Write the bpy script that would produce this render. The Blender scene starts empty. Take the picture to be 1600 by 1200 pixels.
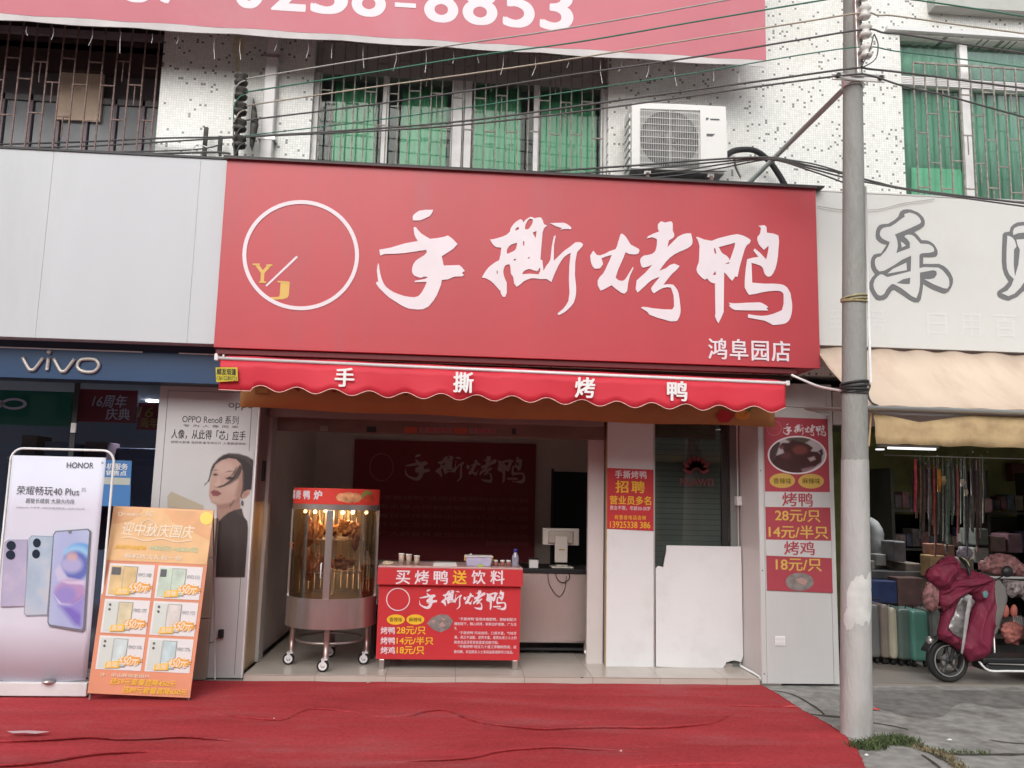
import bpy, bmesh, math, random
from mathutils import Vector, Matrix, noise
random.seed(7)
S = bpy.context.scene
COL = S.collection
# ------------------------------------------------------------------ camera
YAW, PITCH, ROLL, FPX, CAMY, CAMZ = 0.07074879, 0.13580926, 0.02338295, 1300.0, -7.496, 1.6
CP = Vector((0, CAMY, CAMZ))
FW = Vector((math.sin(YAW)*math.cos(PITCH), math.cos(YAW)*math.cos(PITCH), math.sin(PITCH)))
_r = FW.cross(Vector((0, 0, 1))).normalized(); _u = _r.cross(FW)
RT = _r*math.cos(ROLL) + _u*math.sin(ROLL)
UP = -_r*math.sin(ROLL) + _u*math.cos(ROLL)
cam = bpy.data.objects.new('camera', bpy.data.cameras.new('camera'))
COL.objects.link(cam); S.camera = cam
cam.data.sensor_width = 36.0; cam.data.lens = FPX/1600*36; cam.data.clip_end = 500; cam.data.clip_start = 0.05
_m = Matrix((RT, UP, -FW)).transposed().to_4x4(); _m.translation = CP; cam.matrix_world = _m
# ------------------------------------------------------------------ light
W = bpy.data.worlds.new('World'); S.world = W; W.use_nodes = True
nt = W.node_tree; bg = nt.nodes['Background']
sky = nt.nodes.new('ShaderNodeTexSky'); sky.sky_type = 'NISHITA'; sky.sun_disc = False
SUN_EL, SUN_AZ = math.radians(36), math.radians(193)
sky.sun_elevation = SUN_EL; sky.sun_rotation = SUN_AZ; sky.air_density = 1.0; sky.dust_density = 4.0; sky.ozone_density = 1.0
hs = nt.nodes.new('ShaderNodeHueSaturation'); hs.inputs['Saturation'].default_value = 0.22
nt.links.new(sky.outputs[0], hs.inputs['Color']); nt.links.new(hs.outputs[0], bg.inputs[0])
bg.inputs[1].default_value = 0.15
sl = bpy.data.lights.new('sun', 'SUN'); sl.energy = 1.1; sl.angle = math.radians(60); sl.color = (1.0, 0.965, 0.92)
sun = bpy.data.objects.new('sun', sl); COL.objects.link(sun)
sd = Vector((math.sin(SUN_AZ)*math.cos(SUN_EL), math.cos(SUN_AZ)*math.cos(SUN_EL), math.sin(SUN_EL)))
sun.rotation_euler = sd.to_track_quat('Z', 'Y').to_euler()
S.view_settings.view_transform = 'Standard'; S.view_settings.look = 'None'
S.view_settings.exposure = 0.17; S.view_settings.gamma = 1.0; S.view_settings.use_curve_mapping = False

# ------------------------------------------------------------------ helpers
class Plane:
    def __init__(s, o, u=(1, 0, 0), v=(0, 0, 1)):
        s.o = Vector(o); s.u = Vector(u).normalized(); s.v = Vector(v).normalized(); s.n = s.u.cross(s.v)
def PY(Y): return Plane((0, Y, 0))
def ray(x, y): return FW*FPX + RT*(x-800) - UP*(y-600)
def hit(x, y, pl):
    d = ray(x, y); return CP + d*((pl.o-CP).dot(pl.n)/d.dot(pl.n))
def P(x, y, Y): return hit(x, y, PY(Y))
def G(x, y, Z=0.0):
    d = ray(x, y); return CP + d*((Z-CP.z)/d.z)
def lin(c):
    c = c/255.0
    return c/12.92 if c <= 0.04045 else ((c+0.055)/1.055)**2.4
def rgb(r, g, b): return (lin(r), lin(g), lin(b), 1)

MATS = {}
def mat(name, col, rough=0.6, metal=0.0, var=0.0, vscale=4.0, bump=0.0, bscale=60.0, spec=0.4, emit=None, estr=0.0, dirt=None, dscale=2.0, damt=0.5, vec=(1, 1, 1), alpha=1.0):
    if name in MATS: return MATS[name]
    m = bpy.data.materials.new(name); m.use_nodes = True; MATS[name] = m
    t = m.node_tree; b = t.nodes['Principled BSDF']; L = t.links
    b.inputs['Base Color'].default_value = col
    b.inputs['Roughness'].default_value = rough; b.inputs['Metallic'].default_value = metal
    b.inputs['Specular IOR Level'].default_value = spec
    if emit: b.inputs['Emission Color'].default_value = emit; b.inputs['Emission Strength'].default_value = estr
    tc = t.nodes.new('ShaderNodeNewGeometry'); mp = t.nodes.new('ShaderNodeMapping'); mp.inputs['Scale'].default_value = vec
    L.new(tc.outputs['Position'], mp.inputs['Vector'])
    cur = None
    if var or dirt:
        n = t.nodes.new('ShaderNodeTexNoise'); n.inputs['Scale'].default_value = vscale; n.inputs['Detail'].default_value = 5
        L.new(mp.outputs[0], n.inputs['Vector'])
        mr = t.nodes.new('ShaderNodeMapRange'); mr.inputs[1].default_value = 0.3; mr.inputs[2].default_value = 0.7
        mr.inputs[3].default_value = 1-var; mr.inputs[4].default_value = 1+var
        L.new(n.outputs[0], mr.inputs[0])
        mx = t.nodes.new('ShaderNodeVectorMath'); mx.operation = 'SCALE'; mx.inputs[0].default_value = col[:3]
        L.new(mr.outputs[0], mx.inputs['Scale']); cur = mx.outputs[0]
    if dirt:
        n2 = t.nodes.new('ShaderNodeTexNoise'); n2.inputs['Scale'].default_value = dscale; n2.inputs['Detail'].default_value = 8; n2.inputs['Roughness'].default_value = 0.65
        L.new(mp.outputs[0], n2.inputs['Vector'])
        m2 = t.nodes.new('ShaderNodeMapRange'); m2.inputs[1].default_value = 0.5; m2.inputs[2].default_value = 0.72; m2.inputs[4].default_value = damt
        L.new(n2.outputs[0], m2.inputs[0])
        mm = t.nodes.new('ShaderNodeMix'); mm.data_type = 'RGBA'; mm.inputs['B'].default_value = dirt
        L.new(m2.outputs[0], mm.inputs['Factor']); L.new(cur, mm.inputs['A']); cur = mm.outputs['Result']
    if cur: L.new(cur, b.inputs['Base Color'])
    if bump:
        n3 = t.nodes.new('ShaderNodeTexNoise'); n3.inputs['Scale'].default_value = bscale; n3.inputs['Detail'].default_value = 4
        L.new(mp.outputs[0], n3.inputs['Vector'])
        bp = t.nodes.new('ShaderNodeBump'); bp.inputs['Strength'].default_value = bump; bp.inputs['Distance'].default_value = 0.01
        L.new(n3.outputs[0], bp.inputs['Height']); L.new(bp.outputs[0], b.inputs['Normal'])
    return m
def glass_mat(name, tint=(1, 1, 1, 1), refl=1.0, rough=0.02):
    if name in MATS: return MATS[name]
    m = bpy.data.materials.new(name); m.use_nodes = True; MATS[name] = m
    t = m.node_tree; t.nodes.clear(); L = t.links
    o = t.nodes.new('ShaderNodeOutputMaterial'); tr = t.nodes.new('ShaderNodeBsdfTransparent'); gl = t.nodes.new('ShaderNodeBsdfGlossy')
    tr.inputs[0].default_value = tint; gl.inputs['Roughness'].default_value = rough
    fr = t.nodes.new('ShaderNodeFresnel'); fr.inputs[0].default_value = 1.5
    mu = t.nodes.new('ShaderNodeMath'); mu.operation = 'MULTIPLY'; mu.inputs[1].default_value = refl
    mx = t.nodes.new('ShaderNodeMixShader')
    L.new(fr.outputs[0], mu.inputs[0]); L.new(mu.outputs[0], mx.inputs[0]); L.new(tr.outputs[0], mx.inputs[1]); L.new(gl.outputs[0], mx.inputs[2]); L.new(mx.outputs[0], o.inputs[0])
    return m
def mosaic_mat(name, tile=0.023, dens=0.045, base=(0.80, 0.81, 0.78, 1)):
    m = bpy.data.materials.new(name); m.use_nodes = True
    t = m.node_tree; b = t.nodes['Principled BSDF']; L = t.links; N = t.nodes.new
    g = N('ShaderNodeNewGeometry'); sc = N('ShaderNodeVectorMath'); sc.operation = 'SCALE'; sc.inputs['Scale'].default_value = 1/tile
    L.new(g.outputs['Position'], sc.inputs[0])
    fl = N('ShaderNodeVectorMath'); fl.operation = 'FLOOR'; L.new(sc.outputs[0], fl.inputs[0])
    fr = N('ShaderNodeVectorMath'); fr.operation = 'FRACTION'; L.new(sc.outputs[0], fr.inputs[0])
    sx = N('ShaderNodeSeparateXYZ'); L.new(fl.outputs[0], sx.inputs[0])
    cb = N('ShaderNodeCombineXYZ'); L.new(sx.outputs[0], cb.inputs[0]); L.new(sx.outputs[2], cb.inputs[1])
    wn = N('ShaderNodeTexWhiteNoise'); wn.noise_dimensions = '2D'; L.new(cb.outputs[0], wn.inputs['Vector'])
    lt = N('ShaderNodeMath'); lt.operation = 'LESS_THAN'; lt.inputs[1].default_value = dens; L.new(wn.outputs['Value'], lt.inputs[0])
    # grout
    sf = N('ShaderNodeSeparateXYZ'); L.new(fr.outputs[0], sf.inputs[0])
    def edge(out):
        a = N('ShaderNodeMath'); a.operation = 'SUBTRACT'; a.inputs[1].default_value = 0.5; L.new(out, a.inputs[0])
        c = N('ShaderNodeMath'); c.operation = 'ABSOLUTE'; L.new(a.outputs[0], c.inputs[0])
        d = N('ShaderNodeMath'); d.operation = 'GREATER_THAN'; d.inputs[1].default_value = 0.43; L.new(c.outputs[0], d.inputs[0]); return d
    e = N('ShaderNodeMath'); e.operation = 'MAXIMUM'; L.new(edge(sf.outputs[0]).outputs[0], e.inputs[0]); L.new(edge(sf.outputs[2]).outputs[0], e.inputs[1])
    # big stain
    n = N('ShaderNodeTexNoise'); n.inputs['Scale'].default_value = 1.1; n.inputs['Detail'].default_value = 6; mp = N('ShaderNodeMapping'); mp.inputs['Scale'].default_value = (1.6, 1, 0.5)
    L.new(g.outputs['Position'], mp.inputs[0]); L.new(mp.outputs[0], n.inputs['Vector'])
    mr = N('ShaderNodeMapRange'); mr.inputs[1].default_value = 0.45; mr.inputs[2].default_value = 0.75; mr.inputs[4].default_value = 0.4; L.new(n.outputs[0], mr.inputs[0])
    m0 = N('ShaderNodeMix'); m0.data_type = 'RGBA'; m0.inputs['A'].default_value = base; m0.inputs['B'].default_value = (0.58, 0.55, 0.45, 1); L.new(mr.outputs[0], m0.inputs['Factor'])
    tv = N('ShaderNodeMapRange'); tv.inputs[3].default_value = 0.9; tv.inputs[4].default_value = 1.06; L.new(wn.outputs['Value'], tv.inputs[0])
    vs = N('ShaderNodeVectorMath'); vs.operation = 'SCALE'; L.new(m0.outputs['Result'], vs.inputs[0]); L.new(tv.outputs[0], vs.inputs['Scale'])
    m1 = N('ShaderNodeMix'); m1.data_type = 'RGBA'; m1.inputs['B'].default_value = (0.19, 0.19, 0.18, 1); L.new(lt.outputs[0], m1.inputs['Factor']); L.new(vs.outputs[0], m1.inputs['A'])
    m2 = N('ShaderNodeMix'); m2.data_type = 'RGBA'; m2.inputs['B'].default_value = (0.58, 0.58, 0.56, 1); L.new(e.outputs[0], m2.inputs['Factor']); L.new(m1.outputs['Result'], m2.inputs['A'])
    L.new(m2.outputs['Result'], b.inputs['Base Color']); b.inputs['Roughness'].default_value = 0.35
    bp = N('ShaderNodeBump'); bp.inputs['Strength'].default_value = 0.4; bp.inputs['Distance'].default_value = 0.002; bp.invert = True
    L.new(e.outputs[0], bp.inputs['Height']); L.new(bp.outputs[0], b.inputs['Normal'])
    return m

def org(o):
    v = Vector((0, 0, 0))
    while o: v += o.location; o = o.parent
    return v
def T(name, label, cat, loc=(0, 0, 0), group=None, kind=None):
    o = bpy.data.objects.new(name, None); COL.objects.link(o); o.location = loc; o.empty_display_size = 0.1
    tag(o, label, cat, group, kind); return o
def tag(o, label=None, cat=None, group=None, kind=None):
    if label: o['label'] = label
    if cat: o['category'] = cat
    if group: o['group'] = group
    if kind: o['kind'] = kind
    return o
def ST(o): o['kind'] = 'structure'; return o
def STUFF(o): o['kind'] = 'stuff'; return o
def obj(name, bm, m, parent=None, smooth=False, label=None):
    if parent is not None: bmesh.ops.translate(bm, vec=-org(parent), verts=bm.verts)
    me = bpy.data.meshes.new(name); bm.normal_update(); bm.to_mesh(me); bm.free()
    if smooth:
        for p in me.polygons: p.use_smooth = True
    if m: me.materials.append(m)
    o = bpy.data.objects.new(name, me); COL.objects.link(o); o.parent = parent
    if label: o['label'] = label
    return o
def abox(bm, x0, x1, y0, y1, z0, z1, bev=0.0, seg=2):
    if x1 < x0: x0, x1 = x1, x0
    if y1 < y0: y0, y1 = y1, y0
    if z1 < z0: z0, z1 = z1, z0
    vs = [bm.verts.new((x, y, z)) for x in (x0, x1) for y in (y0, y1) for z in (z0, z1)]
    fs = [bm.faces.new([vs[i] for i in f]) for f in ((0, 1, 3, 2), (4, 6, 7, 5), (0, 4, 5, 1), (2, 3, 7, 6), (0, 2, 6, 4), (1, 5, 7, 3))]
    if bev:
        es = list({e for f in fs for e in f.edges})
        bmesh.ops.bevel(bm, geom=es, offset=bev, segments=seg, affect='EDGES', profile=0.5)
def box(name, x0, x1, y0, y1, z0, z1, m, parent=None, bev=0.0, label=None, seg=2):
    bm = bmesh.new(); abox(bm, x0, x1, y0, y1, z0, z1, bev, seg); return obj(name, bm, m, parent, label=label)
def pbox(name, x0, y0, x1, y1, Y, depth, m, parent=None, bev=0.0, label=None):
    a = P(x0, (y0+y1)/2, Y).x; b = P(x1, (y0+y1)/2, Y).x; c = P((x0+x1)/2, y1, Y).z; d = P((x0+x1)/2, y0, Y).z
    return box(name, a, b, Y, Y+depth, c, d, m, parent, bev, label)
def atube(bm, pts, r, seg=8, closed=False, caps=True):
    pts = [Vector(p) for p in pts]; n = len(pts); rings = []
    rr = r if isinstance(r, (list, tuple)) else [r]*n
    ref = None
    for i, p in enumerate(pts):
        a = pts[(i-1) % n] if (i > 0 or closed) else p; b = pts[(i+1) % n] if (i < n-1 or closed) else p
        d = (b-a).normalized()
        if ref is None or abs(d.dot(ref)) > 0.95:
            ref = Vector((0, 0, 1)) if abs(d.z) < 0.9 else Vector((1, 0, 0))
        s = d.cross(ref).normalized(); t = s.cross(d).normalized(); ref = t
        rings.append([bm.verts.new(p + (s*math.cos(2*math.pi*k/seg) + t*math.sin(2*math.pi*k/seg))*rr[i]) for k in range(seg)])
    m = n if closed else n-1
    for i in range(m):
        A, B = rings[i], rings[(i+1) % n]
        for k in range(seg): bm.faces.new((A[k], A[(k+1) % seg], B[(k+1) % seg], B[k]))
    if caps and not closed:
        bm.faces.new(rings[0]); bm.faces.new(rings[-1][::-1])
def tube(name, pts, r, m, parent=None, seg=8, closed=False, label=None):
    bm = bmesh.new(); atube(bm, pts, r, seg, closed); return obj(name, bm, m, parent, True, label)
def lathe(name, prof, c, m, parent=None, seg=24, axis='Z', smooth=True, label=None):
    bm = bmesh.new(); alathe(bm, prof, c, seg, axis); return obj(name, bm, m, parent, smooth, label)
def alathe(bm, prof, c, seg=24, axis='Z'):
    c = Vector(c); rings = []
    for r, z in prof:
        ring = []
        for k in range(seg):
            a = 2*math.pi*k/seg
            v = Vector((r*math.cos(a), r*math.sin(a), z))
            if axis == 'Y': v = Vector((v.x, v.z, v.y))
            if axis == 'X': v = Vector((v.z, v.x, v.y))
            ring.append(bm.verts.new(c+v))
        rings.append(ring)
    for A, B in zip(rings, rings[1:]):
        for k in range(seg): bm.faces.new((A[k], A[(k+1) % seg], B[(k+1) % seg], B[k]))
    if prof[0][0] > 1e-5 and abs(prof[0][0]-prof[-1][0]) < 1e-6 and len(prof) > 3:
        for k in range(seg): bm.faces.new((rings[-1][k], rings[-1][(k+1) % seg], rings[0][(k+1) % seg], rings[0][k]))
    else:
        if prof[0][0] > 1e-5: bm.faces.new(rings[0])
        if prof[-1][0] > 1e-5: bm.faces.new(rings[-1][::-1])
    bmesh.ops.recalc_face_normals(bm, faces=bm.faces)
def smoothpts(pts, n=6, closed=False):
    pts = [Vector(p) for p in pts]; out = []; N = len(pts)
    rng = range(N if closed else N-1)
    for i in rng:
        p0 = pts[(i-1) % N] if (closed or i > 0) else pts[0]; p1 = pts[i]; p2 = pts[(i+1) % N]; p3 = pts[(i+2) % N] if (closed or i+2 < N) else pts[-1]
        for k in range(n):
            t = k/n
            out.append(0.5*((2*p1) + (p2-p0)*t + (2*p0-5*p1+4*p2-p3)*t*t + (3*p1-p0-3*p2+p3)*t**3))
    if not closed: out.append(pts[-1])
    return out

# flat shapes (2D curves turned to mesh), local x = plane u, local y = plane v
_dg = None
def curve_mesh(cu):
    o = bpy.data.objects.new('tmp', cu); COL.objects.link(o)
    dg = bpy.context.evaluated_depsgraph_get(); dg.update()
    me = bpy.data.meshes.new_from_object(o.evaluated_get(dg)); bpy.data.objects.remove(o); bpy.data.curves.remove(cu)
    return me
def place_mesh(me, name, m, parent, pl, c, sx=1, sy=1, shear=0.0, lift=0.003):
    """me: flat mesh in x,y (z = thickness) -> mesh on plane pl centred at world point c"""
    off = Vector(c) + pl.n*lift - (org(parent) if parent else Vector((0, 0, 0)))
    for v in me.vertices:
        x, y, z = v.co
        v.co = off + pl.u*(x*sx + y*sy*shear) + pl.v*(y*sy) + pl.n*z
    me.materials.clear(); me.materials.append(m)
    me.name = name
    o = bpy.data.objects.new(name, me); COL.objects.link(o); o.parent = parent
    return o
def spl(cu, pts):
    s = cu.splines.new('POLY'); s.points.add(len(pts)-1); s.use_cyclic_u = True
    for q, p in zip(s.points, pts): q.co = (p[0], p[1], 0, 1)
def poly(name, contours, pl, m, parent, thick=0.002, lift=0.002, local=False):
    """contours: lists of pixel points (local=False) on plane pl"""
    cu = bpy.data.curves.new('c', 'CURVE'); cu.dimensions = '2D'; cu.fill_mode = 'BOTH'; cu.extrude = thick/2
    pts3 = [[hit(x, y, pl) for x, y in c] for c in contours]
    o0 = pts3[0][0]
    for c in pts3: spl(cu, [((p-o0).dot(pl.u), (p-o0).dot(pl.v)) for p in c])
    me = curve_mesh(cu)
    return place_mesh(me, name, m, parent, pl, o0, lift=lift+thick/2)
def text(body, x0, y0, x1, y1, pl, m, parent, thick=0.002, lift=0.002, bold=0.0, shear=0.0, name='lettering', space=1.0, fit=True, align='C'):
    """glyph bounding box = pixel box x0..x1 (at mid height), y0..y1 (at mid width)"""
    cu = bpy.data.curves.new('t', 'FONT'); cu.body = body; cu.size = 1; cu.resolution_u = 8 if name == 'digit' else 3; cu.space_character = space
    me = curve_mesh(cu)
    if not me.vertices: return None
    xs = [v.co.x for v in me.vertices]; ys = [v.co.y for v in me.vertices]
    w, h = max(xs)-min(xs), max(ys)-min(ys); mx, my = (max(xs)+min(xs))/2, (max(ys)+min(ys))/2
    cx, cy = (x0+x1)/2, (y0+y1)/2
    c = hit(cx, cy, pl)
    Wd = abs((hit(x1, cy, pl)-hit(x0, cy, pl)).dot(pl.u)); Hd = abs((hit(cx, y1, pl)-hit(cx, y0, pl)).dot(pl.v))
    for v in me.vertices: v.co.x -= mx; v.co.y -= my; v.co.z = 0
    sy = Hd/h; sx = Wd/w
    if thick > 0.003:   # raised letters: give the flat fill real sides
        bm = bmesh.new(); bm.from_mesh(me); bmesh.ops.remove_doubles(bm, verts=bm.verts, dist=1e-4)
        r = bmesh.ops.extrude_face_region(bm, geom=bm.faces[:])
        for g in r['geom']:
            if isinstance(g, bmesh.types.BMVert): g.co.z += thick
        bm.to_mesh(me); bm.free()
    if bold:            # heavier strokes: shifted copies, each a hair above the last
        import numpy as np
        nv = len(me.vertices); co = np.empty(nv*3); me.vertices.foreach_get('co', co); co = co.reshape(-1, 3)
        fs = [tuple(p.vertices) for p in me.polygons]; V_ = []; F_ = []
        for k, (ax, ay) in enumerate(((0, 0), (-.7, .7), (.7, -.7), (-.7, -.7), (.7, .7), (1, 0), (-1, 0))):
            q = co.copy(); q[:, 0] += ax*bold*h; q[:, 1] += ay*bold*h*.9; q[:, 2] += k*.00012; V_.append(q); F_ += [tuple(i+k*nv for i in f) for f in fs]
        m2 = bpy.data.meshes.new('t'); m2.from_pydata(np.concatenate(V_).tolist(), [], F_); bpy.data.meshes.remove(me); me = m2
    return place_mesh(me, name, m, parent, pl, c, sx, sy, shear, lift)
def inpoly(x, y, P_):
    c = False; j = len(P_)-1
    for i in range(len(P_)):
        if (P_[i][1] > y) != (P_[j][1] > y) and x < (P_[j][0]-P_[i][0])*(y-P_[i][1])/(P_[j][1]-P_[i][1])+P_[i][0]: c = not c
        j = i
    return c
def nearest(x, y, P_):
    best = (1e9, None); p = Vector((x, y))
    for i in range(len(P_)):
        a = Vector(P_[i-1]); b = Vector(P_[i]); d = b-a; t = max(0, min(1, (p-a).dot(d)/max(d.dot(d), 1e-9))); q = a+d*t; l = (p-q).length
        if l < best[0]: best = (l, q)
    return best
def inflate(name, pix, Y, m, parent, depth=0.1, step=0.02, rel=0.05, fold=0.0, fscale=8.0, fvec=(1, 1), back=True, holes=(), label=None, power=0.5, fan=None):
    """a soft body whose outline is pix seen on plane Y, swelling towards and away from the street"""
    pl = PY(Y); Q = [(hit(x, y, pl).x, hit(x, y, pl).z) for x, y in pix]
    H = [[(hit(x, y, pl).x, hit(x, y, pl).z) for x, y in h] for h in holes]
    x0 = min(q[0] for q in Q); x1 = max(q[0] for q in Q); z0 = min(q[1] for q in Q); z1 = max(q[1] for q in Q)
    nx = int((x1-x0)/step)+2; nz = int((z1-z0)/step)+2
    ins = {}
    for i in range(nx+1):
        for k in range(nz+1):
            x, z = x0-step/2+i*step, z0-step/2+k*step
            ins[i, k] = inpoly(x, z, Q) and not any(inpoly(x, z, h) for h in H)
    cells = [(i, k) for i in range(nx) for k in range(nz) if sum(ins[i+a, k+b] for a in (0, 1) for b in (0, 1)) >= 2]
    bm = bmesh.new(); F = {}; B = {}
    def vert(i, k):
        if (i, k) in F: return
        x, z = x0-step/2+i*step, z0-step/2+k*step
        l, q = nearest(x, z, Q)
        for h in H:
            l2, q2 = nearest(x, z, h)
            if l2 < l: l, q = l2, q2
        if not ins[i, k]: x, z = q; l = 0
        d = depth*min(1, (l/rel))**power if l > 0 else 0.0
        f = (fold*noise.noise(Vector((x*fscale*fvec[0], z*fscale*fvec[1], 3.1)))+fold*.55*(abs(noise.noise(Vector((x*fscale*2.3*fvec[0]+z*3, z*fscale*2.1*fvec[1], 9.1))))-.25)) if l > 0 else 0
        if fan and l > 0:
            fx, fz, fn, fa = fan; th = math.atan2(z-fz, x-fx)+.25*noise.noise(Vector((x*4, z*4, 0))); f += fa*min(1, l/.03)*((1-abs(math.sin(fn*th)))**2-.35)
        F[i, k] = bm.verts.new((x, Y-d-f, z))
        B[i, k] = bm.verts.new((x, Y+d*0.8+0.002, z))
    for c in cells:
        i, k = c
        q = [(i, k), (i+1, k), (i+1, k+1), (i, k+1)]
        for a in q: vert(*a)
        bm.faces.new([F[a] for a in q])
        if back: bm.faces.new([B[a] for a in q[::-1]])
    if back: bmesh.ops.remove_doubles(bm, verts=bm.verts, dist=0.0025)
    return obj(name, bm, m, parent, True, label)
def paint(name, box_, res, base, layers, pl, parent, lift=.004, grain=.03, clip=None, rough=.5):
    """a printed picture: fine flat mesh whose print colours are soft edged shapes"""
    import numpy as np
    x0, y0, x1, y1 = box_; nx, ny = int((x1-x0)/res)+1, int((y1-y0)/res)+1
    X, Y = np.meshgrid(np.linspace(x0, x1, nx), np.linspace(y0, y1, ny)); C_ = np.empty((ny, nx, 3)); C_[:] = base
    def sd(pts):
        d = np.full(X.shape, 1e9); ins = np.zeros(X.shape, bool); q = list(pts)
        for (ax, ay), (bx, by) in zip(q, q[1:]+q[:1]):
            ex, ey = bx-ax, by-ay; t = np.clip(((X-ax)*ex+(Y-ay)*ey)/max(ex*ex+ey*ey, 1e-9), 0, 1)
            d = np.minimum(d, np.hypot(X-ax-t*ex, Y-ay-t*ey))
            if ay != by: ins ^= ((ay > Y) != (by > Y)) & (X < ex*(Y-ay)/(by-ay)+ax)
        return np.where(ins, d, -d)
    for L_ in layers:
        pts, col, soft = L_[:3]; op = L_[3] if len(L_) > 3 else 1.0
        a = (np.clip(.5+sd(pts)/(2*soft), 0, 1)*op)[..., None]; C_ = C_*(1-a)+np.array(col)*a
    rs = np.random.RandomState(5); C_ = np.clip(C_*(1+grain*rs.randn(ny, nx, 1)), 0, 1)
    keep = sd(clip) > -res*.6 if clip else np.ones(X.shape, bool)
    o = pl.o; n = FW*FPX; A = np.empty((ny, nx, 3)); f_, r_, u_, on, pn = map(np.array, (FW*FPX, RT, UP, pl.o-CP, pl.n))
    D = f_+(X-800)[..., None]*r_-(Y-600)[..., None]*u_; t = (on@pn)/(D@pn); A = np.array(CP)+D*t[..., None]+pn*lift-np.array(org(parent))
    idx = np.arange(nx*ny).reshape(ny, nx); q = np.stack([idx[:-1, :-1], idx[1:, :-1], idx[1:, 1:], idx[:-1, 1:]], -1)
    k = keep[:-1, :-1] & keep[1:, :-1] & keep[1:, 1:] & keep[:-1, 1:]; F_ = q[k]
    me = bpy.data.meshes.new(name); me.from_pydata(A.reshape(-1, 3).tolist(), [], F_.tolist())
    at = me.color_attributes.new('print', 'FLOAT_COLOR', 'POINT'); at.data.foreach_set('color', np.concatenate([C_.reshape(-1, 3), np.ones((nx*ny, 1))], 1).ravel())
    m = MATS.get('printed_picture')
    if not m:
        m = mat('printed_picture', (1, 1, 1, 1), .45); a_ = m.node_tree.nodes.new('ShaderNodeVertexColor'); a_.layer_name = 'print'; m.node_tree.links.new(a_.outputs[0], m.node_tree.nodes['Principled BSDF'].inputs['Base Color'])
    me.materials.append(m); ob = bpy.data.objects.new(name, me); COL.objects.link(ob); ob.parent = parent; return ob
def ell(cx, cy, rx, ry, n=28, a0=0, a1=360):
    return [(cx+rx*math.cos(math.radians(a0+(a1-a0)*k/n)), cy+ry*math.sin(math.radians(a0+(a1-a0)*k/n))) for k in range(n)]
def crop(o, s, pts): return [(o[0]+x/s, o[1]+y/s) for x, y in pts]

# ------------------------------------------------------------------ materials
M_mosaic = mosaic_mat('mosaic_tiles')
M_white = mat('white_panel', (0.70, 0.70, 0.71, 1), 0.45, var=0.04, vscale=1.5, dirt=(0.48, 0.46, 0.43, 1), dscale=3.5, damt=0.28, bump=.05, bscale=2)
M_pure = mat('white_paint', (0.78, 0.78, 0.78, 1), 0.5, var=0.03)
M_pinkwhite = mat('aged_white_panel', (0.60, 0.55, 0.54, 1), 0.4, var=0.05, vscale=2)
M_greyboard = mat('grey_white_board', (0.525, 0.545, 0.57, 1), 0.5, var=0.03, vscale=0.9, dirt=(0.44, 0.455, 0.47, 1), dscale=0.9, damt=0.6, vec=(1.6, 1, 0.35), bump=.08, bscale=1.2)
M_rightboard = mat('right_sign_cloth', (0.64, 0.64, 0.62, 1), 0.6, var=0.04, vscale=1.2, dirt=(0.54, 0.53, 0.50, 1), dscale=1.2, damt=0.4)
M_red = mat('sign_red', (0.455, 0.045, 0.058, 1), 0.42, var=0.06, vscale=0.8, spec=0.5, dirt=(0.37, 0.072, 0.088, 1), dscale=1.3, damt=0.6, vec=(1.8, 1, 0.35))
M_redp = mat('print_red', (0.52, 0.035, 0.042, 1), 0.4, var=0.03)
M_redd = mat('faded_print_red', (0.38, 0.055, 0.075, 1), 0.45, var=0.05)
M_oldred = mat('faded_banner_red', (0.52, 0.17, 0.205, 1), 0.7, var=0.08, vscale=1.0, bump=0.05, bscale=5, dirt=(0.52, 0.25, 0.28, 1), dscale=0.7, damt=0.7)
M_char = mat('raised_letter_white', (0.74, 0.66, 0.70, 1), 0.5, var=0.03)
M_ink = mat('ink_black', (0.02, 0.02, 0.022, 1), 0.5)
M_grey_ink = mat('ink_grey', (0.10, 0.10, 0.11, 1), 0.5)
M_outl = mat('letter_outline_grey', (0.16, 0.16, 0.165, 1), 0.5)
M_yel = mat('print_yellow', (0.80, 0.48, 0.03, 1), 0.5)
M_yeld = mat('faded_print_yellow', (0.55, 0.36, 0.09, 1), 0.5)
M_gold = mat('gold_letter', (0.66, 0.42, 0.10, 1), 0.4)
M_steel = mat('brushed_steel', (0.55, 0.52, 0.50, 1), 0.28, metal=0.9, var=0.08, vscale=20, vec=(1, 1, 0.1))
M_alu = mat('aluminium', (0.62, 0.60, 0.58, 1), 0.35, metal=0.8)
M_whtmetal = mat('white_metal', (0.72, 0.70, 0.70, 1), 0.3, var=0.02)
M_dark = mat('dark_metal', (0.03, 0.03, 0.033, 1), 0.5, var=0.1)
M_brown = mat('brown_metal', (0.06, 0.035, 0.035, 1), 0.5, var=0.1)
M_rust = mat('rusty_bar', (0.20, 0.13, 0.115, 1), 0.7, var=0.4, vscale=30)
M_rustl = mat('pale_rusty_bar', (0.26, 0.24, 0.21, 1), 0.7, var=0.35, vscale=30)
M_black = mat('black_plastic', (0.015, 0.015, 0.016, 1), 0.45)
M_rubber = mat('rubber', (0.02, 0.02, 0.02, 1), 0.8)
M_conc = mat('pole_concrete', (0.29, 0.29, 0.275, 1), 0.85, var=0.16, vscale=7, bump=0.6, bscale=70, dirt=(0.15, 0.145, 0.13, 1), dscale=7, damt=0.7, vec=(1, 1, 0.4))
M_concw = mat('pole_whitewash', (0.42, 0.415, 0.405, 1), 0.85, var=0.12, vscale=7, bump=0.6, bscale=60, dirt=(0.33, 0.31, 0.28, 1), dscale=6, damt=0.8, vec=(1, 1, 0.3))
M_glass = glass_mat('clear_glass')
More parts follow.
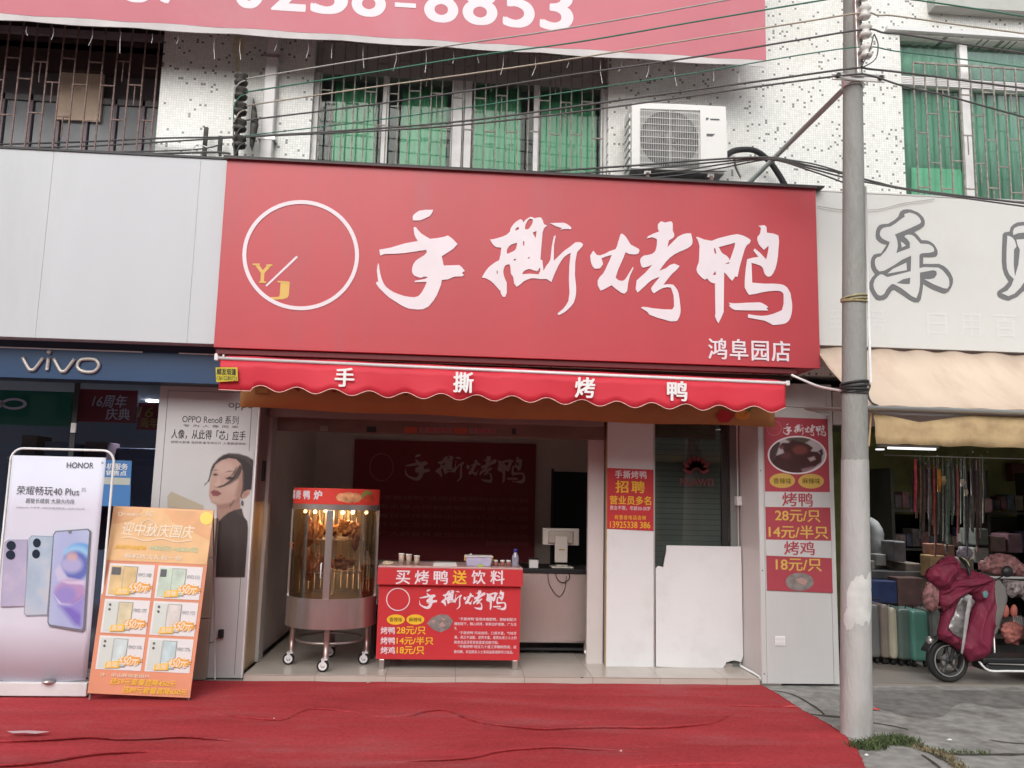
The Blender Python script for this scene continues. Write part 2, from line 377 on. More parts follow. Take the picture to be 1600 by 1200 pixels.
M_room = mat('shop_wall_paint', (0.74, 0.66, 0.60, 1), 0.8, var=0.08, vscale=2)

# ================================================================== SETTING
M_ground = mat('pavement_concrete', (0.31, 0.305, 0.285, 1), 0.9, var=0.26, vscale=9, bump=0.7, bscale=45, dirt=(0.13, 0.12, 0.105, 1), dscale=2.6, damt=0.85)
bm = bmesh.new()
v = [bm.verts.new(p) for p in ((-60, -60, -0.006), (60, -60, -0.006), (60, 40, -0.006), (-60, 40, -0.006))]; bm.faces.new(v)
ST(obj('pavement', bm, M_ground))
# cracks and dirt-filled joints in the pavement
def strip(name, pts, w, m, z, parent=None, jit=0.3):
    pts = smoothpts([G(x, y, 0) for x, y in pts], 6); bm = bmesh.new(); prev = None
    for i, p in enumerate(pts):
        d = (pts[min(i+1, len(pts)-1)]-pts[max(i-1, 0)]).normalized(); s = Vector((d.y, -d.x, 0))
        ww = w*(1+jit*2*(noise.noise(p*9)))*(0.25 if i in (0, len(pts)-1) else 1)
        a = bm.verts.new((p.x+s.x*ww, p.y+s.y*ww, z)); b = bm.verts.new((p.x-s.x*ww, p.y-s.y*ww, z))
        if prev: bm.faces.new((prev[0], a, b, prev[1]))
        prev = (a, b)
    return obj(name, bm, m, parent)
M_crack = mat('crack_dirt', (0.07, 0.062, 0.05, 1), 0.95, var=0.4, vscale=20)
pc = bpy.data.objects['pavement']
for nm, pts, w in (('crack', [(1208, 1078), (1240, 1085), (1275, 1105), (1288, 1116)], .012), ('crack', [(1245, 1112), (1275, 1116), (1315, 1120)], .022),
                   ('crack', [(1362, 1128), (1392, 1133), (1420, 1139)], .012), ('crack', [(1425, 1160), (1480, 1176), (1540, 1178), (1640, 1177)], .02),
                   ('crack', [(1430, 1163), (1470, 1182), (1500, 1200), (1520, 1225)], .03), ('crack', [(1545, 1155), (1580, 1160), (1640, 1163)], .010),
                   ('crack', [(1440, 1178), (1465, 1196), (1480, 1215)], .012)):
    strip(nm, pts, w, M_crack, -0.003, pc)
M_wet = mat('damp_stain', (0.185, 0.18, 0.17, 1), 0.8, var=0.3, vscale=9, bump=0.6, bscale=45, dirt=(0.29, 0.28, 0.26, 1), dscale=5, damt=.8)
def stain(pts):
    bm = bmesh.new(); q = smoothpts([G(x, y) for x, y in pts], 5, True)
    vs = [bm.verts.new((p.x+.03*noise.noise(p*12), p.y+.04*noise.noise(p*12+Vector((5, 0, 0))), -0.0035)) for p in q]
    bm.faces.new(vs); return obj('damp_stain', bm, M_wet, pc)
stain([(1362, 1078), (1700, 1084), (1700, 1112), (1560, 1104), (1500, 1098), (1470, 1120), (1410, 1116), (1362, 1100)])

M_tile = mat('beige_floor_tile', (0.50, 0.45, 0.40, 1), 0.22, var=0.05, vscale=3, dirt=(0.36, 0.31, 0.27, 1), dscale=2, damt=0.3)
M_grout = mat('grout', (0.17, 0.15, 0.13, 1), 0.9)
FZ = 0.06
fl = ST(box('shop_floor', -1.70, 3.0, 0.004, 3.9, -0.02, FZ-0.006, M_grout))
x = -1.70; ti = 0
cols = [-1.70+0.6*i for i in range(8)]+[2.80]
for i in range(len(cols)-1):
    for j in range(7):
        y0 = 0.0+0.55*j
        o = box('tile', cols[i]+.002, cols[i+1]-.002, y0+(.002 if j else -.004), min(y0+.55, 3.9)-.002, FZ-0.005, FZ, M_tile, fl)
    o = box('riser_tile', cols[i]+.002, cols[i+1]-.002, -0.006, 0.003, 0.002, FZ-.008, M_tile, fl)
# chips in the step edge
for (px, py, s) in ((907, 1060, .03), (935, 1064, .02), (1045, 1067, .018)):
    g = G(px, py, 0.03); lathe('chip', [(0.0, 0), (s, 0.001), (s*.6, .003), (0, .003)], (g.x, -0.006, 0.032), M_crack, fl, 7, 'Y', False)

# ------------------------------------------------------------------ upper building
bld = T('apartment_building', 'white mosaic tiled apartment building above the shop signs, barred green windows', 'building', (0, 0.3, 2.5))
xA0, xA1 = P(249, 150, 0).x, P(488, 160, 0).x
xB0, xB1 = P(950, 160, 0).x, P(1410, 160, 0).x
zTopL, zTopM, zTopR = 6.05, P(720, 70, 0).z, P(1500, 60, 0).z
bm = bmesh.new()
ZL, ZH = 2.80, 9.5
abox(bm, xA0, xA1, 0, .25, ZL, ZH); abox(bm, xB0, xB1, 0, .25, ZL, ZH)
abox(bm, -9, xA0, 0, .25, zTopL, ZH); abox(bm, -9, xA0, 0, .25, ZL, 4.1)
abox(bm, xA1, xB0, 0, .25, zTopM, ZH); abox(bm, xA1, xB0, 0, .25, ZL, 4.1)
zR0 = P(1500, 330, 0).z
abox(bm, xB1, 9.5, 0, .25, zTopR, ZH); abox(bm, xB1, 9.5, 0, .25, ZL, zR0)
obj('wall', bm, M_mosaic, bld)
box('roof_slab', -9, 9.5, .25, 9, ZH-.2, ZH, M_conc, bld)
box('upper_floor_slab', -9, 9.5, .26, 9, 2.80, 2.98, M_conc, bld)
# eave slab at the top right and the stain streak
e0 = P(1400, 2, -.5); M_soff = mat('slab_soffit', (0.44, 0.45, 0.42, 1), 0.8, var=.08)
box('eave_slab', P(1462, 10, -.14).x, 9.5, -.14, -.001, P(1520, 12, -.14).z, P(1520, 12, -.14).z+.35, M_soff, bld)
box('lintel_ledge', xB1-.15, 9.5, -.05, -.001, zTopR+.02, zTopR+.06, M_white, bld)

M_curt = mat('green_curtain', (0.15, 0.42, 0.26, 1), 0.6, var=0.15, vscale=2.5, bump=0.1, bscale=12, dirt=(0.22, 0.50, 0.34, 1), dscale=1.2, damt=0.5, vec=(3, 1, 0.4))
M_curtR = mat('dusty_green_film', (0.14, 0.30, 0.23, 1), 0.5, var=0.12, vscale=3, dirt=(0.20, 0.36, 0.29, 1), dscale=2, damt=0.4, vec=(2, 1, 0.4))
M_curtR2 = mat('bright_green_film', (0.20, 0.52, 0.35, 1), 0.5, var=0.1)
M_winglass = glass_mat('window_glass', (0.90, 0.97, 0.93, 1), 0.45)
M_frame = mat('window_frame_white', (0.74, 0.72, 0.72, 1), 0.4, var=0.1, vscale=6)
M_under = mat('shutter_box_grey', (0.42, 0.40, 0.40, 1), 0.6, var=0.1)
M_inside = mat('dim_room', (0.24, 0.23, 0.25, 1), 0.9)
def curtain(parent, x0, x1, z0, z1, Y, m, folds=5, amp=.02):
    bm = bmesh.new(); n = 36; prev = None
    for i in range(n+1):
        t = i/n; xx = x0+(x1-x0)*t; yy = Y+amp*math.sin(t*folds*6.28+.5*math.sin(t*9)); zt = z1+.02*math.sin(t*7+x0*5)
        a = bm.verts.new((xx, yy, z0)); b = bm.verts.new((xx+.02*math.sin(t*5), yy, zt))
        if prev: bm.faces.new((prev[0], a, b, prev[1]))
        prev = (a, b)
    o = obj('curtain', bm, m, parent, True)
    md = o.modifiers.new('thick', 'SOLIDIFY'); md.thickness = .003
    return o
def grille(parent, x0, x1, z0, z1, Y, n, m, fr=(.13, .42, .66, .86), r=.006, seed=1):
    rnd = random.Random(seed); dx = (x1-x0)/n; g = box('window_grille', x0, x1, Y-.008, Y+.008, z1-.018, z1, m, parent)
    for i in range(n+1): box('bar', x0+i*dx-r, x0+i*dx+r, Y-r-.010, Y+r-.010, z0, z1-.018, m, g)
    bm = bmesh.new()
    for i in range(n):
        for k, f in enumerate(fr):
            if (i+k) % 2 == 0:
                z = z0+(z1-z0)*(f+rnd.uniform(-.02, .02)); abox(bm, x0+i*dx+r, x0+(i+1)*dx-r, Y-.014, Y-.004, z-.006, z+.006)
                if (k+i) % 3 == 0: abox(bm, x0+(i+.5)*dx-.004, x0+(i+.5)*dx+.004, Y-.013, Y-.005, z-(.2), z-.006)
    STUFF(obj('crosspieces', bm, m, g)); return g
# middle window
w = box('window', xA1+.005, xB0-.005, .10, .24, zTopM-.32, zTopM-.005, M_under, bld)     # lintel box over the panes
zmT, zmB = zTopM-.32, 4.12
for i, (a, b) in enumerate(((489, 497), (597, 607), (705, 722), (726, 737), (834, 843), (939, 950))):
    box('mullion', P(a, 180, .07).x, P(b, 180, .07).x, .07, .14, zmB, zmT+.04-.045, M_frame, w, .004)
box('sill_rail', xA1+.01, xB0-.01, .075, .135, 4.102, 4.119, M_frame, w)
for i, (a, b, tt) in enumerate(((497, 597, 4), (607, 705, 4), (737, 834, 0), (843, 939, 0))):
    x0, x1 = P(a, 180, .1).x+.003, P(b, 180, .1).x-.003
    box('pane', x0, x1, .10, .106, zmB, zmT-.01, M_winglass, w)
    cx0 = x0+(.14 if i == 0 else .12 if i == 1 else 0.02); cx1 = x1-(.1 if i == 2 else .02 if i != 0 else .04)
    curtain(w, cx0, cx1, zmB, zmT-(.07 if i < 2 else .02), .15, M_curt, 4+i, .009)
box('room_back', xA1-.05, xB0+.05, 1.2, 1.25, 3.9, 6.6, M_inside, w)
box('room_side', xA1-.06, xA1-.051, .26, 1.2, 3.9, 6.6, M_inside, w); box('room_side', xB0+.051, xB0+.06, .26, 1.2, 3.9, 6.6, M_inside, w)
grille(w, P(500, 180, -.03).x, P(942, 180, -.03).x, 4.42, zTopM-.05, -.03, 26, M_rustl, seed=4)
# AC pipe column (white downpipe) beside the window
dp = T('drain_pipe', 'white square downpipe running down the mosaic wall left of the middle window', 'drain pipe', (P(418, 240, -.1).x, -.1, 4.4))
box('pipe', P(411, 150, -.1).x, P(430, 150, -.1).x, -.1, -.004, 4.3, 7.2, M_whtmetal, dp, .012)
for z in (4.8, 5.6): box('pipe_clip', P(407, 150, -.1).x, P(434, 150, -.1).x, -.106, -.003, z, z+.03, M_alu, dp)
# left barred balcony
poly('rust_streak', [[(366, 58), (376, 56), (384, 64), (380, 82), (374, 95), (372, 128), (368, 128), (368, 95), (362, 78)]], PY(-.0), mat('rust_streak', (.62, .57, .42, 1), .6, var=.2, vscale=30), bld, thick=.001, lift=.0)
box('panel_rail', -8.9, xA0-.01, .35, .42, 5.262, 5.32, mat('rail_grey', (.16, .15, .155, 1), .6), bld)
box('added_dark_sheet', -8.9, xA0-.01, .45, .47, 3.9, 5.75, mat('added_dark_sheet', (.16, .13, .145, 1), .8), bld)  # added dark sheet, stops bright gaps showing between the shutter panels
wl = box('window', -8.9, xA0-.004, .26, .36, zTopL-.5, zTopL-.01, M_brown, bld)
M_beam = mat('dark_beam', (0.24, 0.19, 0.215, 1), 0.7, var=.2)
for k in range(4): box('beam', -8.9, xA0-.01, .12+.07*k, .17+.07*k, zTopL-.08-.11*k, zTopL-.02-.11*k, M_beam, wl)
M_shut = mat('grey_shutter', (0.26, 0.265, 0.28, 1), 0.6, var=.2, vscale=3)
for k in range(11):
    x1 = xA0-.01-.26*k; box('shutter_panel', x1-.235, x1-.01, .37, .39, 4.0, 5.26, M_shut, wl, .008); box('panel_frame', x1-.012, x1+.012, .35, .40, 4.0, 5.32, M_beam, wl)
box('dim_back', -8.9, xA0, 2.2, 2.25, 3.9, 6, M_inside, wl)
box('dim_ceiling', -8.9, xA0+.3, .4, 2.2, 6.08, 6.1, M_inside, wl)
box('dim_side', xA0+.3, xA0+.32, .26, 2.2, 3.9, 6.08, M_inside, wl)
M_board = mat('tan_board', (0.62, 0.47, 0.36, 1), 0.8, var=.15)
box('tan_board', P(90, 150, .33).x, P(160, 150, .33).x, .325, .35, P(120, 188, .33).z, P(120, 108, .33).z, M_board, wl)
grille(wl, -6.5, xA0-.03, 4.30, zTopL-.15, -.02, 30, M_rust, fr=(.16, .40, .62, .74), seed=9)
# right window
wr = box('window', xB1+.004, 9.4, .06, .14, P(1440, 134, .06).z-.0, P(1440, 120, .06).z, M_frame, bld)
for k in range(5): box('transom_slat', xB1+.004, 9.4, .045, .059, P(1440, 134, .06).z+.018*k, P(1440, 134, .06).z+.018*k+.012, M_frame, wr)
for a, b in ((1506, 1518), (1620, 1632)):
    for z0, z1 in ((zR0+.002, P(1440, 135, .06).z), (P(1440, 119, .06).z, zTopR-.002)): box('mullion', P(a, 200, .06).x, P(b, 200, .06).x, .06, .12, z0, z1, M_frame, wr, .004)
zt = P(1440, 127, .1).z
xr = [xB1, P(1512, 200, .1).x, P(1626, 200, .1).x, 9.4]
for i in range(3):
    a, b = xr[i]+.01, xr[i+1]-.03
    box('pane', a, b, .10, .106, zR0+.004, zt-.06, M_winglass, wr); box('pane', a, b, .10, .106, zt+.06, zTopR-.01, M_winglass, wr)
    curtain(wr, a, b, zR0, zt-.05, .16, M_curtR, 7, .012); curtain(wr, a, b, zt+.05, zTopR, .16, M_curtR, 7, .012)
    if i == 0: poly('film_patch', [[(1424, 262), (1500, 265), (1506, 275), (1508, 318), (1424, 315)]], PY(.145), M_curtR2, wr)
box('room_back', xB1-.1, 9.4, 1.2, 1.25, 3.9, 6.9, M_inside, wr); box('room_side', xB1-.11, xB1-.101, .26, 1.2, 3.9, 6.9, M_inside, wr)
grille(wr, P(1430, 200, -.03).x, P(1430, 200, -.03).x+.118*26, zR0, zTopR-.30, -.03, 26, M_rustl, fr=(.14, .32, .5, .66, .8), seed=12)
# lower walls carrying the sign boards, side walls between shops
M_side = mat('side_wall_paint', (0.50, 0.45, 0.43, 1), 0.7, var=.08)

# ------------------------------------------------------------------ big pink banner with phone number
bn = T('phone_number_banner', 'faded red banner with white phone number across the top of the building', 'banner', (0, -.5, 5.64))
zb = P(600, 58, -.5).z; xbR = P(1197, 90, -.5).x
n = 60; bm = bmesh.new(); prev = None
for i in range(n+1):
    x = -6.5+(xbR+6.5)*i/n; zz = zb+.004*math.sin(i*1.3)
    a = bm.verts.new((x, -.5, zz)); b = bm.verts.new((x, -.5, zb+1.8)); c2 = bm.verts.new((x, -.46, zz-.0)); 
    if prev: bm.faces.new((prev[0], a, b, prev[1])); bm.faces.new((prev[2], c2, a, prev[0]))
    prev = (a, b, c2)
o = obj('banner_cloth', bm, M_oldred, bn)
bm = bmesh.new(); prev = None; M_hem = mat('banner_hem', (0.66, 0.64, 0.64, 1), 0.6, var=.1)
for i in range(n*2+1):
    x = -6.5+(xbR+6.5)*i/(2*n); a = bm.verts.new((x, -.499, zb+.002)); zz = zb-.045-.012*abs(math.sin(i*.27))
    b = bm.verts.new((x, -.485, zz)); c2 = bm.verts.new((x, -.44, zz+.02))
    if prev: bm.faces.new((prev[0], a, b, prev[1])); bm.faces.new((prev[1], b, c2, prev[2]))
    prev = (a, b, c2)
obj('hem', bm, M_hem, bn)
tube('frame_pipe', [(-6.5, -.2, zb+.25), (xbR-.1, -.2, zb+.25)], .018, M_dark, bn, 6)
box('frame_backing', -6.5, xbR-.02, -.46, -.02, zb+.35, zb+1.8, M_dark, bn)
for ch, xa, xb_, yb in (('0', 62, 104, -3), ('5', 200, 240, 3), ('7', 250, 296, 5), ('0', 368, 413, 12), ('2', 428, 477, 16), ('3', 490, 541, 21), ('8', 553, 601, 25), ('8', 666, 714, 34), ('8', 726, 775, 38), ('5', 789, 833, 42), ('3', 847, 893, 46)):
    text(ch, xa, yb-66, xb_, yb, PY(-.5), M_char, bn, bold=.035, name='digit')
poly('hyphen', [[(617, 4), (650, 6), (650, 13), (617, 11)]], PY(-.5), M_char, bn)
rnd = random.Random(3)
for k in range(26):
    x = -4.1+k*.265+rnd.uniform(-.06, .06)
    if x > xbR-.2: continue
    l = rnd.uniform(.08, .22)
    tube('tie_string', [(x, -.41, zb-.05), (x+rnd.uniform(-.008, .008), -.41, zb-.05-l*.5), (x+rnd.uniform(-.03, .02), -.41, zb-.05-l)], .0024, M_hem, bn, 4)
# ------------------------------------------------------------------ main red sign
sg = T('shop_sign', 'large red sign with white brush lettering and round emblem above the awning', 'sign', (.6, -.5, 2.79))
SX0, SX1, SZ0, SZ1 = -2.005, 3.205, 2.785, 4.435
SP = PY(-.5)
box('sign_face', SX0, SX1, -.5, -.47, SZ0, SZ1, M_red, sg, .004)
box('sign_box', SX0+.01, SX1-.01, -.468, -.02, SZ0+.01, SZ1-.004, M_redd, sg)
box('cap_flashing', SX0-.02, SX1+.07, -.535, -.02, SZ1+.002, SZ1+.014, M_dark, sg)
box('cap_lip', SX0-.02, SX1+.0, -.535, -.515, SZ1-.012, SZ1+.0018, M_brown, sg)
M_dkred = mat('dark_red_trim', (0.13, 0.02, 0.025, 1), 0.5)
box('bottom_rail', SX0+.01, SX1-.2, -.47, -.40, SZ0-.05, SZ0-.002, M_dkred, sg, .004)
box('bottom_rail', SX0+.01, SX1-.2, -.36, -.05, SZ0-.09, SZ0-.05, M_brown, sg)
C1 = lambda p: crop((580, 320), 6.667, p)
C2 = lambda p: crop((745, 330), 7.06, p)
C3 = lambda p: crop((915, 335), 6.667, p)
C4 = lambda p: crop((1080, 340), 6.667, p)
SHOU = [C1([(440,110),(465,88),(500,65),(570,55),(645,55),(635,85),(610,120),(560,145),(510,165),(435,165),(432,130)]),
 C1([(445,235),(465,235),(485,262),(520,300),(570,333),(615,358),(700,348),(750,338),(800,322),(850,360),(900,412),(850,465),(735,540),(755,635),(915,630),(940,648),(975,690),(945,712),(965,735),(945,748),(870,750),(830,765),(800,780),(735,785),(728,830),(710,880),(685,940),(650,1000),(595,1065),(540,1090),(480,1093),(400,1085),(350,1068),(300,1040),(190,970),(150,935),(120,905),(80,865),(50,820),(62,800),(75,812),(60,690),(64,650),(72,615),(80,615),(86,660),(95,720),(110,775),(130,820),(155,857),(190,885),(235,913),(290,935),(345,952),(400,962),(450,965),(490,955),(510,935),(530,910),(560,855),(580,805),(450,808),(455,795),(560,775),(590,760),(575,750),(550,750),(520,765),(485,755),(450,740),(430,715),(425,690),(428,655),(440,620),(465,585),(500,560),(550,530),(580,500),(575,472),(520,480),(450,490),(350,505),(250,513),(140,515),(95,532),(85,470),(200,450),(350,405),(485,380),(462,340),(450,310),(442,250)])]
SI = [C2([(145,315),(190,310),(230,300),(290,280),(330,262),(368,225),(370,200),(380,180),(400,152),(420,130),(450,107),(480,90),(505,105),(512,130),(540,95),(570,75),(595,65),(640,80),(675,72),(705,72),(728,105),(732,128),(740,145),(775,162),(740,190),(725,240),(715,350),(700,535),(722,545),(735,660),(765,605),(790,575),(810,540),(825,400),(838,330),(850,280),(870,268),(860,320),(850,380),(848,550),(890,510),(930,470),(975,430),(1020,400),(1060,368),(1090,345),(1140,345),(1170,365),(1165,388),(1145,410),(1105,455),(1085,560),(1080,700),(1095,850),(1093,910),(1085,960),(1068,1010),(1040,1050),(1000,1090),(960,1120),(905,1150),(888,1132),(950,1080),(985,1035),(1010,990),(1022,900),(1018,830),(1015,760),(1020,600),(1035,465),(1000,480),(960,510),(930,550),(900,600),(850,710),(822,785),(770,750),(700,752),(650,743),(600,742),(560,755),(520,775),(480,810),(440,838),(412,800),(400,725),(375,690),(370,610),(360,590),(330,592),(310,605),(295,640),(292,670),(295,700),(310,750),(330,790),(330,900),(315,948),(285,945),(262,905),(262,885),(220,840),(185,800),(150,770),(100,742),(55,735),(75,700),(100,660),(130,622),(170,590),(205,565),(245,545),(262,480),(270,405),(215,400),(190,382),(170,360)]),
 C2([(425,220),(428,195),(455,175),(468,200),(445,210)]), C2([(530,200),(532,170),(540,140),(560,108),(585,85),(618,95),(615,130),(600,160),(580,190),(560,205)]), C2([(335,475),(330,445),(335,420),(355,390),(380,370),(445,350),(440,385),(430,420),(410,442),(380,455)]), C2([(500,698),(508,680),(520,665),(545,648),(580,640),(620,652),(660,665),(680,650),(690,625),(704,640),(695,670),(680,700),(590,692)]), C2([(615,240),(658,222),(655,260),(648,300),(635,280)]), C2([(510,330),(525,340),(522,385),(510,380)]), C2([(400,540),(425,525),(435,538),(412,550)]), C2([(560,520),(585,503),(580,520),(565,530)]), C2([(218,650),(230,665),(230,695),(220,695)]),
 C2([(805,135),(870,132),(950,130),(985,140),(1010,155),(1030,172),(1045,190),(1030,202),(960,198),(915,210),(940,190),(870,168)])]
KAO = [C3([(78,380),(95,400),(115,425),(150,430),(200,412),(250,385),(310,365),(325,335),(335,300),(348,255),(360,215),(370,202),(395,215),(420,240),(442,275),(465,315),(520,345),(545,358),(560,375),(550,405),(530,418),(500,420),(450,415),(415,395),(385,470),(340,570),(310,660),(325,675),(345,690),(385,695),(410,680),(430,650),(460,600),(490,550),(497,560),(480,600),(460,640),(440,720),(435,770),(430,800),(405,828),(370,820),(310,775),(270,740),(210,772),(155,798),(125,740),(125,690),(145,655),(180,620),(205,575),(225,530),(250,480),(270,425),(215,440),(165,460),(180,520),(150,565),(95,568),(75,548),(60,520),(50,475),(48,430)]),
 C3([(630,255),(650,230),(700,205),(765,180),(752,155),(750,130),(752,108),(765,90),(785,75),(825,88),(885,75),(898,85),(905,100),(905,170),(922,210),(918,235),(905,250),(865,275),(850,345),(905,290),(960,235),(1010,210),(1050,200),(1095,200),(1108,250),(1112,290),(1105,315),(1090,335),(1060,355),(1030,370),(980,390),(930,415),(880,450),(840,490),(800,540),(765,590),(830,565),(875,530),(920,515),(978,540),(945,580),(900,620),(850,680),(810,735),(840,730),(880,730),(910,735),(930,755),(952,785),(965,820),(975,880),(985,960),(987,1000),(985,1030),(975,1065),(965,1090),(950,1110),(935,1115),(880,1115),(770,1085),(700,1062),(660,1045),(645,1020),(630,1010),(575,975),(590,965),(640,968),(700,980),(800,990),(900,993),(920,960),(918,900),(915,850),(902,805),(885,765),(850,760),(820,765),(790,775),(750,798),(710,825),(690,805),(680,770),(725,710),(770,655),(735,665),(690,685),(650,715),(620,745),(540,818),(520,780),(530,690),(575,650),(620,610),(695,525),(650,545),(600,558),(582,545),(575,525),(568,495),(570,465),(585,445),(610,430),(650,425),(690,415),(715,395),(730,370),(740,320),(742,265),(715,248),(690,240)])]
YA = [C4([(50,205),(70,205),(130,230),(210,245),(280,218),(350,200),(410,185),(475,175),(520,185),(560,200),(600,222),(618,240),(605,270),(575,290),(555,330),(540,380),(520,450),(500,520),(480,620),(455,615),(425,662),(400,640),(370,600),(340,570),(335,985),(310,1045),(280,1105),(262,1070),(245,1030),(250,1000),(245,690),(210,680),(180,660),(165,635),(140,650),(110,630),(80,600),(60,572),(52,540),(62,505),(75,475),(80,440),(85,300),(72,250)]),
 C4([(285,310),(455,265),(448,310),(435,350),(400,450),(385,420),(365,400),(340,385),(318,370),(305,350)]), C4([(232,325),(245,320),(262,375),(242,378)]), C4([(250,560),(255,600),(220,598)]), C4([(345,480),(400,465),(385,485)]),
 C4([(700,88),(760,82),(780,100),(785,160),(850,168),(880,178),(905,190),(912,250),(905,330),(900,400),(890,470),(875,530),(855,575),(830,610),(800,618),(780,608),(760,585),(745,530),(730,510),(710,500),(670,485),(625,475),(632,680),(750,690),(840,690),(920,695),(960,705),(990,725),(1012,755),(1030,790),(1048,900),(1048,960),(1040,1010),(1028,1050),(1010,1080),(985,1100),(960,1110),(850,1122),(810,1100),(760,1075),(720,1068),(680,1060),(590,1045),(590,1008),(660,1020),(730,1025),(790,1020),(850,1005),(900,985),(945,965),(960,900),(960,800),(950,785),(930,770),(900,765),(860,765),(800,770),(740,780),(670,797),(600,808),(575,770),(555,730),(555,670),(560,600),(568,520),(582,435),(640,420),(700,412),(645,345),(660,325),(720,375),(780,440),(795,370),(805,295),(755,338),(725,310),(700,280),(685,230),(690,200),(715,170),(725,110)]),
 C4([(388,888),(440,895),(500,893),(600,888),(700,885),(730,890),(770,912),(800,935),(780,945),(800,970),(560,968),(450,965),(415,945),(388,918),(405,905)])]
BRUSH = [SHOU, SI, KAO, YA]
for c in BRUSH: poly('brush_character', c, SP, M_char, sg, thick=.006)
# small version of the brush lettering for other places
BX0, BX1, BY0, BY1 = 587, 1238, 328, 508
def brush(x0, y0, x1, y1, pl, m, parent, lift=.003):
    """all four characters squeezed into the pixel box on another plane"""
    o = hit(x0, (y0+y1)/2, pl); wv = hit(x1, (y0+y1)/2, pl)-o; w_ = wv.dot(pl.u); xm = (x0+x1)/2
    h_ = (hit(xm, y0, pl)-hit(xm, y1, pl)).dot(pl.v); c = hit(xm, (y0+y1)/2, pl)
    A, B = P(BX0, 415, -.5), P(BX1, 445, -.5); zt, zb_ = P(900, 325, -.5).z+.02, P(900, 495, -.5).z-.02
    for ch in BRUSH:
        cu = bpy.data.curves.new('c', 'CURVE'); cu.dimensions = '2D'; cu.fill_mode = 'BOTH'; cu.extrude = .0008
        for k in ch:
            q = []
            for px, py in k:
                p = P(px, py, -.5); q.append((((p.x-A.x)/(B.x-A.x)-.5)*w_, ((p.z-zb_)/(zt-zb_)-.5)*h_))
            spl(cu, q)
        place_mesh(curve_mesh(cu), 'brush_character', m, parent, pl, c, lift=lift)
# ring emblem
def ring(name, cx, cy, rx, ry, wpx, pl, m, parent, n=64, lift=.002):
    return poly(name, [ell(cx, cy, rx, ry, n), ell(cx, cy, rx-wpx, ry-wpx, n)], pl, m, parent, thick=.004, lift=lift)
ring('emblem_ring', 470, 399, 91, 86, 6, SP, M_char, sg)
text('Y', 397, 413, 424, 442, SP, M_gold, sg, bold=.02, name='letter'); text('J', 425, 440, 450, 468, SP, M_gold, sg, bold=.02, name='letter')
for q in ([(395, 412), (406, 412), (406, 414.5), (395, 414.5)], [(416, 413.5), (426, 414), (426, 416), (416, 415.5)], [(405, 439.5), (416, 440), (416, 442.5), (405, 442)], [(434, 439), (450, 440), (450, 442.5), (434, 441.5)]): poly('letter_serif', [q], SP, M_gold, sg, lift=.003)
poly('emblem_slash', [[(466, 402), (463, 400), (415, 446), (417, 448)]], SP, M_char, sg)
text('鸿阜园店', 1107, 531, 1234, 563, SP, M_char, sg, thick=.006, bold=.018, space=1.12)
# ------------------------------------------------------------------ awning
M_awn = mat('awning_red_fabric', (0.60, 0.028, 0.05, 1), 0.6, var=.05, vscale=1.5, bump=.15, bscale=300)
M_edge = mat('awning_piping', (0.70, 0.45, 0.40, 1), 0.6)
aw = T('awning', 'red fabric awning with scalloped edge and white characters under the red sign', 'awning', (.6, -.6, 2.7))
AY = -.72
ax0, ax1 = P(345, 560, AY).x, P(1226, 600, AY).x
azl, azr = P(345, 560, AY).z, P(1226, 599, AY).z; az = (azl+azr)/2
def amap(x): return azl+(azr-azl)*(x-ax0)/(ax1-ax0)
bm = bmesh.new(); n = 80; prev = None
for i in range(n+1):
    x = ax0+(ax1-ax0)*i/n; col = []
    for t in (0, .33, .66, 1): col.append(bm.verts.new((x, AY+(.34)*t, amap(x)+.012+.02*t+.006*math.sin(i*.5)*math.sin(t*3.1)+.05*t)))
    if prev:
        for k in range(3): bm.faces.new((prev[k], col[k], col[k+1], prev[k+1]))
    prev = col
obj('top_cloth', bm, M_awn, aw, True)
tube('front_bar', [(ax0-.02, AY-.01, azl), (ax1+.01, AY-.01, azr)], .014, M_whtmetal, aw, 12)
for x, z in ((ax0-.03, azl), (ax1+.02, azr)): box('bar_end_cap', x-.015, x+.015, AY-.03, AY+.012, z-.02, z+.02, M_whtmetal, aw, .004)
box('bar_bracket', ax0-.05, ax0-.03, AY, -.45, azl+.01, azl+.04, M_alu, aw); box('arm', ax0-.06, ax0-.045, -.46, -.42, azl, azl+.12, M_alu, aw)
def vz(x):
    t = (x-ax0)/(ax1-ax0); d = .258-.01*t
    k = (x-ax0-.24)/.292
    if k < 0: return amap(x)-d
    return amap(x)-d+.045*abs(math.cos(math.pi*k*1.0))**1.0*(1 if k > 0 else 0)-.018+.0
bm = bmesh.new(); n = 260; prev = None; hem = []
def sc(x):
    base = amap(x)-.235; k = (x-ax0-.26)/.29
    if k < 0: return base-.02
    return base+.024*math.sin(2*math.pi*(k))+.004*math.sin(x*3)
for i in range(n+1):
    x = ax0+(ax1-ax0)*i/n; col = []
    zt, zb2 = amap(x)-.012, sc(x)
    for t in (0, .25, .5, .75, 1):
        y = AY-.012+(.005+.009*t)*math.sin(x*7+1.5*math.sin(x*2.1))*t+.006*noise.noise(Vector((x*3, t*2, 0)))
        col.append(bm.verts.new((x, y, zt+(zb2-zt)*t)))
    hem.append(col[-1].co.copy()+Vector((0, -.002, 0)))
    if prev:
        for k in range(4): bm.faces.new((prev[k], prev[k+1], col[k+1], col[k]))
    prev = col
o = obj('valance', bm, M_awn, aw, True); md = o.modifiers.new('t', 'SOLIDIFY'); md.thickness = .002
tube('piping', hem, .0035, M_edge, aw, 5)
VP = PY(AY-.040)
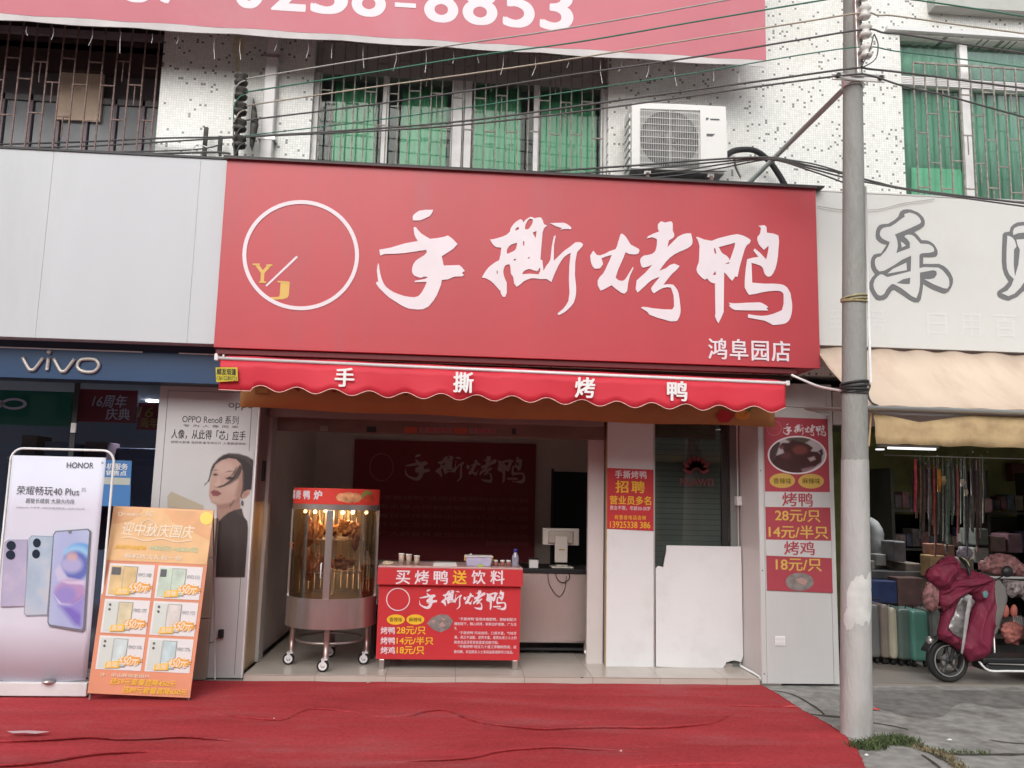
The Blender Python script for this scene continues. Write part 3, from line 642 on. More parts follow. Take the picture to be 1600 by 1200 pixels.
for ch, x0, y0, x1, y1 in (('手', 524, 575, 553, 604), ('撕', 709, 582, 739, 613), ('烤', 899, 590, 929, 621), ('鸭', 1043, 596, 1073, 626)):
    text(ch, x0, y0, x1, y1, VP, M_pure, aw, bold=.03, name='character')
M_stk = mat('sticker_yellow', (0.50, 0.42, 0.02, 1), .5)
st = poly('sticker', [[(337, 574), (371, 574), (372, 595), (338, 597)]], VP, M_stk, aw, lift=0)
text('顺发雨篷', 339, 576, 369, 586, VP, M_ink, aw, lift=.004, bold=.02); text('13612280721', 339, 588, 370, 594, VP, M_ink, aw, lift=.004)

M_orb = mat('orange_banner_cloth', (0.42, 0.20, 0.07, 1), .6, var=.10, vscale=1.3, bump=.1, bscale=6, dirt=(0.52, 0.32, 0.10, 1), dscale=1.1, damt=.6, vec=(.6, 1, 1))
ob = T('promotion_banner', 'orange yellow cloth banner hanging under the red awning across the shop opening', 'banner', (.6, -.3, 2.4))
bm = bmesh.new(); prev = None; n = 90
bx0, bx1 = P(376, 620, -.3).x, P(1210, 640, -.3).x
btop = 2.70
zl_, zr_ = P(376, 636, -.3).z, P(1208, 667, -.3).z
for i in range(n+1):
    t = i/n; x = bx0+(bx1-bx0)*t; zb2 = zl_+(zr_-zl_)*t-.012*math.sin(t*math.pi)+.006*math.sin(t*23); col = []
    for s in (0, .3, .6, 1): col.append(bm.verts.new((x, -.3+.012*math.sin(x*5+s*2)*s, btop+(zb2-btop)*s)))
    if prev:
        for k in range(3): bm.faces.new((prev[k], prev[k+1], col[k+1], col[k]))
    prev = col
o = obj('cloth', bm, M_orb, ob, True); md = o.modifiers.new('t', 'SOLIDIFY'); md.thickness = .002
OBP = PY(-.318)
text('买手撕烤鸭送饮料乐意到家欢迎品尝', 440, 586, 1100, 621, OBP, mat('banner_brown_red', (.27, .06, .025, 1), .6), ob, bold=.02, space=1.15)
M_stamp = mat('stamp_brown', (.30, .10, .03, 1), .6)
poly('stamp', [[(399, 603), (421, 604), (421, 617), (399, 616)], [(401, 605), (419, 606), (419, 615), (401, 614)]], OBP, M_stamp, ob)
poly('printed_flower', [smoothpts2 for smoothpts2 in [[(1120, 648), (1128, 640), (1140, 642), (1147, 650), (1138, 660), (1124, 660)]]], OBP, M_redp, ob)
poly('printed_flower', [ell(1160, 648, 12, 8, 14)], OBP, mat('print_orange', (.75, .3, .05, 1), .5), ob)
poly('printed_leaf', [[(1164, 640), (1175, 636), (1170, 645), (1162, 650)]], OBP, mat('print_green', (.15, .2, .04, 1), .5), ob)

# ------------------------------------------------------------------ left sign board (grey white) and blue fascia
lb = T('blank_sign_board', 'plain grey white panel sign board left of the red sign', 'sign board', (-4, -.42, 2.9))
LY = -.42; lz0, lz1 = P(180, 532, LY).z, P(180, 241, LY).z
xs = [-7.0, -5.4, P(70, 380, LY).x, P(304, 380, LY).x, SX0-.006]
for a, b in zip(xs, xs[1:]): box('panel', a+.001, b-.001, LY, LY+.004, lz0, lz1, M_greyboard, lb, .0008)
box('backing', -7, SX0-.01, LY+.0045, -.02, lz0+.01, lz1-.005, M_greyboard, lb)
box('cap_trim', -7, SX0-.025, LY-.012, -.02, lz1+.001, lz1+.02, M_dark, lb)
M_blue = mat('fascia_blue', (0.016, 0.050, 0.125, 1), .35, var=.15, vscale=.8, spec=.5)
bf = T('blue_fascia', 'dark blue shop fascia with silver letters below the grey white board', 'shop sign', (-3, -.2, 2.4))
BFY = -.22; fz1 = P(180, 536, BFY).z-.01; fz0 = P(180, 595, BFY).z
box('fascia_panel', -7, SX0+.02, BFY, BFY+.03, fz0, fz1-.06, M_blue, bf, .003)
box('fascia_top', -7, SX0+.02, BFY+.01, BFY+.05, fz1-.06, fz1+.02, mat('fascia_navy', (.02, .03, .055, 1), .4), bf)
box('fascia_soffit', -7, SX0+.02, BFY+.031, 0.02, fz0, fz0+.03, mat('navy_soffit', (.012, .02, .035, 1), .5), bf)
box('light_strip', -7, P(222, 548, BFY-.01).x, BFY-.006, BFY+.009, fz1-.066, fz1-.056, M_whtmetal, bf); box('light_strip', P(280, 550, BFY).x, SX0+.01, BFY-.006, BFY+.009, fz1-.066, fz1-.056, M_whtmetal, bf)
M_silver = mat('silver_letter', (0.50, 0.47, 0.44, 1), .35, metal=.3)
CV = lambda pts: [P(20+x/10.667, 540+y/10.667, BFY-.012) for x, y in pts]
for pts, cl in (([(165, 195), (270, 385), (320, 405), (370, 385), (510, 205)], 0), ([(600, 205), (570, 410)], 0), ([(685, 215), (790, 410), (840, 430), (890, 410), (1030, 225)], 0),
                ([(1170, 230), (1350, 230), (1420, 280), (1430, 350), (1350, 435), (1180, 432), (1085, 370), (1095, 280)], 1)):
    tube('letter', smoothpts(CV(pts), 5, bool(cl)), .0155, M_silver, bf, 8, bool(cl))
cd = CV([(605, 110)])[0]; bm = bmesh.new(); bmesh.ops.create_icosphere(bm, subdivisions=1, radius=.022, matrix=Matrix.Translation(cd)); obj('letter_dot', bm, M_silver, bf)

# ------------------------------------------------------------------ left phone shop
ps = T('phone_shop', 'dim phone shop behind glass at left with green and red signs inside', 'shop', (-3.5, .6, 0))
PSY = .45
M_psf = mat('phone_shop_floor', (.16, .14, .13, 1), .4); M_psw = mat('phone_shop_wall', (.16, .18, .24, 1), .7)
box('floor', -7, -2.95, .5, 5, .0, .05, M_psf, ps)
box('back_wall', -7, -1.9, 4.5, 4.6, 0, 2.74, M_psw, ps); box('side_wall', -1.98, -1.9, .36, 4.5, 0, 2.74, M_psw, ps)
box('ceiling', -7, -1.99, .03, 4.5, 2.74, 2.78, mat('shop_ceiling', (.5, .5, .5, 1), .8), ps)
g_ = box('glass_front', -7, -2.4, PSY, PSY+.01, .02, 2.7, glass_mat('shopfront_glass', (.85, .88, .95, 1), .5), ps)
for px in (108, 118): pass
box('glass_frame', P(109, 700, PSY).x, P(117, 700, PSY).x, PSY-.02, PSY-.002, .0, 2.7, M_dark, ps)
box('door_handle', P(110, 680, PSY-.03).x, P(118, 680, PSY-.03).x, PSY-.04, PSY-.022, P(114, 676, PSY-.03).z, P(114, 661, PSY-.03).z, M_whtmetal, ps)
M_green = mat('sign_green', (0.015, 0.17, 0.09, 1), .4)
gp = pbox('green_sign', -60, 610, 112, 664, 1.2, .06, M_green, ps)
for cx in (-14, 22): poly('letter', [ell(cx, 631, 20, 9, 30), ell(cx, 631, 15, 5.5, 30)], PY(1.19), M_char, gp)
M_rp = mat('poster_dark_red', (.34, .05, .06, 1), .5)
r1 = pbox('red_poster', 122, 609, 213, 660, 1.5, .02, M_rp, ps); r2 = pbox('red_poster', 215, 630, 262, 672, 2.0, .02, M_rp, ps)
text('16周年', 146, 617, 198, 637, PY(1.49), M_char, r1, bold=.02, shear=.2); text('庆典', 166, 638, 203, 656, PY(1.49), M_char, r1, bold=.02)
text('16', 217, 636, 240, 652, PY(1.99), M_yeld, r2, bold=.02, shear=.2); text('周年', 220, 653, 246, 668, PY(1.99), M_yeld, r2, bold=.02)
M_lampe = mat('downlight_glow', (.9, .9, .9, 1), .5, emit=(1, .97, .92, 1), estr=9)
for px, py in ((119, 644), (238, 626)):
    p = G(px, py, 2.73); lathe('downlight', [(0, 0), (.075, 0), (.075, .012)], (p.x, p.y, 2.715), M_lampe, ps, 16)
    l = bpy.data.lights.new('downlight_bulb', 'SPOT'); l.energy = 110; l.spot_size = 1.6; l.shadow_soft_size = .06; lo = bpy.data.objects.new('downlight_bulb', l); COL.objects.link(lo); lo.location = (p.x, p.y, 2.70)
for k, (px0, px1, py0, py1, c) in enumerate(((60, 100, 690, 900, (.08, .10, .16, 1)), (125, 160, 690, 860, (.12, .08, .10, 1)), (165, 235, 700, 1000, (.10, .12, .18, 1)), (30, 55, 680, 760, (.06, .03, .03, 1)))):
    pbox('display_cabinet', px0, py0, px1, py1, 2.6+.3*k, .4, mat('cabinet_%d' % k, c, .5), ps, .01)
bs = T('blue_notice', 'blue and white paper notice stuck on the dark shop glass behind the phone banner', 'notice', (P(180, 755, PSY-.005).x, PSY-.005, 1.8))
M_sky = mat('notice_blue', (.06, .19, .45, 1), .5); M_pap = mat('notice_paper', (.45, .47, .42, 1), .6)
poly('paper', [[(150, 718), (206, 720), (203, 792), (148, 790)]], PY(PSY-.003), M_sky, bs, lift=0)
poly('cream_band', [[(150, 745), (204, 747), (203, 758), (149, 756)]], PY(PSY-.003), M_pap, bs, lift=.003)
text('手机服务', 156, 724, 200, 734, PY(PSY-.003), M_pure, bs, lift=.004, bold=.02); text('销售点', 166, 735, 198, 743, PY(PSY-.003), M_pure, bs, lift=.004, bold=.02)

# ------------------------------------------------------------------ phone advert pillar
PLY = .1; PP = PY(PLY)
ad = T('advert_pillar', 'tall white advert pillar printed with a woman in black, between the two shops', 'advert pillar', (-2.3, PLY, 0))
px0, px1 = P(250, 610, PLY).x, P(403, 640, PLY).x; adt = 2.62
M_adw = mat('advert_white', (0.52, 0.51, 0.51, 1), .35, var=.03)
box('pillar_face', px0, px1, PLY, PLY+.03, .005, adt, M_adw, ad, .004)
box('pillar_core', px0+.005, px1-.03, PLY+.031, PLY+.25, .005, adt, M_adw, ad)
box('corner_trim', px1+.001, px1+.018, PLY-.006, PLY+.04, .005, adt, M_whtmetal, ad, .003)
lx0, lx1 = P(262, 620, PLY).x, P(393, 640, PLY).x; lz = P(330, 612, PLY).z
for q in ((lx0, lx0+.004, .1, lz), (lx1, lx1+.004, .03, lz), (lx0, lx1, lz-.004, lz)): box('border_line', q[0], q[1], PLY-.0015, PLY+.001, q[2], q[3], M_grey_ink, ad)
text('oppo', 357, 630, 396, 641, PP, M_grey_ink, ad, bold=.012)
text('OPPO Reno8 系列', 285, 649, 373, 662, PP, M_grey_ink, ad, bold=.005)
text('专 为 人 像 而 来', 286, 664, 373, 668, PP, M_grey_ink, ad)
text('人像，从此得「芯」应手', 268, 672, 384, 687, PP, M_ink, ad, bold=.005)
text('超感光影像 自研影像专用芯片 人像超清视频', 267, 690, 384, 694, PP, M_grey_ink, ad)
CW = lambda p: crop((310, 690), 5.217, p)
M_skin = mat('print_skin', (.40, .25, .205, 1), .5, var=.06, vscale=9); M_skinD = mat('print_skin_shadow', (.26, .15, .12, 1), .5)
M_hair = mat('print_hair', (.035, .025, .025, 1), .5, var=.2, vscale=20); M_cloth = mat('print_black_cloth', (.042, .032, .030, 1), .5, var=.1, vscale=6)
M_lip = mat('print_lip', (.17, .055, .055, 1), .5)
BGp = (.52, .51, .505); SK = (.44, .285, .235); SKs = (.27, .155, .125); HA = (.035, .026, .028)
LY_ = [(CW([(100,235),(125,180),(165,135),(205,108),(250,96),(330,100),(400,120),(450,150),(452,300),(432,395),(418,395),(385,415),(355,470),(335,440),(300,300),(150,210)]), HA, 1.2),
 (CW([(148,505),(335,430),(350,560),(300,575),(240,600),(180,650),(160,660),(150,590)]), (.33,.20,.165), 1.5), (CW([(150,500),(260,490),(340,440),(345,480),(250,540),(170,550)]), SKs, 2.2, .8),
 (CW([(352,440),(372,408),(405,392),(425,398),(418,430),(388,460),(358,470)]), (.38,.22,.18), .8), (CW([(372,430),(395,412),(405,425),(380,448)]), SKs, .8, .6),
 (CW([(120,235),(140,190),(190,152),(250,135),(310,145),(345,180),(358,240),(358,360),(345,430),(310,475),(240,508),(170,518),(125,505),(98,480),(86,440),(88,395),(92,360),(96,320),(108,280)]), SK, 1.0),
 (CW(ell(215,215,75,50,20)), (.52,.36,.31), 3, .7), (CW(ell(270,360,60,60,20)), (.50,.33,.28), 4, .6), (CW([(345,200),(362,260),(360,400),(320,470),(300,440),(330,330)]), SKs, 3, .75), (CW([(100,490),(170,512),(260,495),(330,450),(345,430),(310,480),(240,512),(160,522)]), SKs, 2, .7),
 (CW(ell(137,268,26,13,16)), SKs, 1.5, .6), (CW(ell(255,298,38,16,16)), SKs, 1.8, .6), (CW([(118,270),(140,260),(162,272),(140,279)]), (.05,.03,.03), .5), (CW([(222,300),(250,287),(295,293),(280,308),(245,310)]), (.05,.03,.03), .5), (CW([(112,240),(140,226),(165,232),(140,236)]), (.10,.06,.05), .7, .8), (CW([(212,252),(250,236),(300,240),(262,246)]), (.10,.06,.05), .7, .8),
 (CW([(165,280),(150,330),(122,352),(135,366),(170,366),(188,352),(180,330)]), (.52,.36,.31), 2, .7), (CW([(122,356),(140,369),(172,368),(190,350),(178,376),(140,378)]), SKs, .9, .9), (CW([(100,410),(128,392),(142,398),(160,400),(192,425),(158,445),(118,443)]), (.22,.075,.075), .6), (CW([(100,413),(140,416),(190,426),(140,421)]), (.10,.03,.03), .4, .8), (CW(ell(140,470,28,12,14)), (.50,.34,.29), 2, .5),
 (CW([(340,185),(358,215),(345,260),(310,300),(262,340),(215,365),(175,376),(150,370),(205,352),(250,318),(285,280),(318,225)]), HA, .7, .9), (CW([(325,200),(300,260),(250,300),(232,312),(270,270),(305,215)]), HA, .7, .7), (CW([(345,250),(330,300),(290,330),(240,360),(280,325),(322,280)]), HA, .8, .6),
 (CW([(122,180),(100,235),(85,300),(70,335),(48,350),(62,348),(92,322),(104,280),(125,215)]), HA, .8, .9), (CW([(60,335),(45,365),(52,362),(72,335)]), HA, .8, .6), (CW([(240,98),(330,102),(420,140),(440,200),(380,140),(300,118)]), (.10,.075,.075), 3, .6),
 (CW([(262,545),(255,520),(275,500),(290,470),(295,474),(280,505),(262,530)]), HA, .5, .7),
 (CW([(163,655),(200,615),(245,580),(290,560),(355,547),(362,580),(372,612),(400,648),(406,700),(402,800),(395,900),(380,1108),(140,1105),(146,950),(152,850),(160,720)]), (.048,.036,.034), .8), (CW([(290,560),(355,547),(370,612),(330,600)]), (.075,.055,.052), 1.5, .7), (CW([(300,700),(340,850),(320,1100),(270,1100),(290,850)]), (.062,.048,.045), 4, .7), (CW([(145,950),(160,720),(170,900),(160,1105),(141,1105)]), (.03,.022,.02), 2, .8),
 (CW([(155,560),(160,640),(150,760),(146,760),(150,640)]), HA, .5, .8)]
paint('portrait_print', (312, 704, 397, 903), .45, BGp, LY_, PP, ad, lift=.004, clip=[(313, 705), (397, 705), (384, 902), (326, 902)])
poly('printed_earring', [ell(379, 786, 2, 4.5, 10)], PP, M_grey_ink, ad, lift=.0094)
poly('printed_phone', [[(262, 775), (268, 768), (318, 790), (318, 800), (262, 792)]], PP, mat('print_gold_phone', (.42, .36, .27, 1), .5), ad, lift=.003)
pl_ = box('plug', P(342, 994, PLY).x, P(350, 994, PLY).x, PLY-.04, PLY-.001, P(346, 996, PLY).z, P(346, 983, PLY).z, M_black, ad, .004)
tube('plug_cord', smoothpts([P(343, 994, PLY-.02), P(337, 999, PLY-.03), P(331, 1004, PLY-.02), P(326, 1003, PLY-.01)]), .003, M_black, ad, 5)
# beige tiled pier
M_beige = mat('beige_tile_pier', (.33, .275, .22, 1), .35, var=.06, vscale=3)
bp_ = T('tiled_pier', 'low beige tiled pier partly hidden behind the orange poster stand', 'pier', (-2.5, -.2, 0))
bxr = P(325, 1040, .09).x
for i in range(3):
    z0 = .003+i*.51; z1 = z0+(.505 if i < 2 else .34); box('tile', bxr-.30, bxr, .03, PLY-.002, z0, z1, M_beige, bp_, .004)
# left jamb
jb = T('shop_jamb', 'wood toned left jamb of the duck shop opening with a small dark device', 'wall', (-1.75, .3, 0))
xj = px1+.019
M_jw = mat('jamb_brown', (.27, .20, .185, 1), .3, var=.08, vscale=3); M_jg = mat('jamb_gold', (.50, .36, .20, 1), .25, var=.08, vscale=3); M_rail = mat('shutter_rail_grey', (.52, .49, .47, 1), .4)
box('upper_lining', xj-.02, xj, PLY+.05, PLY+.42, 1.52, 2.6, M_jw, jb); box('lower_lining', xj-.02, xj, PLY+.05, PLY+.42, .06, 1.515, M_jg, jb)
box('shutter_rail', xj-.03, xj+.03, PLY+.421, PLY+.62, .06, 2.6, M_rail, jb, .004)
box('door_device', xj+.001, xj+.02, PLY+.22, PLY+.30, P(421, 752, .35).z, P(421, 720, .35).z, M_black, jb, .004)
# ------------------------------------------------------------------ duck shop interior
ds = T('duck_shop_room', 'brown walled interior of the roast duck shop with dark back doorway', 'shop', (.6, 2, FZ))
XL = xj-.03; BY = 3.5; RX = 3.02
box('left_wall', XL-.06, XL-.001, PLY+.622, BY, FZ, 2.6, M_room, ds)
zd = P(899, 737, BY).z; dx0, dx1 = P(864, 800, BY).x, P(934, 800, BY).x
bm = bmesh.new(); abox(bm, XL, dx0, BY, BY+.1, FZ, 2.6); abox(bm, dx1, RX, BY, BY+.1, FZ, 2.6); abox(bm, dx0, dx1, BY, BY+.1, zd, 2.6); obj('back_wall', bm, M_room, ds)
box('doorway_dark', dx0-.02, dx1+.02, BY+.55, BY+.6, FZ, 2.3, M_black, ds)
for a, b in ((dx0-.03, dx0), (dx1, dx1+.03)): box('door_frame', a, b, BY-.02, BY-.001, FZ, zd+.03, M_brown, ds)
box('right_wall', RX, RX+.06, .56, BY, FZ, 2.6, M_room, ds)
box('ceiling', XL, RX, .25, BY, 2.56, 2.6, mat('duck_ceiling', (.70, .66, .62, 1), .8), ds)
box('lintel', xj+.03, 1.45, .36, .50, 2.30, 2.56, M_jw, ds)
sp0, sp1 = P(434, 660, .5).x, P(944, 670, .5).x
sh = T('roller_shutter', 'rolled up brown shutter box with a strip of faded stickers above the duck shop opening', 'shutter', (.2, .5, 2.3))
zs0, zs1 = P(690, 680, .5).z, P(690, 655, .5).z
M_shb = mat('shutter_brown', (.085, .045, .04, 1), .5, var=.15)
for k in range(4): box('slat', sp0, sp1, .5-.012*k, .56, zs1-.02+.06*k, zs1+.038+.06*k, M_shb, sh, .006)
box('bottom_rail', sp0, sp1, .47, .55, zs0, zs1-.025, mat('rail_brown', (.17, .10, .085, 1), .4, var=.2, vscale=3), sh, .006)
M_os = mat('faded_orange_sticker', (.40, .09, .045, 1), .5); M_gs = mat('faded_grey_sticker', (.22, .16, .15, 1), .5)
for a, b, m_ in ((500, 512, M_gs), (573, 588, M_ink), (632, 652, M_os), (655, 706, M_gs), (709, 730, M_os), (733, 775, M_gs), (800, 806, M_ink)):
    y = 672+(a-690)*.014; poly('sticker', [[(a, y-4), (b, y-4+.2), (b, y+5.2), (a, y+5)]], PY(.469), m_, sh)
text('手撕烤鸭', 657, 668, 704, 676, PY(.467), M_redd, sh, bold=.02); text('手撕烤鸭', 735, 669, 773, 677, PY(.467), M_redd, sh, bold=.02)
# back banner
bb = T('menu_banner', 'dark red wall banner with brush lettering on the back wall of the duck shop', 'banner', (.2, BY-.05, 1.8))
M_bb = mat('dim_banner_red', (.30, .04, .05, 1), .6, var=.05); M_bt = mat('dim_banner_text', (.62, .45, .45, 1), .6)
BBP = PY(BY-.05)
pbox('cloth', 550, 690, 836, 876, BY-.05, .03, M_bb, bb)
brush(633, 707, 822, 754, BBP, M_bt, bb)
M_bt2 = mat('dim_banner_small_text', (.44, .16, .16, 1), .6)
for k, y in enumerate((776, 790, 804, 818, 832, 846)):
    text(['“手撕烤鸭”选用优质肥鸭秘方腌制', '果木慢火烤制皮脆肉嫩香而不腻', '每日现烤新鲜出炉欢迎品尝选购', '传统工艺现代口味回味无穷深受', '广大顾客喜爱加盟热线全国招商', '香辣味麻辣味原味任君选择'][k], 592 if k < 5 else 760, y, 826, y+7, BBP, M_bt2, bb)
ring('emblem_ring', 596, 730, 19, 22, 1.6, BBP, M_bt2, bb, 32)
# pillar with job notice
pil = T('white_pillar', 'white panelled pillar between duck shop opening and glass door', 'pillar', (1.7, .46, FZ))
QX0, QX1 = P(948, 850, .46).x, P(1021.5, 850, .46).x
box('face_panel', QX0, QX1, .46, .50, FZ, 2.6, M_white, pil, .003)
box('core', QX0+.01, QX1-.01, .501, .75, FZ, 2.6, M_side, pil)
box('edge_strip', QX0-.004, QX0-.0005, .455, .50, FZ+.0, 2.6, M_yeld, pil); box('edge_strip', QX1+.0005, QX1+.012, .457, .50, FZ, 2.6, M_alu, pil)
box('return_face', QX0-.16, QX0-.006, .60, .66, FZ, 2.6, M_pinkwhite, pil)
jn = T('job_notice', 'red recruitment poster with yellow characters on the white pillar', 'poster', (1.7, .45, 1.6))
JP = PY(.455)
poly('paper', [[(948.5, 731), (1021, 734), (1021, 829.5), (948.5, 826)]], JP, M_redp, jn, lift=0, thick=.002)
text('手撕烤鸭', 961, 735.5, 1010, 747.5, JP, M_char, jn, bold=.02, space=1.1, lift=.003)
text('招聘', 962, 751.5, 1007, 770, JP, M_yel, jn, bold=.025, space=1.25, lift=.003); text('营业员多名', 953, 775, 1017, 788.5, JP, M_yel, jn, bold=.025, space=1.05, lift=.003)
text('男女不限，年龄20-35岁', 953, 790.5, 1016, 797.5, JP, M_char, jn, bold=.01, lift=.003); text('有意者电话咨询', 960, 805, 1009, 812, JP, M_yel, jn, bold=.01, space=1.1, lift=.003)
text('13925338 386', 953, 815, 1016, 825, JP, M_yel, jn, bold=.015, lift=.003)
# glass door with shutter, white board
gd = T('glass_door', 'glass door over a closed slatted shutter with painted faint red reflection of a flower logo, right of the white pillar', 'door', (2.4, .5, FZ))
DX0, DX1 = QX1+.014, P(1157, 850, .5).x
M_slat = mat('shutter_slat_grey', (.36, .37, .36, 1), .4, var=.15, vscale=3)
bm = bmesh.new(); z = FZ+.02
while z < 2.5:
    abox(bm, DX0, DX1-.16, .60, .615, z, z+.048); z += .052
STUFF(obj('shutter_slats', bm, M_slat, gd))
box('shutter_back', DX0, DX1, .63, .64, FZ, 2.56, M_dark, gd)
box('door_pane', DX0+.004, DX1-.09, .53, .538, FZ+.03, 2.5, glass_mat('door_glass', (.72, .75, .73, 1), 2.0), gd)
box('side_rail', DX1-.088, DX1-.01, .515, .60, FZ, 2.56, mat('rail_green_grey', (.19, .20, .19, 1), .35), gd, .004)
box('floor_rail', DX0, DX1-.09, .515, .56, FZ, FZ+.028, M_alu, gd)
M_logorefl = mat('logo_reflection_red', (.17, .03, .035, 1), .5)  # reflection of a logo, painted as flat red shapes on the glass
for a in (-78, -54, -30, -10, 10, 30, 54, 78):
    if abs(a) > 5:
        r0, r1, wd = 5, 27 if abs(a) < 60 else 22, 5.2; q = []
        for k in range(9):
            t = k/8; q.append((r0+(r1-r0)*t, -wd*math.sin(math.pi*t**.8)))
        q += [(x, -y) for x, y in q[::-1][1:-1]]
        t = math.radians(a); poly('reflected_petal', [[(1088+x*math.sin(t)+y*math.cos(t), 738-x*math.cos(t)+y*math.sin(t)) for x, y in q]], PY(.526), M_logorefl, gd)
text('HUAWEI', 1063, 748, 1114, 759, PY(.526), M_logorefl, gd, bold=.02)
wb = T('white_board', 'white board with torn corners leaning over the lower half of the glass door', 'board', (2.4, .47, FZ))
WP = PY(.475)
poly('board', [[(1041, 852), (1157, 854), (1160, 1024), (1157, 1034), (1146, 1031), (1134, 1034), (1128, 1044), (1024, 1041), (1024, 888), (1028, 884), (1036, 886), (1038, 872), (1040, 864)]], WP, M_white, wb, thick=.02, lift=0)
# right jamb and price pillar
rj = T('right_jamb_wall', 'pinkish white side wall of the door recess with conduit and socket', 'wall', (2.83, .25, 0))
RJX = P(1187, 860, 0).x
box('side_panel', RJX, RJX+.05, .012, .64, FZ+.0, 2.6, M_pinkwhite, rj)
box('baseboard', RJX-.01, RJX-.0005, .02, .5, FZ, FZ+.03, M_alu, rj)
q0 = P(1155, 782, .48); box('socket_box', RJX-.05, RJX-.001, .44, .54, q0.z-.05, q0.z+.04, M_pure, rj, .006)
tube('conduit', [(RJX-.02, .50, FZ+.02), (RJX-.02, .50, q0.z-.05)], .008, M_whtmetal, rj, 8); tube('conduit', [(RJX-.02, .50, q0.z+.04), (RJX-.02, .50, 2.5)], .008, M_whtmetal, rj, 8)
tube('floor_conduit', [(RJX-.02, .49, FZ+.012), (RJX-.015, .03, FZ+.012), (RJX-.01, -.01, .05)], .009, M_pure, rj, 8)
pp = T('price_pillar', 'white metal clad pillar with red price board at the right of the duck shop', 'pillar', (3.15, 0, 0))
PX0, PX1 = P(1187.5, 870, 0).x, P(1306.5, 870, 0).x
ztop = 2.72
M_clad = mat('cladding_white', (.56, .555, .55, 1), .35, var=.05, vscale=1.5, dirt=(.40, .38, .36, 1), dscale=1.4, damt=.35, vec=(1, 1, .4))
zsm = P(1240, 636, 0).z
box('cladding_panel', PX0, PX0+.046, 0, .04, .015, ztop, M_clad, pp, .004); box('cladding_panel', PX1-.05, PX1, 0, .04, .015, ztop, M_clad, pp, .004)
box('cladding_panel', PX0+.048, PX1-.052, .003, .04, .015, zsm-.002, M_clad, pp, .003); box('cladding_panel', PX0+.048, PX1-.052, .003, .04, zsm+.002, ztop, M_clad, pp, .003)
box('core', PX0+.055, PX1-.005, .041, .6, .01, ztop, M_side, pp)
so = pbox('switch_plate', 1211, 994, 1227, 1009, -.006, .008, M_pure, pp, .002)
for k in (0, 1): pbox('switch_key', 1212.5, 996+6*k, 1225.5, 1000.5+6*k, -.009, .003, M_whtmetal, so)
for k in range(3): 
    z = .1+.9*k; lathe('rivet', [(0, -.003), (.006, -.001), (.006, 0)], (PX0+.02, 0, z), M_dark, pp, 8, 'Y')
pb = T('price_board', 'red and white price board for roast duck and chicken on the white pillar', 'poster', (3.15, -.01, 1.7))
PBP = PY(-.003); K = dict(lift=.0065)
poly('board', [[(1193, 651), (1293, 655), (1301, 926.5), (1198.5, 922)]], PBP, M_redd, pb, thick=.004, lift=0)
poly('white_band', [[(1194.5, 768), (1296.5, 769), (1297, 793), (1195, 792)]], PBP, M_clad, pb, lift=.0045)
poly('white_band', [[(1196, 843), (1298, 845), (1299, 872), (1197, 868)]], PBP, M_clad, pb, lift=.0045)
brush(1223, 661, 1290, 681, PBP, M_char, pb, .0065)
ring('emblem_ring', 1209, 669, 12, 12, 1.2, PBP, mat('faint_pink', (.50, .13, .15, 1), .5), pb, 32, lift=.004)
ring('picture_ring', 1245, 711, 46, 30, 2.2, PBP, M_char, pb, 40, lift=.006)
M_dk = mat('print_dark_duck', (.055, .02, .022, 1), .4, var=.5, vscale=14); M_dk2 = mat('print_duck_brown', (.13, .035, .035, 1), .4, var=.4, vscale=18); M_plate = mat('print_plate', (.45, .40, .42, 1), .4, var=.2, vscale=10)
DKc = (.06,.022,.024)
paint('duck_picture', (1199, 681, 1291, 741), .5, (.46,.40,.42), [([(1200,735),(1203,700),(1214,688),(1219,692),(1209,722)], (.07,.045,.045), 1), ([(1224,684),(1260,682),(1268,686),(1250,698),(1238,694)], (.10,.08,.06), 1.6), ([(1206,724),(1212,712),(1225,708),(1222,700),(1217,697),(1222,692),(1232,692),(1238,687),(1250,690),(1262,694),(1270,700),(1266,705),(1277,706),(1284,712),(1283,722),(1272,730),(1258,738),(1235,742),(1216,734)], DKc, 1.0), (ell(1250,703,12,7,16), (.20,.055,.05), 2.5, .8), (ell(1228,712,8,5,14), (.12,.04,.045), 2.5, .8), ([(1262,716),(1272,713),(1274,718),(1266,721)], (.46,.36,.36), 1.2, .9), ([(1252,733),(1270,729),(1266,736),(1254,738)], (.34,.22,.24), 2, .8), (ell(1221,699,4,3,10), (.16,.05,.055), 1), ([(1278,705),(1284,701),(1286,709),(1282,714),(1281,708)], (.05,.03,.03), .8)], PBP, pb, lift=.0062, grain=.1, clip=ell(1245, 711, 44, 28, 40))
for cx, s in ((1222, '香辣味'), (1267, '麻辣味')):
    poly('yellow_oval', [ell(cx, 751+(cx-1222)*.02, 20, 11.5, 30)], PBP, M_yeld, pb, lift=.004)
    text(s, cx-14, 747, cx+14, 756, PBP, mat('print_olive', (.14, .10, .01, 1), .5), pb, bold=.02, lift=.0065)
text('烤鸭', 1222, 770, 1269, 791, PBP, M_redd, pb, bold=.02, lift=.007); text('烤鸡', 1225, 846, 1272, 867, PBP, M_redd, pb, bold=.02, lift=.007)
text('28元/只', 1211, 797, 1281, 815, PBP, M_gold, pb, bold=.02, **K); text('14元/半只', 1201, 821, 1293, 841, PBP, M_gold, pb, bold=.02, **K); text('18元/只', 1212, 873, 1283, 892, PBP, M_gold, pb, bold=.02, **K)
M_dish = mat('print_dish_grey', (.22, .19, .18, 1), .5, var=.3, vscale=20)
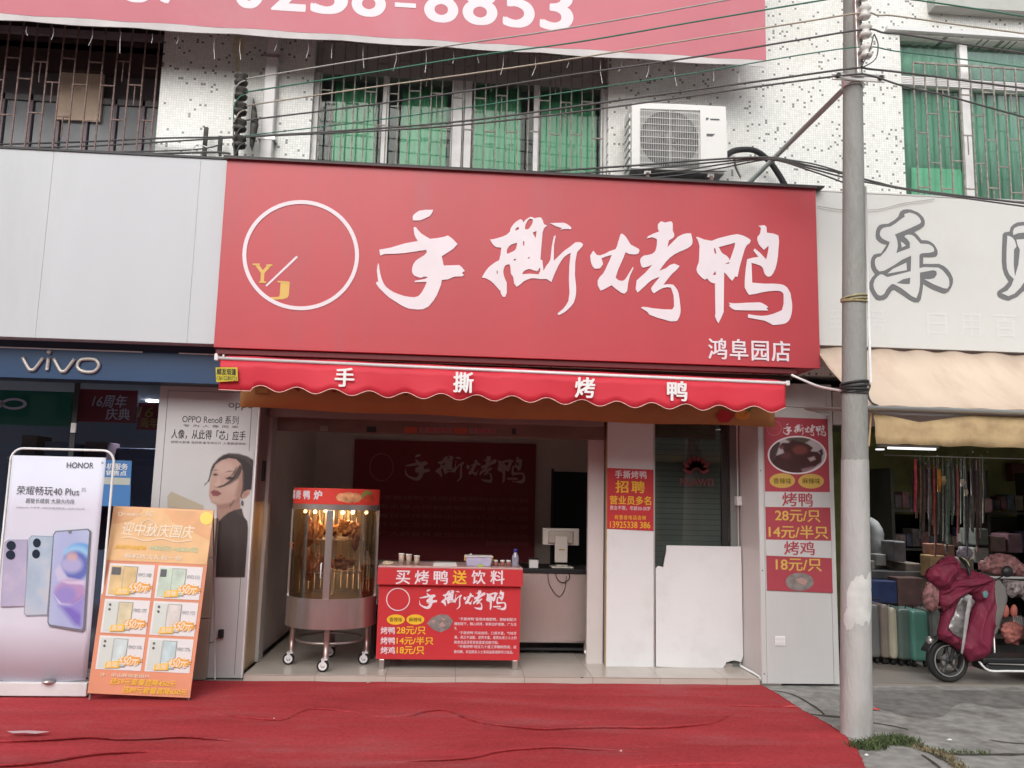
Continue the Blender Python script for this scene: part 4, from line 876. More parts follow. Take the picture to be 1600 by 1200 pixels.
poly('printed_dish', [ell(1249, 909, 22, 14, 26)], PBP, M_dish, pb, lift=.004); poly('printed_food', [[(1243, 905), (1252, 902), (1262, 908), (1256, 914), (1248, 911)]], PBP, mat('print_meat', (.42, .27, .24, 1), .5), pb, lift=.0065)

# ------------------------------------------------------------------ rotating duck oven
ocx, ocy = P(516, 960, .42).x, .47; OR = .395
ov = T('duck_oven', 'round glass and steel roast duck oven on caster wheels with lit interior', 'oven', (ocx, ocy, FZ))
zt1, zt0 = P(515, 763, .1).z, P(515, 788, .1).z; zr0 = P(515, 797, .1).z; zg0 = P(515, 936, .1).z; zk0 = P(513, 984, .08).z
def arcw(name, r, z0, z1, m, parent, a0=-360, a1=0, seg=48, th=.006, smooth=True):
    bm = bmesh.new(); prev = None
    for k in range(seg+1):
        a = math.radians(a0+(a1-a0)*k/seg); c, s = math.cos(a), math.sin(a)
        q = [bm.verts.new((ocx+c*rr, ocy+s*rr, z)) for rr, z in ((r, z0), (r, z1), (r-th, z1), (r-th, z0))]
        if prev:
            for j in range(4): bm.faces.new((prev[j], q[j], q[(j+1) % 4], prev[(j+1) % 4]))
        prev = q
    bmesh.ops.remove_doubles(bm, verts=bm.verts, dist=1e-5); bmesh.ops.recalc_face_normals(bm, faces=bm.faces)
    o = obj(name, bm, m, parent, smooth); md = o.modifiers.new('es', 'EDGE_SPLIT'); md.split_angle = .7; return o
M_oven = mat('oven_steel', (.50, .44, .42, 1), .30, metal=.85, var=.12, vscale=9, vec=(1, 1, .25)); M_band = mat('oven_red_band', (.55, .04, .03, 1), .4, emit=(.7, .05, .03, 1), estr=.12)
lb_ = arcw('light_box', OR, zt0, zt1, M_band, ov); lathe('lid', [(0, 0), (OR-.007, 0), (OR-.007, .01), (0, .01)], (ocx, ocy, zt1-.011), M_oven, ov, 48, smooth=False)
arcw('roof_band', OR+.004, zr0, zt0-.001, M_oven, ov, th=.02)
lathe('inner_roof', [(0, 0), (OR-.025, 0), (OR-.025, .01), (0, .01)], (ocx, ocy, zr0+.012), M_oven, ov, 40, smooth=False)
M_oglass = glass_mat('oven_glass', (.86, .83, .76, 1), .8, .03)
for a0, a1 in ((-176, -95), (-85, -4)): arcw('glass_panel', OR-.008, zg0, zr0, M_oglass, ov, a0, a1, 20, .004)
arcw('back_panel', OR-.002, zg0, zr0, mat('oven_back_steel', (.40, .33, .25, 1), .35, metal=.8, var=.2, vscale=10, vec=(1, 1, .1)), ov, 4, 176, 24)
for a in (-177.5, -90, -2.5):
    t = math.radians(a); w_ = .03 if a == -90 else .016; x, y = ocx+math.cos(t)*(OR-.006), ocy+math.sin(t)*(OR-.006)
    box('frame_post', x-w_, x+w_, y-.012, y+.012, zg0, zr0, M_oven, ov, .003)
arcw('skirt', OR+.012, zk0, zg0, M_oven, ov, th=.02)
lathe('oven_floor', [(0, 0), (OR-.01, 0), (OR-.01, .012), (0, .012)], (ocx, ocy, zg0-.03), M_oven, ov, 40, smooth=False)
lathe('bottom_plate', [(0, 0), (OR-.01, 0), (OR-.01, .012), (0, .012)], (ocx, ocy, zk0+.01), M_dark, ov, 40, smooth=False)
tube('spindle', [(ocx, ocy, zg0), (ocx, ocy, zr0)], .012, M_oven, ov, 10)
for z in (P(515, 842, .4).z, P(515, 893, .4).z): 
    tube('rack_ring', [(ocx+.27*math.cos(t), ocy+.27*math.sin(t), z) for t in [2*math.pi*k/32 for k in range(32)]], .005, M_oven, ov, 6, True)
    for k in range(4):
        t = math.pi*k/4+.3; tube('rack_spoke', [(ocx-.27*math.cos(t), ocy-.27*math.sin(t), z), (ocx+.27*math.cos(t), ocy+.27*math.sin(t), z)], .003, M_oven, ov, 5)
for k in range(14):
    t = math.radians(20+140*k/13); tube('heater_rod', [(ocx+.34*math.cos(t), ocy+.34*math.sin(t), zg0+.02), (ocx+.34*math.cos(t), ocy+.34*math.sin(t), zr0-.01)], .007, M_oven, ov, 6)
zrg = P(513, 1008, .1).z
tube('leg_ring', [(ocx+.30*math.cos(t), ocy+.30*math.sin(t), zrg) for t in [2*math.pi*k/36 for k in range(36)]], .010, M_oven, ov, 8, True)
M_legc = mat('leg_pinkish_steel', (.42, .30, .28, 1), .3, metal=.7)
for a in (-90, -178, -2, 90):
    t = math.radians(a+3); x, y = ocx+.335*math.cos(t), ocy+.335*math.sin(t)
    lg = tube('leg', [(x, y, FZ+.115), (x, y, zk0)], .024, M_legc, ov, 14)
    lathe('collar', [(.0, 0), (.030, 0), (.030, .02), (.0, .02)], (x, y, FZ+.105), M_oven, lg, 14)
    cs = lathe('caster_wheel', [(0, -.012), (.022, -.014), (.040, -.015), (.052, -.012), (.052, .012), (.040, .015), (.022, .014), (0, .012)], (x-.018, y-.02, FZ+.052), M_rubber, ov, 22, 'Y')
    lathe('wheel_rim', [(.018, -.0175), (.036, -.0175), (.036, -.014), (.018, -.014)], (x-.018, y-.02, FZ+.052), M_whtmetal, cs, 20, 'Y', False)
    for k in range(5):
        u = 2*math.pi*k/5; bm = bmesh.new(); atube(bm, [(x-.018+.006*math.cos(u), y-.036, FZ+.052+.006*math.sin(u)), (x-.018+.032*math.cos(u), y-.036, FZ+.052+.032*math.sin(u))], .004, 5); obj('wheel_spoke', bm, M_whtmetal, cs)
    box('fork', x-.03, x-.004, y-.044, y-.036, FZ+.05, FZ+.11, M_whtmetal, ov, .002); box('fork', x-.03, x-.004, y-.004, y+.004, FZ+.05, FZ+.11, M_whtmetal, ov, .002); box('fork_top', x-.034, x+.02, y-.044, y+.012, FZ+.10, FZ+.112, M_whtmetal, ov, .002)
# oven handle
tube('handle', [(ocx-.05, ocy-OR-.01, zg0+.18), (ocx-.05, ocy-OR-.035, zg0+.19), (ocx-.05, ocy-OR-.035, zg0+.30), (ocx-.05, ocy-OR-.01, zg0+.31)], .006, M_whtmetal, ov, 8)
def cyltext(body, a0, z0, z1, step, m, parent, r):
    for k, ch in enumerate(body):
        cu = bpy.data.curves.new('t', 'FONT'); cu.body = ch; me = curve_mesh(cu)
        xs = [v.co.x for v in me.vertices]; ys = [v.co.y for v in me.vertices]; mx, my = (max(xs)+min(xs))/2, (max(ys)+min(ys))/2; h = max(ys)-min(ys); sc_ = (z1-z0)/h
        for v in me.vertices:
            a = math.radians(a0+k*step)+(v.co.x-mx)*sc_/r
            v.co = Vector((ocx+r*math.cos(a), ocy+r*math.sin(a), (z0+z1)/2+(v.co.y-my)*sc_))-org(parent)
        me.materials.append(m); o = bpy.data.objects.new('character', me); COL.objects.link(o); o.parent = parent
        md = o.modifiers.new('weight', 'SOLIDIFY'); md.thickness = .002
        for q_ in ((.0035, .0), (-.0035, 0), (0, .0035)):
            o2 = o.copy(); o2.data = me.copy(); COL.objects.link(o2); o2.parent = o; o2.location = (q_[0], -.0006, q_[1]); o2.name = 'stroke'
cyltext('锅烤鸭炉', -160, zt0+.040, zt0+.118, 17.5, M_char, lb_, OR+.003)
def cylpatch(name, a0, a1, z0, z1, m, parent, r, seed):
    bm = bmesh.new(); rn = random.Random(seed); n = 14; prev = None
    for k in range(n+1):
        a = math.radians(a0+(a1-a0)*k/n); e = math.sin(math.pi*k/n)**.4; zc = (z0+z1)/2; hh = (z1-z0)/2*e*rn.uniform(.75, 1)
        q = (bm.verts.new((ocx+r*math.cos(a), ocy+r*math.sin(a), zc-hh)), bm.verts.new((ocx+r*math.cos(a), ocy+r*math.sin(a), zc+hh)))
        if prev: bm.faces.new((prev[0], q[0], q[1], prev[1]))
        prev = q
    return obj(name, bm, m, parent)
M_food = mat('print_food_tan', (.62, .30, .14, 1), .5, var=.4, vscale=18); M_food2 = mat('print_food_red', (.50, .06, .03, 1), .5, var=.3, vscale=18); M_fgreen = mat('print_food_green', (.30, .30, .08, 1), .5, var=.3)
cylpatch('printed_food', -84, -48, zt0+.012, zt0+.115, M_food, lb_, OR+.003, 1); cylpatch('printed_food', -50, -28, zt0+.03, zt1-.004, M_fgreen, lb_, OR+.003, 2); cylpatch('printed_food', -46, -24, zt0+.015, zt0+.10, M_food2, lb_, OR+.005, 3)
# warm bulbs
M_bulb = mat('oven_bulb_glow', (1, .8, .5, 1), .4, emit=(1, .62, .28, 1), estr=14)
for k, (a, r_) in enumerate(((-150, .30), (-118, .32), (-72, .32), (-48, .26), (-20, .31), (60, .26), (120, .26))):
    t = math.radians(a); x, y = ocx+r_*math.cos(t), ocy+r_*math.sin(t); bm = bmesh.new(); bmesh.ops.create_icosphere(bm, subdivisions=2, radius=.017, matrix=Matrix.Translation((x, y, zr0-.02))); obj('bulb', bm, M_bulb, ov, True)
for dx, e in ((-.12, 3.2), (.13, 5)):
    l = bpy.data.lights.new('oven_lamp', 'POINT'); l.energy = e; l.color = (1, .66, .36); l.shadow_soft_size = .05; lo = bpy.data.objects.new('oven_lamp', l); COL.objects.link(lo); lo.location = (ocx+dx, ocy-.1, zr0-.05)
M_duck = mat('roast_duck_skin', (.24, .075, .03, 1), .3, var=.45, vscale=22, bump=.8, bscale=45, spec=.6)
M_duckl = mat('light_roast_skin', (.50, .21, .07, 1), .3, var=.3, vscale=20, bump=.8, bscale=45, spec=.6)
def duck(px, py, s, m, lab, lay=False, a=0):
    p = P(px, py, ocy-.13); d = T('roast_duck', lab, 'roast duck', p, 'roast ducks inside the glass oven')
    bm = bmesh.new(); prof = [(.0, -1), (.30, -.92), (.62, -.6), (.75, -.2), (.62, .25), (.40, .55), (.22, .75), (.16, 1.0), (.0, 1.05)]
    if lay: 
        for (cx, cy, cz, r) in ((0, 0, 0, 1), (.7, -.1, .1, .6), (-.7, 0, -.05, .7), (.2, -.3, .3, .55), (-.3, -.35, .35, .5)):
            bmesh.ops.create_icosphere(bm, subdivisions=2, radius=r*s*.62, matrix=Matrix.Translation(p+Vector((cx, cy, cz))*s)@Matrix.Diagonal((1.1, .9, .8, 1)))
    else: alathe(bm, [(r*s*.6, z*s*1.25) for r, z in prof], p, 14)
    bmesh.ops.recalc_face_normals(bm, faces=bm.faces); bmesh.ops.subdivide_edges(bm, edges=bm.edges[:], cuts=1, use_grid_fill=True)
    for v_ in bm.verts: v_.co += (v_.co-p).normalized()*s*(.38*noise.noise(v_.co*24)+.2*noise.noise(v_.co*60))
    obj('body', bm, m, d, True)
    for sx in (-1, 1):
        tube('wing' if not lay else 'leg', [p+Vector((sx*.35*s, -.1*s, .3*s)), p+Vector((sx*.62*s, -.3*s, -.1*s)), p+Vector((sx*.45*s, -.35*s, -.45*s))], [.14*s, .12*s, .06*s], m, d, 8)
    if not lay: tube('hook', [p+Vector((0, 0, s*1.2)), p+Vector((0, 0, s*1.9))], .003, M_whtmetal, d, 5)
duck(482, 832, .115, M_duck, 'dark roast duck hanging upper left behind the oven glass'); duck(481, 878, .135, M_duck, 'long dark roast duck hanging lower left behind the oven glass')
duck(541, 826, .125, M_duckl, 'brightly lit golden roast duck heap on the upper right oven rack', True); duck(534, 880, .115, M_duck, 'brown roast duck lying on the lower right oven rack', True)
duck(497, 826, .10, M_duckl, 'golden roast duck hanging beside the oven centre post'); duck(556, 838, .09, M_duck, 'slim brown roast duck hanging at the right side of the oven'); duck(467, 850, .10, M_duck, 'dark roast duck hanging at the far left inside the oven'); duck(498, 880, .10, M_duck, 'brown roast duck hanging low beside the oven centre post'); duck(519, 830, .08, M_duck, 'small roast duck piece beside the brightly lit heap on the upper rack', True)

# ------------------------------------------------------------------ red promotion counter
rc = T('red_counter', 'bright red promotion counter with price lettering and steel legs at the shop front', 'counter', (0.04, .45, FZ))
CY = .25; RP = PY(CY); AP = PY(CY-.045)
cx0, cx1 = P(589.5, 975, CY).x, P(812.5, 975, CY).x; cz0, cz1 = P(700, 1031, CY).z, P(700, 905, CY).z
ux0, ux1 = P(590, 900, CY-.045).x, P(817, 905, CY-.045).x; uz0, uz1 = P(703, 915, CY-.045).z, P(703, 888.5, CY-.045).z
box('front_panel', cx0, cx1, CY, CY+.02, cz0, uz0+.03, M_redp, rc, .002)
box('side_panel', cx0, cx0+.02, CY+.021, CY+.5, cz0, uz0+.03, M_redp, rc); box('side_panel', cx1-.02, cx1, CY+.021, CY+.5, cz0, uz0+.03, M_redp, rc)
box('apron', ux0, ux1, CY-.045, CY-.002, uz0, uz1, M_redp, rc, .003)
box('top', ux0, ux1, CY-.03, CY+.55, uz1+.001, uz1+.014, mat('counter_top_pink', (.55, .36, .34, 1), .3), rc, .003)
for x in (cx0+.03, cx1-.06):
    for y in (CY+.0, CY+.44): box('leg', x, x+.045, y+.003, y+.045, FZ, cz0-.001, M_steel, rc, .004)
for i, ch in enumerate('买烤鸭送饮料'):
    a = 619+29.5*i; text(ch, a, 891.5, a+21.5, 912.5, AP, M_yel if ch == '送' else M_char, rc, bold=.022, name='character')
brush(655, 918, 792, 953, RP, M_char, rc)
ring('emblem_ring', 622, 936.5, 18.5, 18, 1.4, RP, M_char, rc, 40)
for cx, s in ((618.5, '香辣味'), (649, '麻辣味')):
    poly('yellow_oval', [ell(cx, 968, 14, 8, 26)], RP, M_yel, rc, lift=.002); text(s, cx-10, 964.5, cx+10, 971.5, RP, mat('print_olive', (.14, .10, .01, 1), .5), rc, bold=.015, lift=.0045)
ell_ = [(667, 974), (675, 965), (688, 959.5), (700, 961), (708, 970), (702, 982), (688, 988), (676, 983)]
poly('printed_dish', [ell_], RP, M_dish, rc, lift=.002)
for q in ([(686, 975), (692, 971), (696, 978), (689, 979)], [(673, 970), (680, 968), (678, 974)], [(690, 966), (697, 967), (693, 970)]): poly('printed_food', [q], RP, mat('print_meat', (.42, .27, .24, 1), .5), rc, lift=.0045)
for y, a, b, s in ((985, '烤鸭', 665, '28元/只'), (1001, '烤鸭', 677, '14元/半只'), (1016, '烤鸡', 663, '18元/只')):
    text(a, 595, y-5.5, 617, y+5.5, RP, M_char, rc, bold=.02); text(s, 620, y-6, b, y+6, RP, M_yel, rc, bold=.02)
para = ['“手撕烤鸭”是用体嫩肥鸭，按秘制配方', '腌制晾干，精心烘烤，新鲜出炉香脆，广为流', '传。', '“手撕烤鸭”风味独特，口感丰富，气味芳', '香，真正不油腻，营养丰富，是男女老少人士的', '美食佳品深受家庭喜爱信赖可购。', '“手撕烤鸭”经过几十道工序精制而成，皮', '脆肉嫩，欢迎朋友人士来店品尝选购可口佳品。']
ys = [967.5, 975, 981.5, 989, 996, 1003.5, 1010.5, 1018.5]
for k, (s, y) in enumerate(zip(para, ys)):
    a = {0: 717, 3: 717, 6: 716}.get(k, 710 if k < 5 else 709.5); b = {2: 714, 5: 779, 7: 802}.get(k, 807)
    text(s, a, y-2.4, b, y+2.6, RP, M_char, rc, bold=.008, name='small_print')
# things on the red counter
ctz = uz1+.0145
def onc(px, Y=CY+.15): return P(px, 880, Y).x
M_can = mat('paper_cup_tan', (.42, .32, .26, 1), .5, var=.2, vscale=30); M_lid = mat('white_lid', (.7, .68, .66, 1), .4); M_jar = mat('jar_red_content', (.30, .11, .09, 1), .25, var=.3, vscale=40)
for px, h, lab in ((627, .095, 'tallest tan cup on the red counter, left of three'), (638.5, .09, 'middle tan cup of three on the red counter'), (651, .078, 'shortest tan cup on the red counter, right of three')):
    c = T('paper_cup', lab, 'cup', (onc(px), CY+.15, ctz), 'tan cups on the red counter'); lathe('cup', [(0, 0), (.022, 0), (.027, h), (.0, h)], (onc(px), CY+.15, ctz), M_can, c, 18); lathe('rim', [(.024, 0), (.029, 0), (.029, .008), (.0, .010)], (onc(px), CY+.15, ctz+h-.003), M_lid, c, 18)
for px, lab in ((774.5, 'white lidded jar next to the plastic tub on the red counter'), (785, 'middle white lidded jar on the red counter'), (794.5, 'white lidded jar next to the blue capped bottle')):
    c = T('spice_jar', lab, 'jar', (onc(px), CY+.15, ctz), 'small jars on the red counter'); lathe('jar', [(0, 0), (.020, 0), (.021, .035), (.018, .04), (0, .04)], (onc(px), CY+.15, ctz), M_jar, c, 16); lathe('lid', [(0, 0), (.021, 0), (.021, .014), (.018, .016), (0, .016)], (onc(px), CY+.15, ctz+.0405), M_lid, c, 16)
bt = T('water_bottle', 'clear plastic bottle with blue cap at the right end of the red counter', 'bottle', (onc(805), CY+.15, ctz))
M_bot = mat('bottle_plastic', (.25, .24, .30, 1), .15, var=.2, vscale=30, spec=.8)
lathe('bottle', [(0, 0), (.030, 0), (.033, .01), (.031, .04), (.033, .07), (.030, .095), (.016, .12), (.015, .13), (0, .13)], (onc(805), CY+.15, ctz), M_bot, bt, 20); lathe('cap', [(0, 0), (.017, 0), (.017, .026), (.014, .03), (0, .03)], (onc(805), CY+.15, ctz+.131), mat('cap_blue', (.04, .04, .30, 1), .4), bt, 16)
tb = T('plastic_tub', 'translucent lilac storage tub with yellow clips on the red counter', 'tub', (onc(748), CY+.2, ctz))
M_tub = mat('tub_lilac', (.42, .38, .52, 1), .3, var=.15, vscale=15); tx0, tx1 = onc(727), onc(768)
bm = bmesh.new(); abox(bm, tx0, tx1, CY+.08, CY+.26, ctz, ctz+.082, .008); 
for v_ in bm.verts: v_.co.x = (v_.co.x-(tx0+tx1)/2)*(.9+.12*(v_.co.z-ctz)/.08)+(tx0+tx1)/2
obj('tub_body', bm, M_tub, tb); box('tub_lid', tx0-.008, tx1+.008, CY+.07, CY+.27, ctz+.083, ctz+.092, M_lid, tb, .004)
for x in (tx0-.012, tx1+.002): box('clip', x, x+.012, CY+.13, CY+.19, ctz+.045, ctz+.09, M_yel, tb, .003)
poly('printed_fruit', [ell(751, 884.5, 5, 3, 14)], PY(CY+.075), mat('print_lime', (.35, .42, .06, 1), .5), tb, lift=.004)
lathe('tub_knob', [(0, 0), (.012, 0), (.015, .01), (0, .016)], (tx0+.05, CY+.17, ctz+.093), M_lid, tb, 12)
fo = T('foam_trays', 'short stack of white foam trays in the middle of the red counter', 'trays', (onc(696), CY+.15, ctz))
for k in range(3): box('tray', onc(677)+.003*k, onc(714)-.004*k, CY+.04, CY+.22, ctz+.009*k, ctz+.009*k+.007, M_lid, fo, .002)
bg_ = T('paper_bag', 'flat crumpled cream paper bag at the left end of the red counter', 'bag', (onc(605), CY+.15, ctz))
bm = bmesh.new(); bmesh.ops.create_icosphere(bm, subdivisions=3, radius=1, matrix=Matrix.Translation((onc(607), CY+.14, ctz+.008))@Matrix.Diagonal((.055, .07, .018, 1)))
for v_ in bm.verts: v_.co.z = max(ctz+.0005, v_.co.z+.012*noise.noise(v_.co*40))
obj('bag', bm, mat('cream_paper', (.55, .42, .30, 1), .7), bg_)

# ------------------------------------------------------------------ steel counter, till
sc_ = T('steel_counter', 'brushed steel service counter with black top behind the red counter', 'counter', (1.0, 1.2, FZ))
SY = 1.0; s0, s1 = P(690, 950, SY).x, P(927, 950, SY).x; sz0, sz1 = P(865, 1004, SY).z, P(865, 896, SY).z
M_stc = mat('counter_steel', (.50, .41, .38, 1), .33, metal=.45, var=.10, vscale=4, dirt=(.36, .27, .24, 1), dscale=4, damt=.4, vec=(1, 1, .5))
box('front_panel', s0, s1, SY, SY+.02, sz0, sz1, M_stc, sc_, .004); box('end_panel', s1-.02, s1, SY+.021, SY+.6, sz0, sz1, M_stc, sc_)
box('bottom_edge', s0, s1, SY-.004, SY-.0005, sz0, sz0+.02, M_steel, sc_)
box('worktop', s0, s1+.01, SY-.015, SY+.65, sz1+.001, sz1+.045, M_black, sc_, .003)
for x in (s0+.05, s1-.09):
    for y in (SY+.01, SY+.5): tube('leg', [(x+.02, y+.03, FZ), (x+.02, y+.03, sz0)], .02, M_steel, sc_, 12)
box('lower_shelf', s0, s1-.03, SY+.05, SY+.55, FZ+.04, FZ+.06, M_dark, sc_)
tz = sz1+.046; TY = SY+.18
ti_ = T('cash_register_screen', 'beige touch screen till seen from behind on the black worktop', 'till', (P(876, 870, TY).x, TY, tz))
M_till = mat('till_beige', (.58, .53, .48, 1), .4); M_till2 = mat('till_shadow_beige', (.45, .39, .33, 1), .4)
def tl(x0, y0, x1, y1, dy, dep, m, nm, bev=.004): return pbox(nm, x0, y0, x1, y1, TY+dy, dep, m, ti_, bev)
tl(848, 825.5, 905, 852, .0, .03, M_till, 'screen_back', .008); tl(857, 830, 896, 849, -.03, .029, M_till2, 'rear_housing', .008); tl(867, 838, 887, 879, -.055, .024, M_till, 'stand', .006)
b0 = P(877, 880, TY); box('base', b0.x-.11, b0.x+.11, TY-.10, TY+.10, tz, tz+.014, M_till, ti_, .004); box('stand_foot', b0.x-.06, b0.x+.06, TY-.055, TY+.05, tz+.015, tz+.03, M_till2, ti_, .004)
poly('maker_label', [[(873, 857.5), (882, 857.7), (882, 860), (873, 859.8)]], PY(TY-.057), mat('label_gold', (.4, .3, .08, 1), .4), ti_)
cdv = T('price_cube', 'small white cube with tiny print left of the till on the worktop', 'box', (P(833, 888, SY+.05).x, SY+.05, tz))
kx0, kx1 = P(827, 888, SY+.04).x, P(841, 888, SY+.04).x; box('cube', kx0, kx1, SY+.04, SY+.12, tz, tz+.085, M_lid, cdv, .004); box('cube_top', kx0-.006, kx1+.006, SY+.03, SY+.13, tz+.086, tz+.094, M_black, cdv)
text('收银台', 829.5, 887, 838.5, 891, PY(SY+.039), M_ink, cdv, lift=.001)
for k, q in enumerate(([(868, 894), (870, 903), (878, 910), (888, 906), (890, 898), (884, 893)], [(856, 895), (858, 912), (868, 928), (876, 931), (883, 918), (885, 900)])):
    cb = T('hanging_cable', ['short black cable loop hanging on the steel counter front', 'long thin cable loop hanging on the steel counter front'][k], 'cable', P(q[0][0], q[0][1], SY-.02))
    tube('cable', smoothpts([P(x, y, SY-.018) for x, y in q], 6), .0042-.001*k, M_black, cb, 6)
# dim shelf with stacked things left of counter (dark wooden stool leg area)
stl = T('side_table', 'small dark side table between the oven and the red counter', 'table', (P(583, 960, .75).x, .8, FZ))
tx = P(578, 960, .75).x; box('table_top', tx, tx+.32, .7, 1.05, .50, .52, M_jw, stl, .003)
for x in (tx+.02, tx+.27):
    for y in (.72, 1.0): box('leg', x, x+.03, y, y+.03, FZ, .499, M_brown, stl)
# ------------------------------------------------------------------ red carpet
M_carpet = mat('carpet_red', (0.43, 0.052, 0.060, 1), .95, var=.16, vscale=2.2, bump=.8, bscale=120, spec=.1, dirt=(0.40, 0.125, 0.13, 1), dscale=2.0, damt=.7, vec=(.35, 1.5, 1))
ridges = [([(560, 1119), (600, 1121), (640, 1120), (670, 1113), (692, 1111), (712, 1117), (735, 1127), (765, 1133), (800, 1137), (850, 1141), (900, 1139), (960, 1138), (1020, 1139), (1070, 1136), (1115, 1130), (1140, 1119), (1165, 1114), (1195, 1112)], .020, .030),
          ([(600, 1194), (660, 1190), (705, 1188), (745, 1184), (775, 1177), (810, 1173), (870, 1170), (930, 1173), (1010, 1177)], .016, .026),
          ([(-40, 1160), (20, 1160), (90, 1157), (145, 1154), (190, 1157), (240, 1156), (290, 1153), (340, 1157), (410, 1163)], .020, .022),
          ([(-40, 1200), (30, 1197), (80, 1192), (130, 1184), (170, 1179), (215, 1177), (265, 1175)], .020, .022),
          ([(330, 1115), (370, 1121), (440, 1126), (470, 1114), (490, 1109), (530, 1111), (575, 1117)], .013, .03),
          ([(1105, 1093), (1125, 1100), (1150, 1104), (1200, 1105), (1235, 1104)], .012, .025),
          ([(980, 1200), (1080, 1196), (1180, 1193)], .010, .03), ([(230, 1190), (320, 1191), (340, 1186)], .006, .03)]
RD = []
for pts, h, w_ in ridges:
    q = smoothpts([G(x, y) for x, y in pts], 5); RD.append(([(p.x, p.y) for p in q], h, w_, min(p.y for p in q)-.15, max(p.y for p in q)+.15, q[0].x, q[-1].x))
rb = [G(1192, 1073), G(1215, 1085), G(1250, 1108), G(1290, 1130), G(1318, 1147), G(1340, 1172), G(1352, 1200), G(1356, 1260)]
rb.append(Vector((rb[-1].x, -5.2, 0)))
def xr_at(y):
    for a, b in zip(rb, rb[1:]):
        if b.y <= y <= a.y: return a.x+(b.x-a.x)*(a.y-y)/(a.y-b.y+1e-9)+.012*noise.noise(Vector((y*14, 0, 0)))
    return rb[0].x if y > rb[0].y else rb[-1].x
ys_ = []; y = -.012
while y > -2.6: ys_.append(y); y -= .0095
while y > -5.2: ys_.append(y); y -= .06
nx = 330; bm = bmesh.new(); prev = None; X0 = -4.6
for j, y in enumerate(ys_):
    xr_ = xr_at(y); row = []
    for i in range(nx+1):
        x = X0+(xr_-X0)*i/nx; yo_ = 0; z = .004+.005*max(0, noise.noise(Vector((x*1.1, y*2.4, 0)))) + .0022*max(0, noise.noise(Vector((x*5, y*9, 4))))
        for q, h, w_, ya, yb_, xa, xb in RD:
            if not (ya < y < yb_) or x < xa-.1 or x > xb+.1: continue
            k = min(max(int((x-xa)/(xb-xa+1e-9)*(len(q)-1)), 0), len(q)-2)
            while k > 0 and q[k][0] > x: k -= 1
            while k < len(q)-2 and q[k+1][0] < x: k += 1
            yy = q[k][1]+(q[k+1][1]-q[k][1])*max(0, min(1, (x-q[k][0])/(q[k+1][0]-q[k][0]+1e-9)))
            tt = (x-xa)/(xb-xa+1e-9); fade = max(0, min(1, tt*6, (1-tt)*4)); d = y-yy
            # steep side towards the street
            e_ = h*.95*fade*(math.exp(-(d/(w_*.40))**2) if d < 0 else math.exp(-(d/(w_*2.0))**2)); z += e_; yo_ -= (2.35 if h == .020 and w_ == .030 else 2.7)*e_
        yo = y+(.006*math.sin(x*9)+.008*noise.noise(Vector((x*4, 0, 0))) if j == 0 else 0)
        row.append(bm.verts.new((x, yo+yo_, z)))
    if prev:
        for i in range(nx): bm.faces.new((prev[i], row[i], row[i+1], prev[i+1]))
    prev = row
t_ = M_carpet.node_tree; g_n = t_.nodes.new('ShaderNodeNewGeometry'); nz_ = t_.nodes.new('ShaderNodeTexNoise'); nz_.inputs['Scale'].default_value = 38; nz_.inputs['Detail'].default_value = 6; nz_.inputs['Roughness'].default_value = .8
r_n = t_.nodes.new('ShaderNodeMapRange'); r_n.inputs[1].default_value = .35; r_n.inputs[2].default_value = .65; r_n.inputs[3].default_value = .82; r_n.inputs[4].default_value = 1.18
sc_n = t_.nodes.new('ShaderNodeVectorMath'); sc_n.operation = 'SCALE'; b_n = t_.nodes['Principled BSDF']; src = b_n.inputs['Base Color'].links[0].from_socket
t_.links.new(g_n.outputs['Position'], nz_.inputs['Vector']); t_.links.new(nz_.outputs[0], r_n.inputs[0]); t_.links.new(src, sc_n.inputs[0]); t_.links.new(r_n.outputs[0], sc_n.inputs['Scale']); t_.links.new(sc_n.outputs[0], b_n.inputs['Base Color'])
cp = obj('carpet', bm, M_carpet, None, True)
tag(cp, 'large wrinkled red carpet covering the ground before the shops', 'carpet')
md = cp.modifiers.new('t', 'SOLIDIFY'); md.thickness = .003; md.offset = 1
# litter
def scrap(name, lab, cat, px, py, rx, ry, m, z=.012, n=11, group=None):
    g = G(px, py); bm = bmesh.new(); rn = random.Random(px); vs = []
    for k in range(n):
        a = 2*math.pi*k/n; r = rn.uniform(.7, 1.15); vs.append(bm.verts.new((g.x+rx*r*math.cos(a), g.y+ry*r*math.sin(a), z+rn.uniform(0, .006))))
    c = bm.verts.new((g.x, g.y, z+.012))
    for k in range(n): bm.faces.new((vs[k], vs[(k+1) % n], c))
    o = obj(name, bm, m); tag(o, lab, cat, group); return o
M_clearp = mat('thin_plastic', (.52, .22, .24, 1), .3)
scrap('plastic_scrap', 'flat pale plastic scrap lying on the carpet at lower left', 'scrap', 44, 1152, .13, .035, mat('grey_plastic', (.50, .36, .37, 1), .3), .03)
scrap('foil_wrapper', 'small crumpled silver wrapper on the carpet before the duck shop', 'wrapper', 575, 1071, .02, .018, M_alu, .02)
for px, py, lab in ((428, 1128, 'tiny white scrap on the carpet below the oven, left of centre'), (970, 1179, 'tiny white scrap on the carpet near the lower edge')):
    scrap('paper_scrap', lab, 'scrap', px, py, .008, .006, M_lid, .018, 6)
M_rs = mat('red_tape', (.60, .10, .09, 1), .6)
scrap('red_scrap', 'bright red torn scrap on the concrete just right of the pole', 'scrap', 1368, 1109, .035, .03, M_rs, .003); scrap('carpet_shred', 'frayed pinkish shred at the right edge of the carpet', 'scrap', 1237, 1107, .06, .016, M_rs, .012)
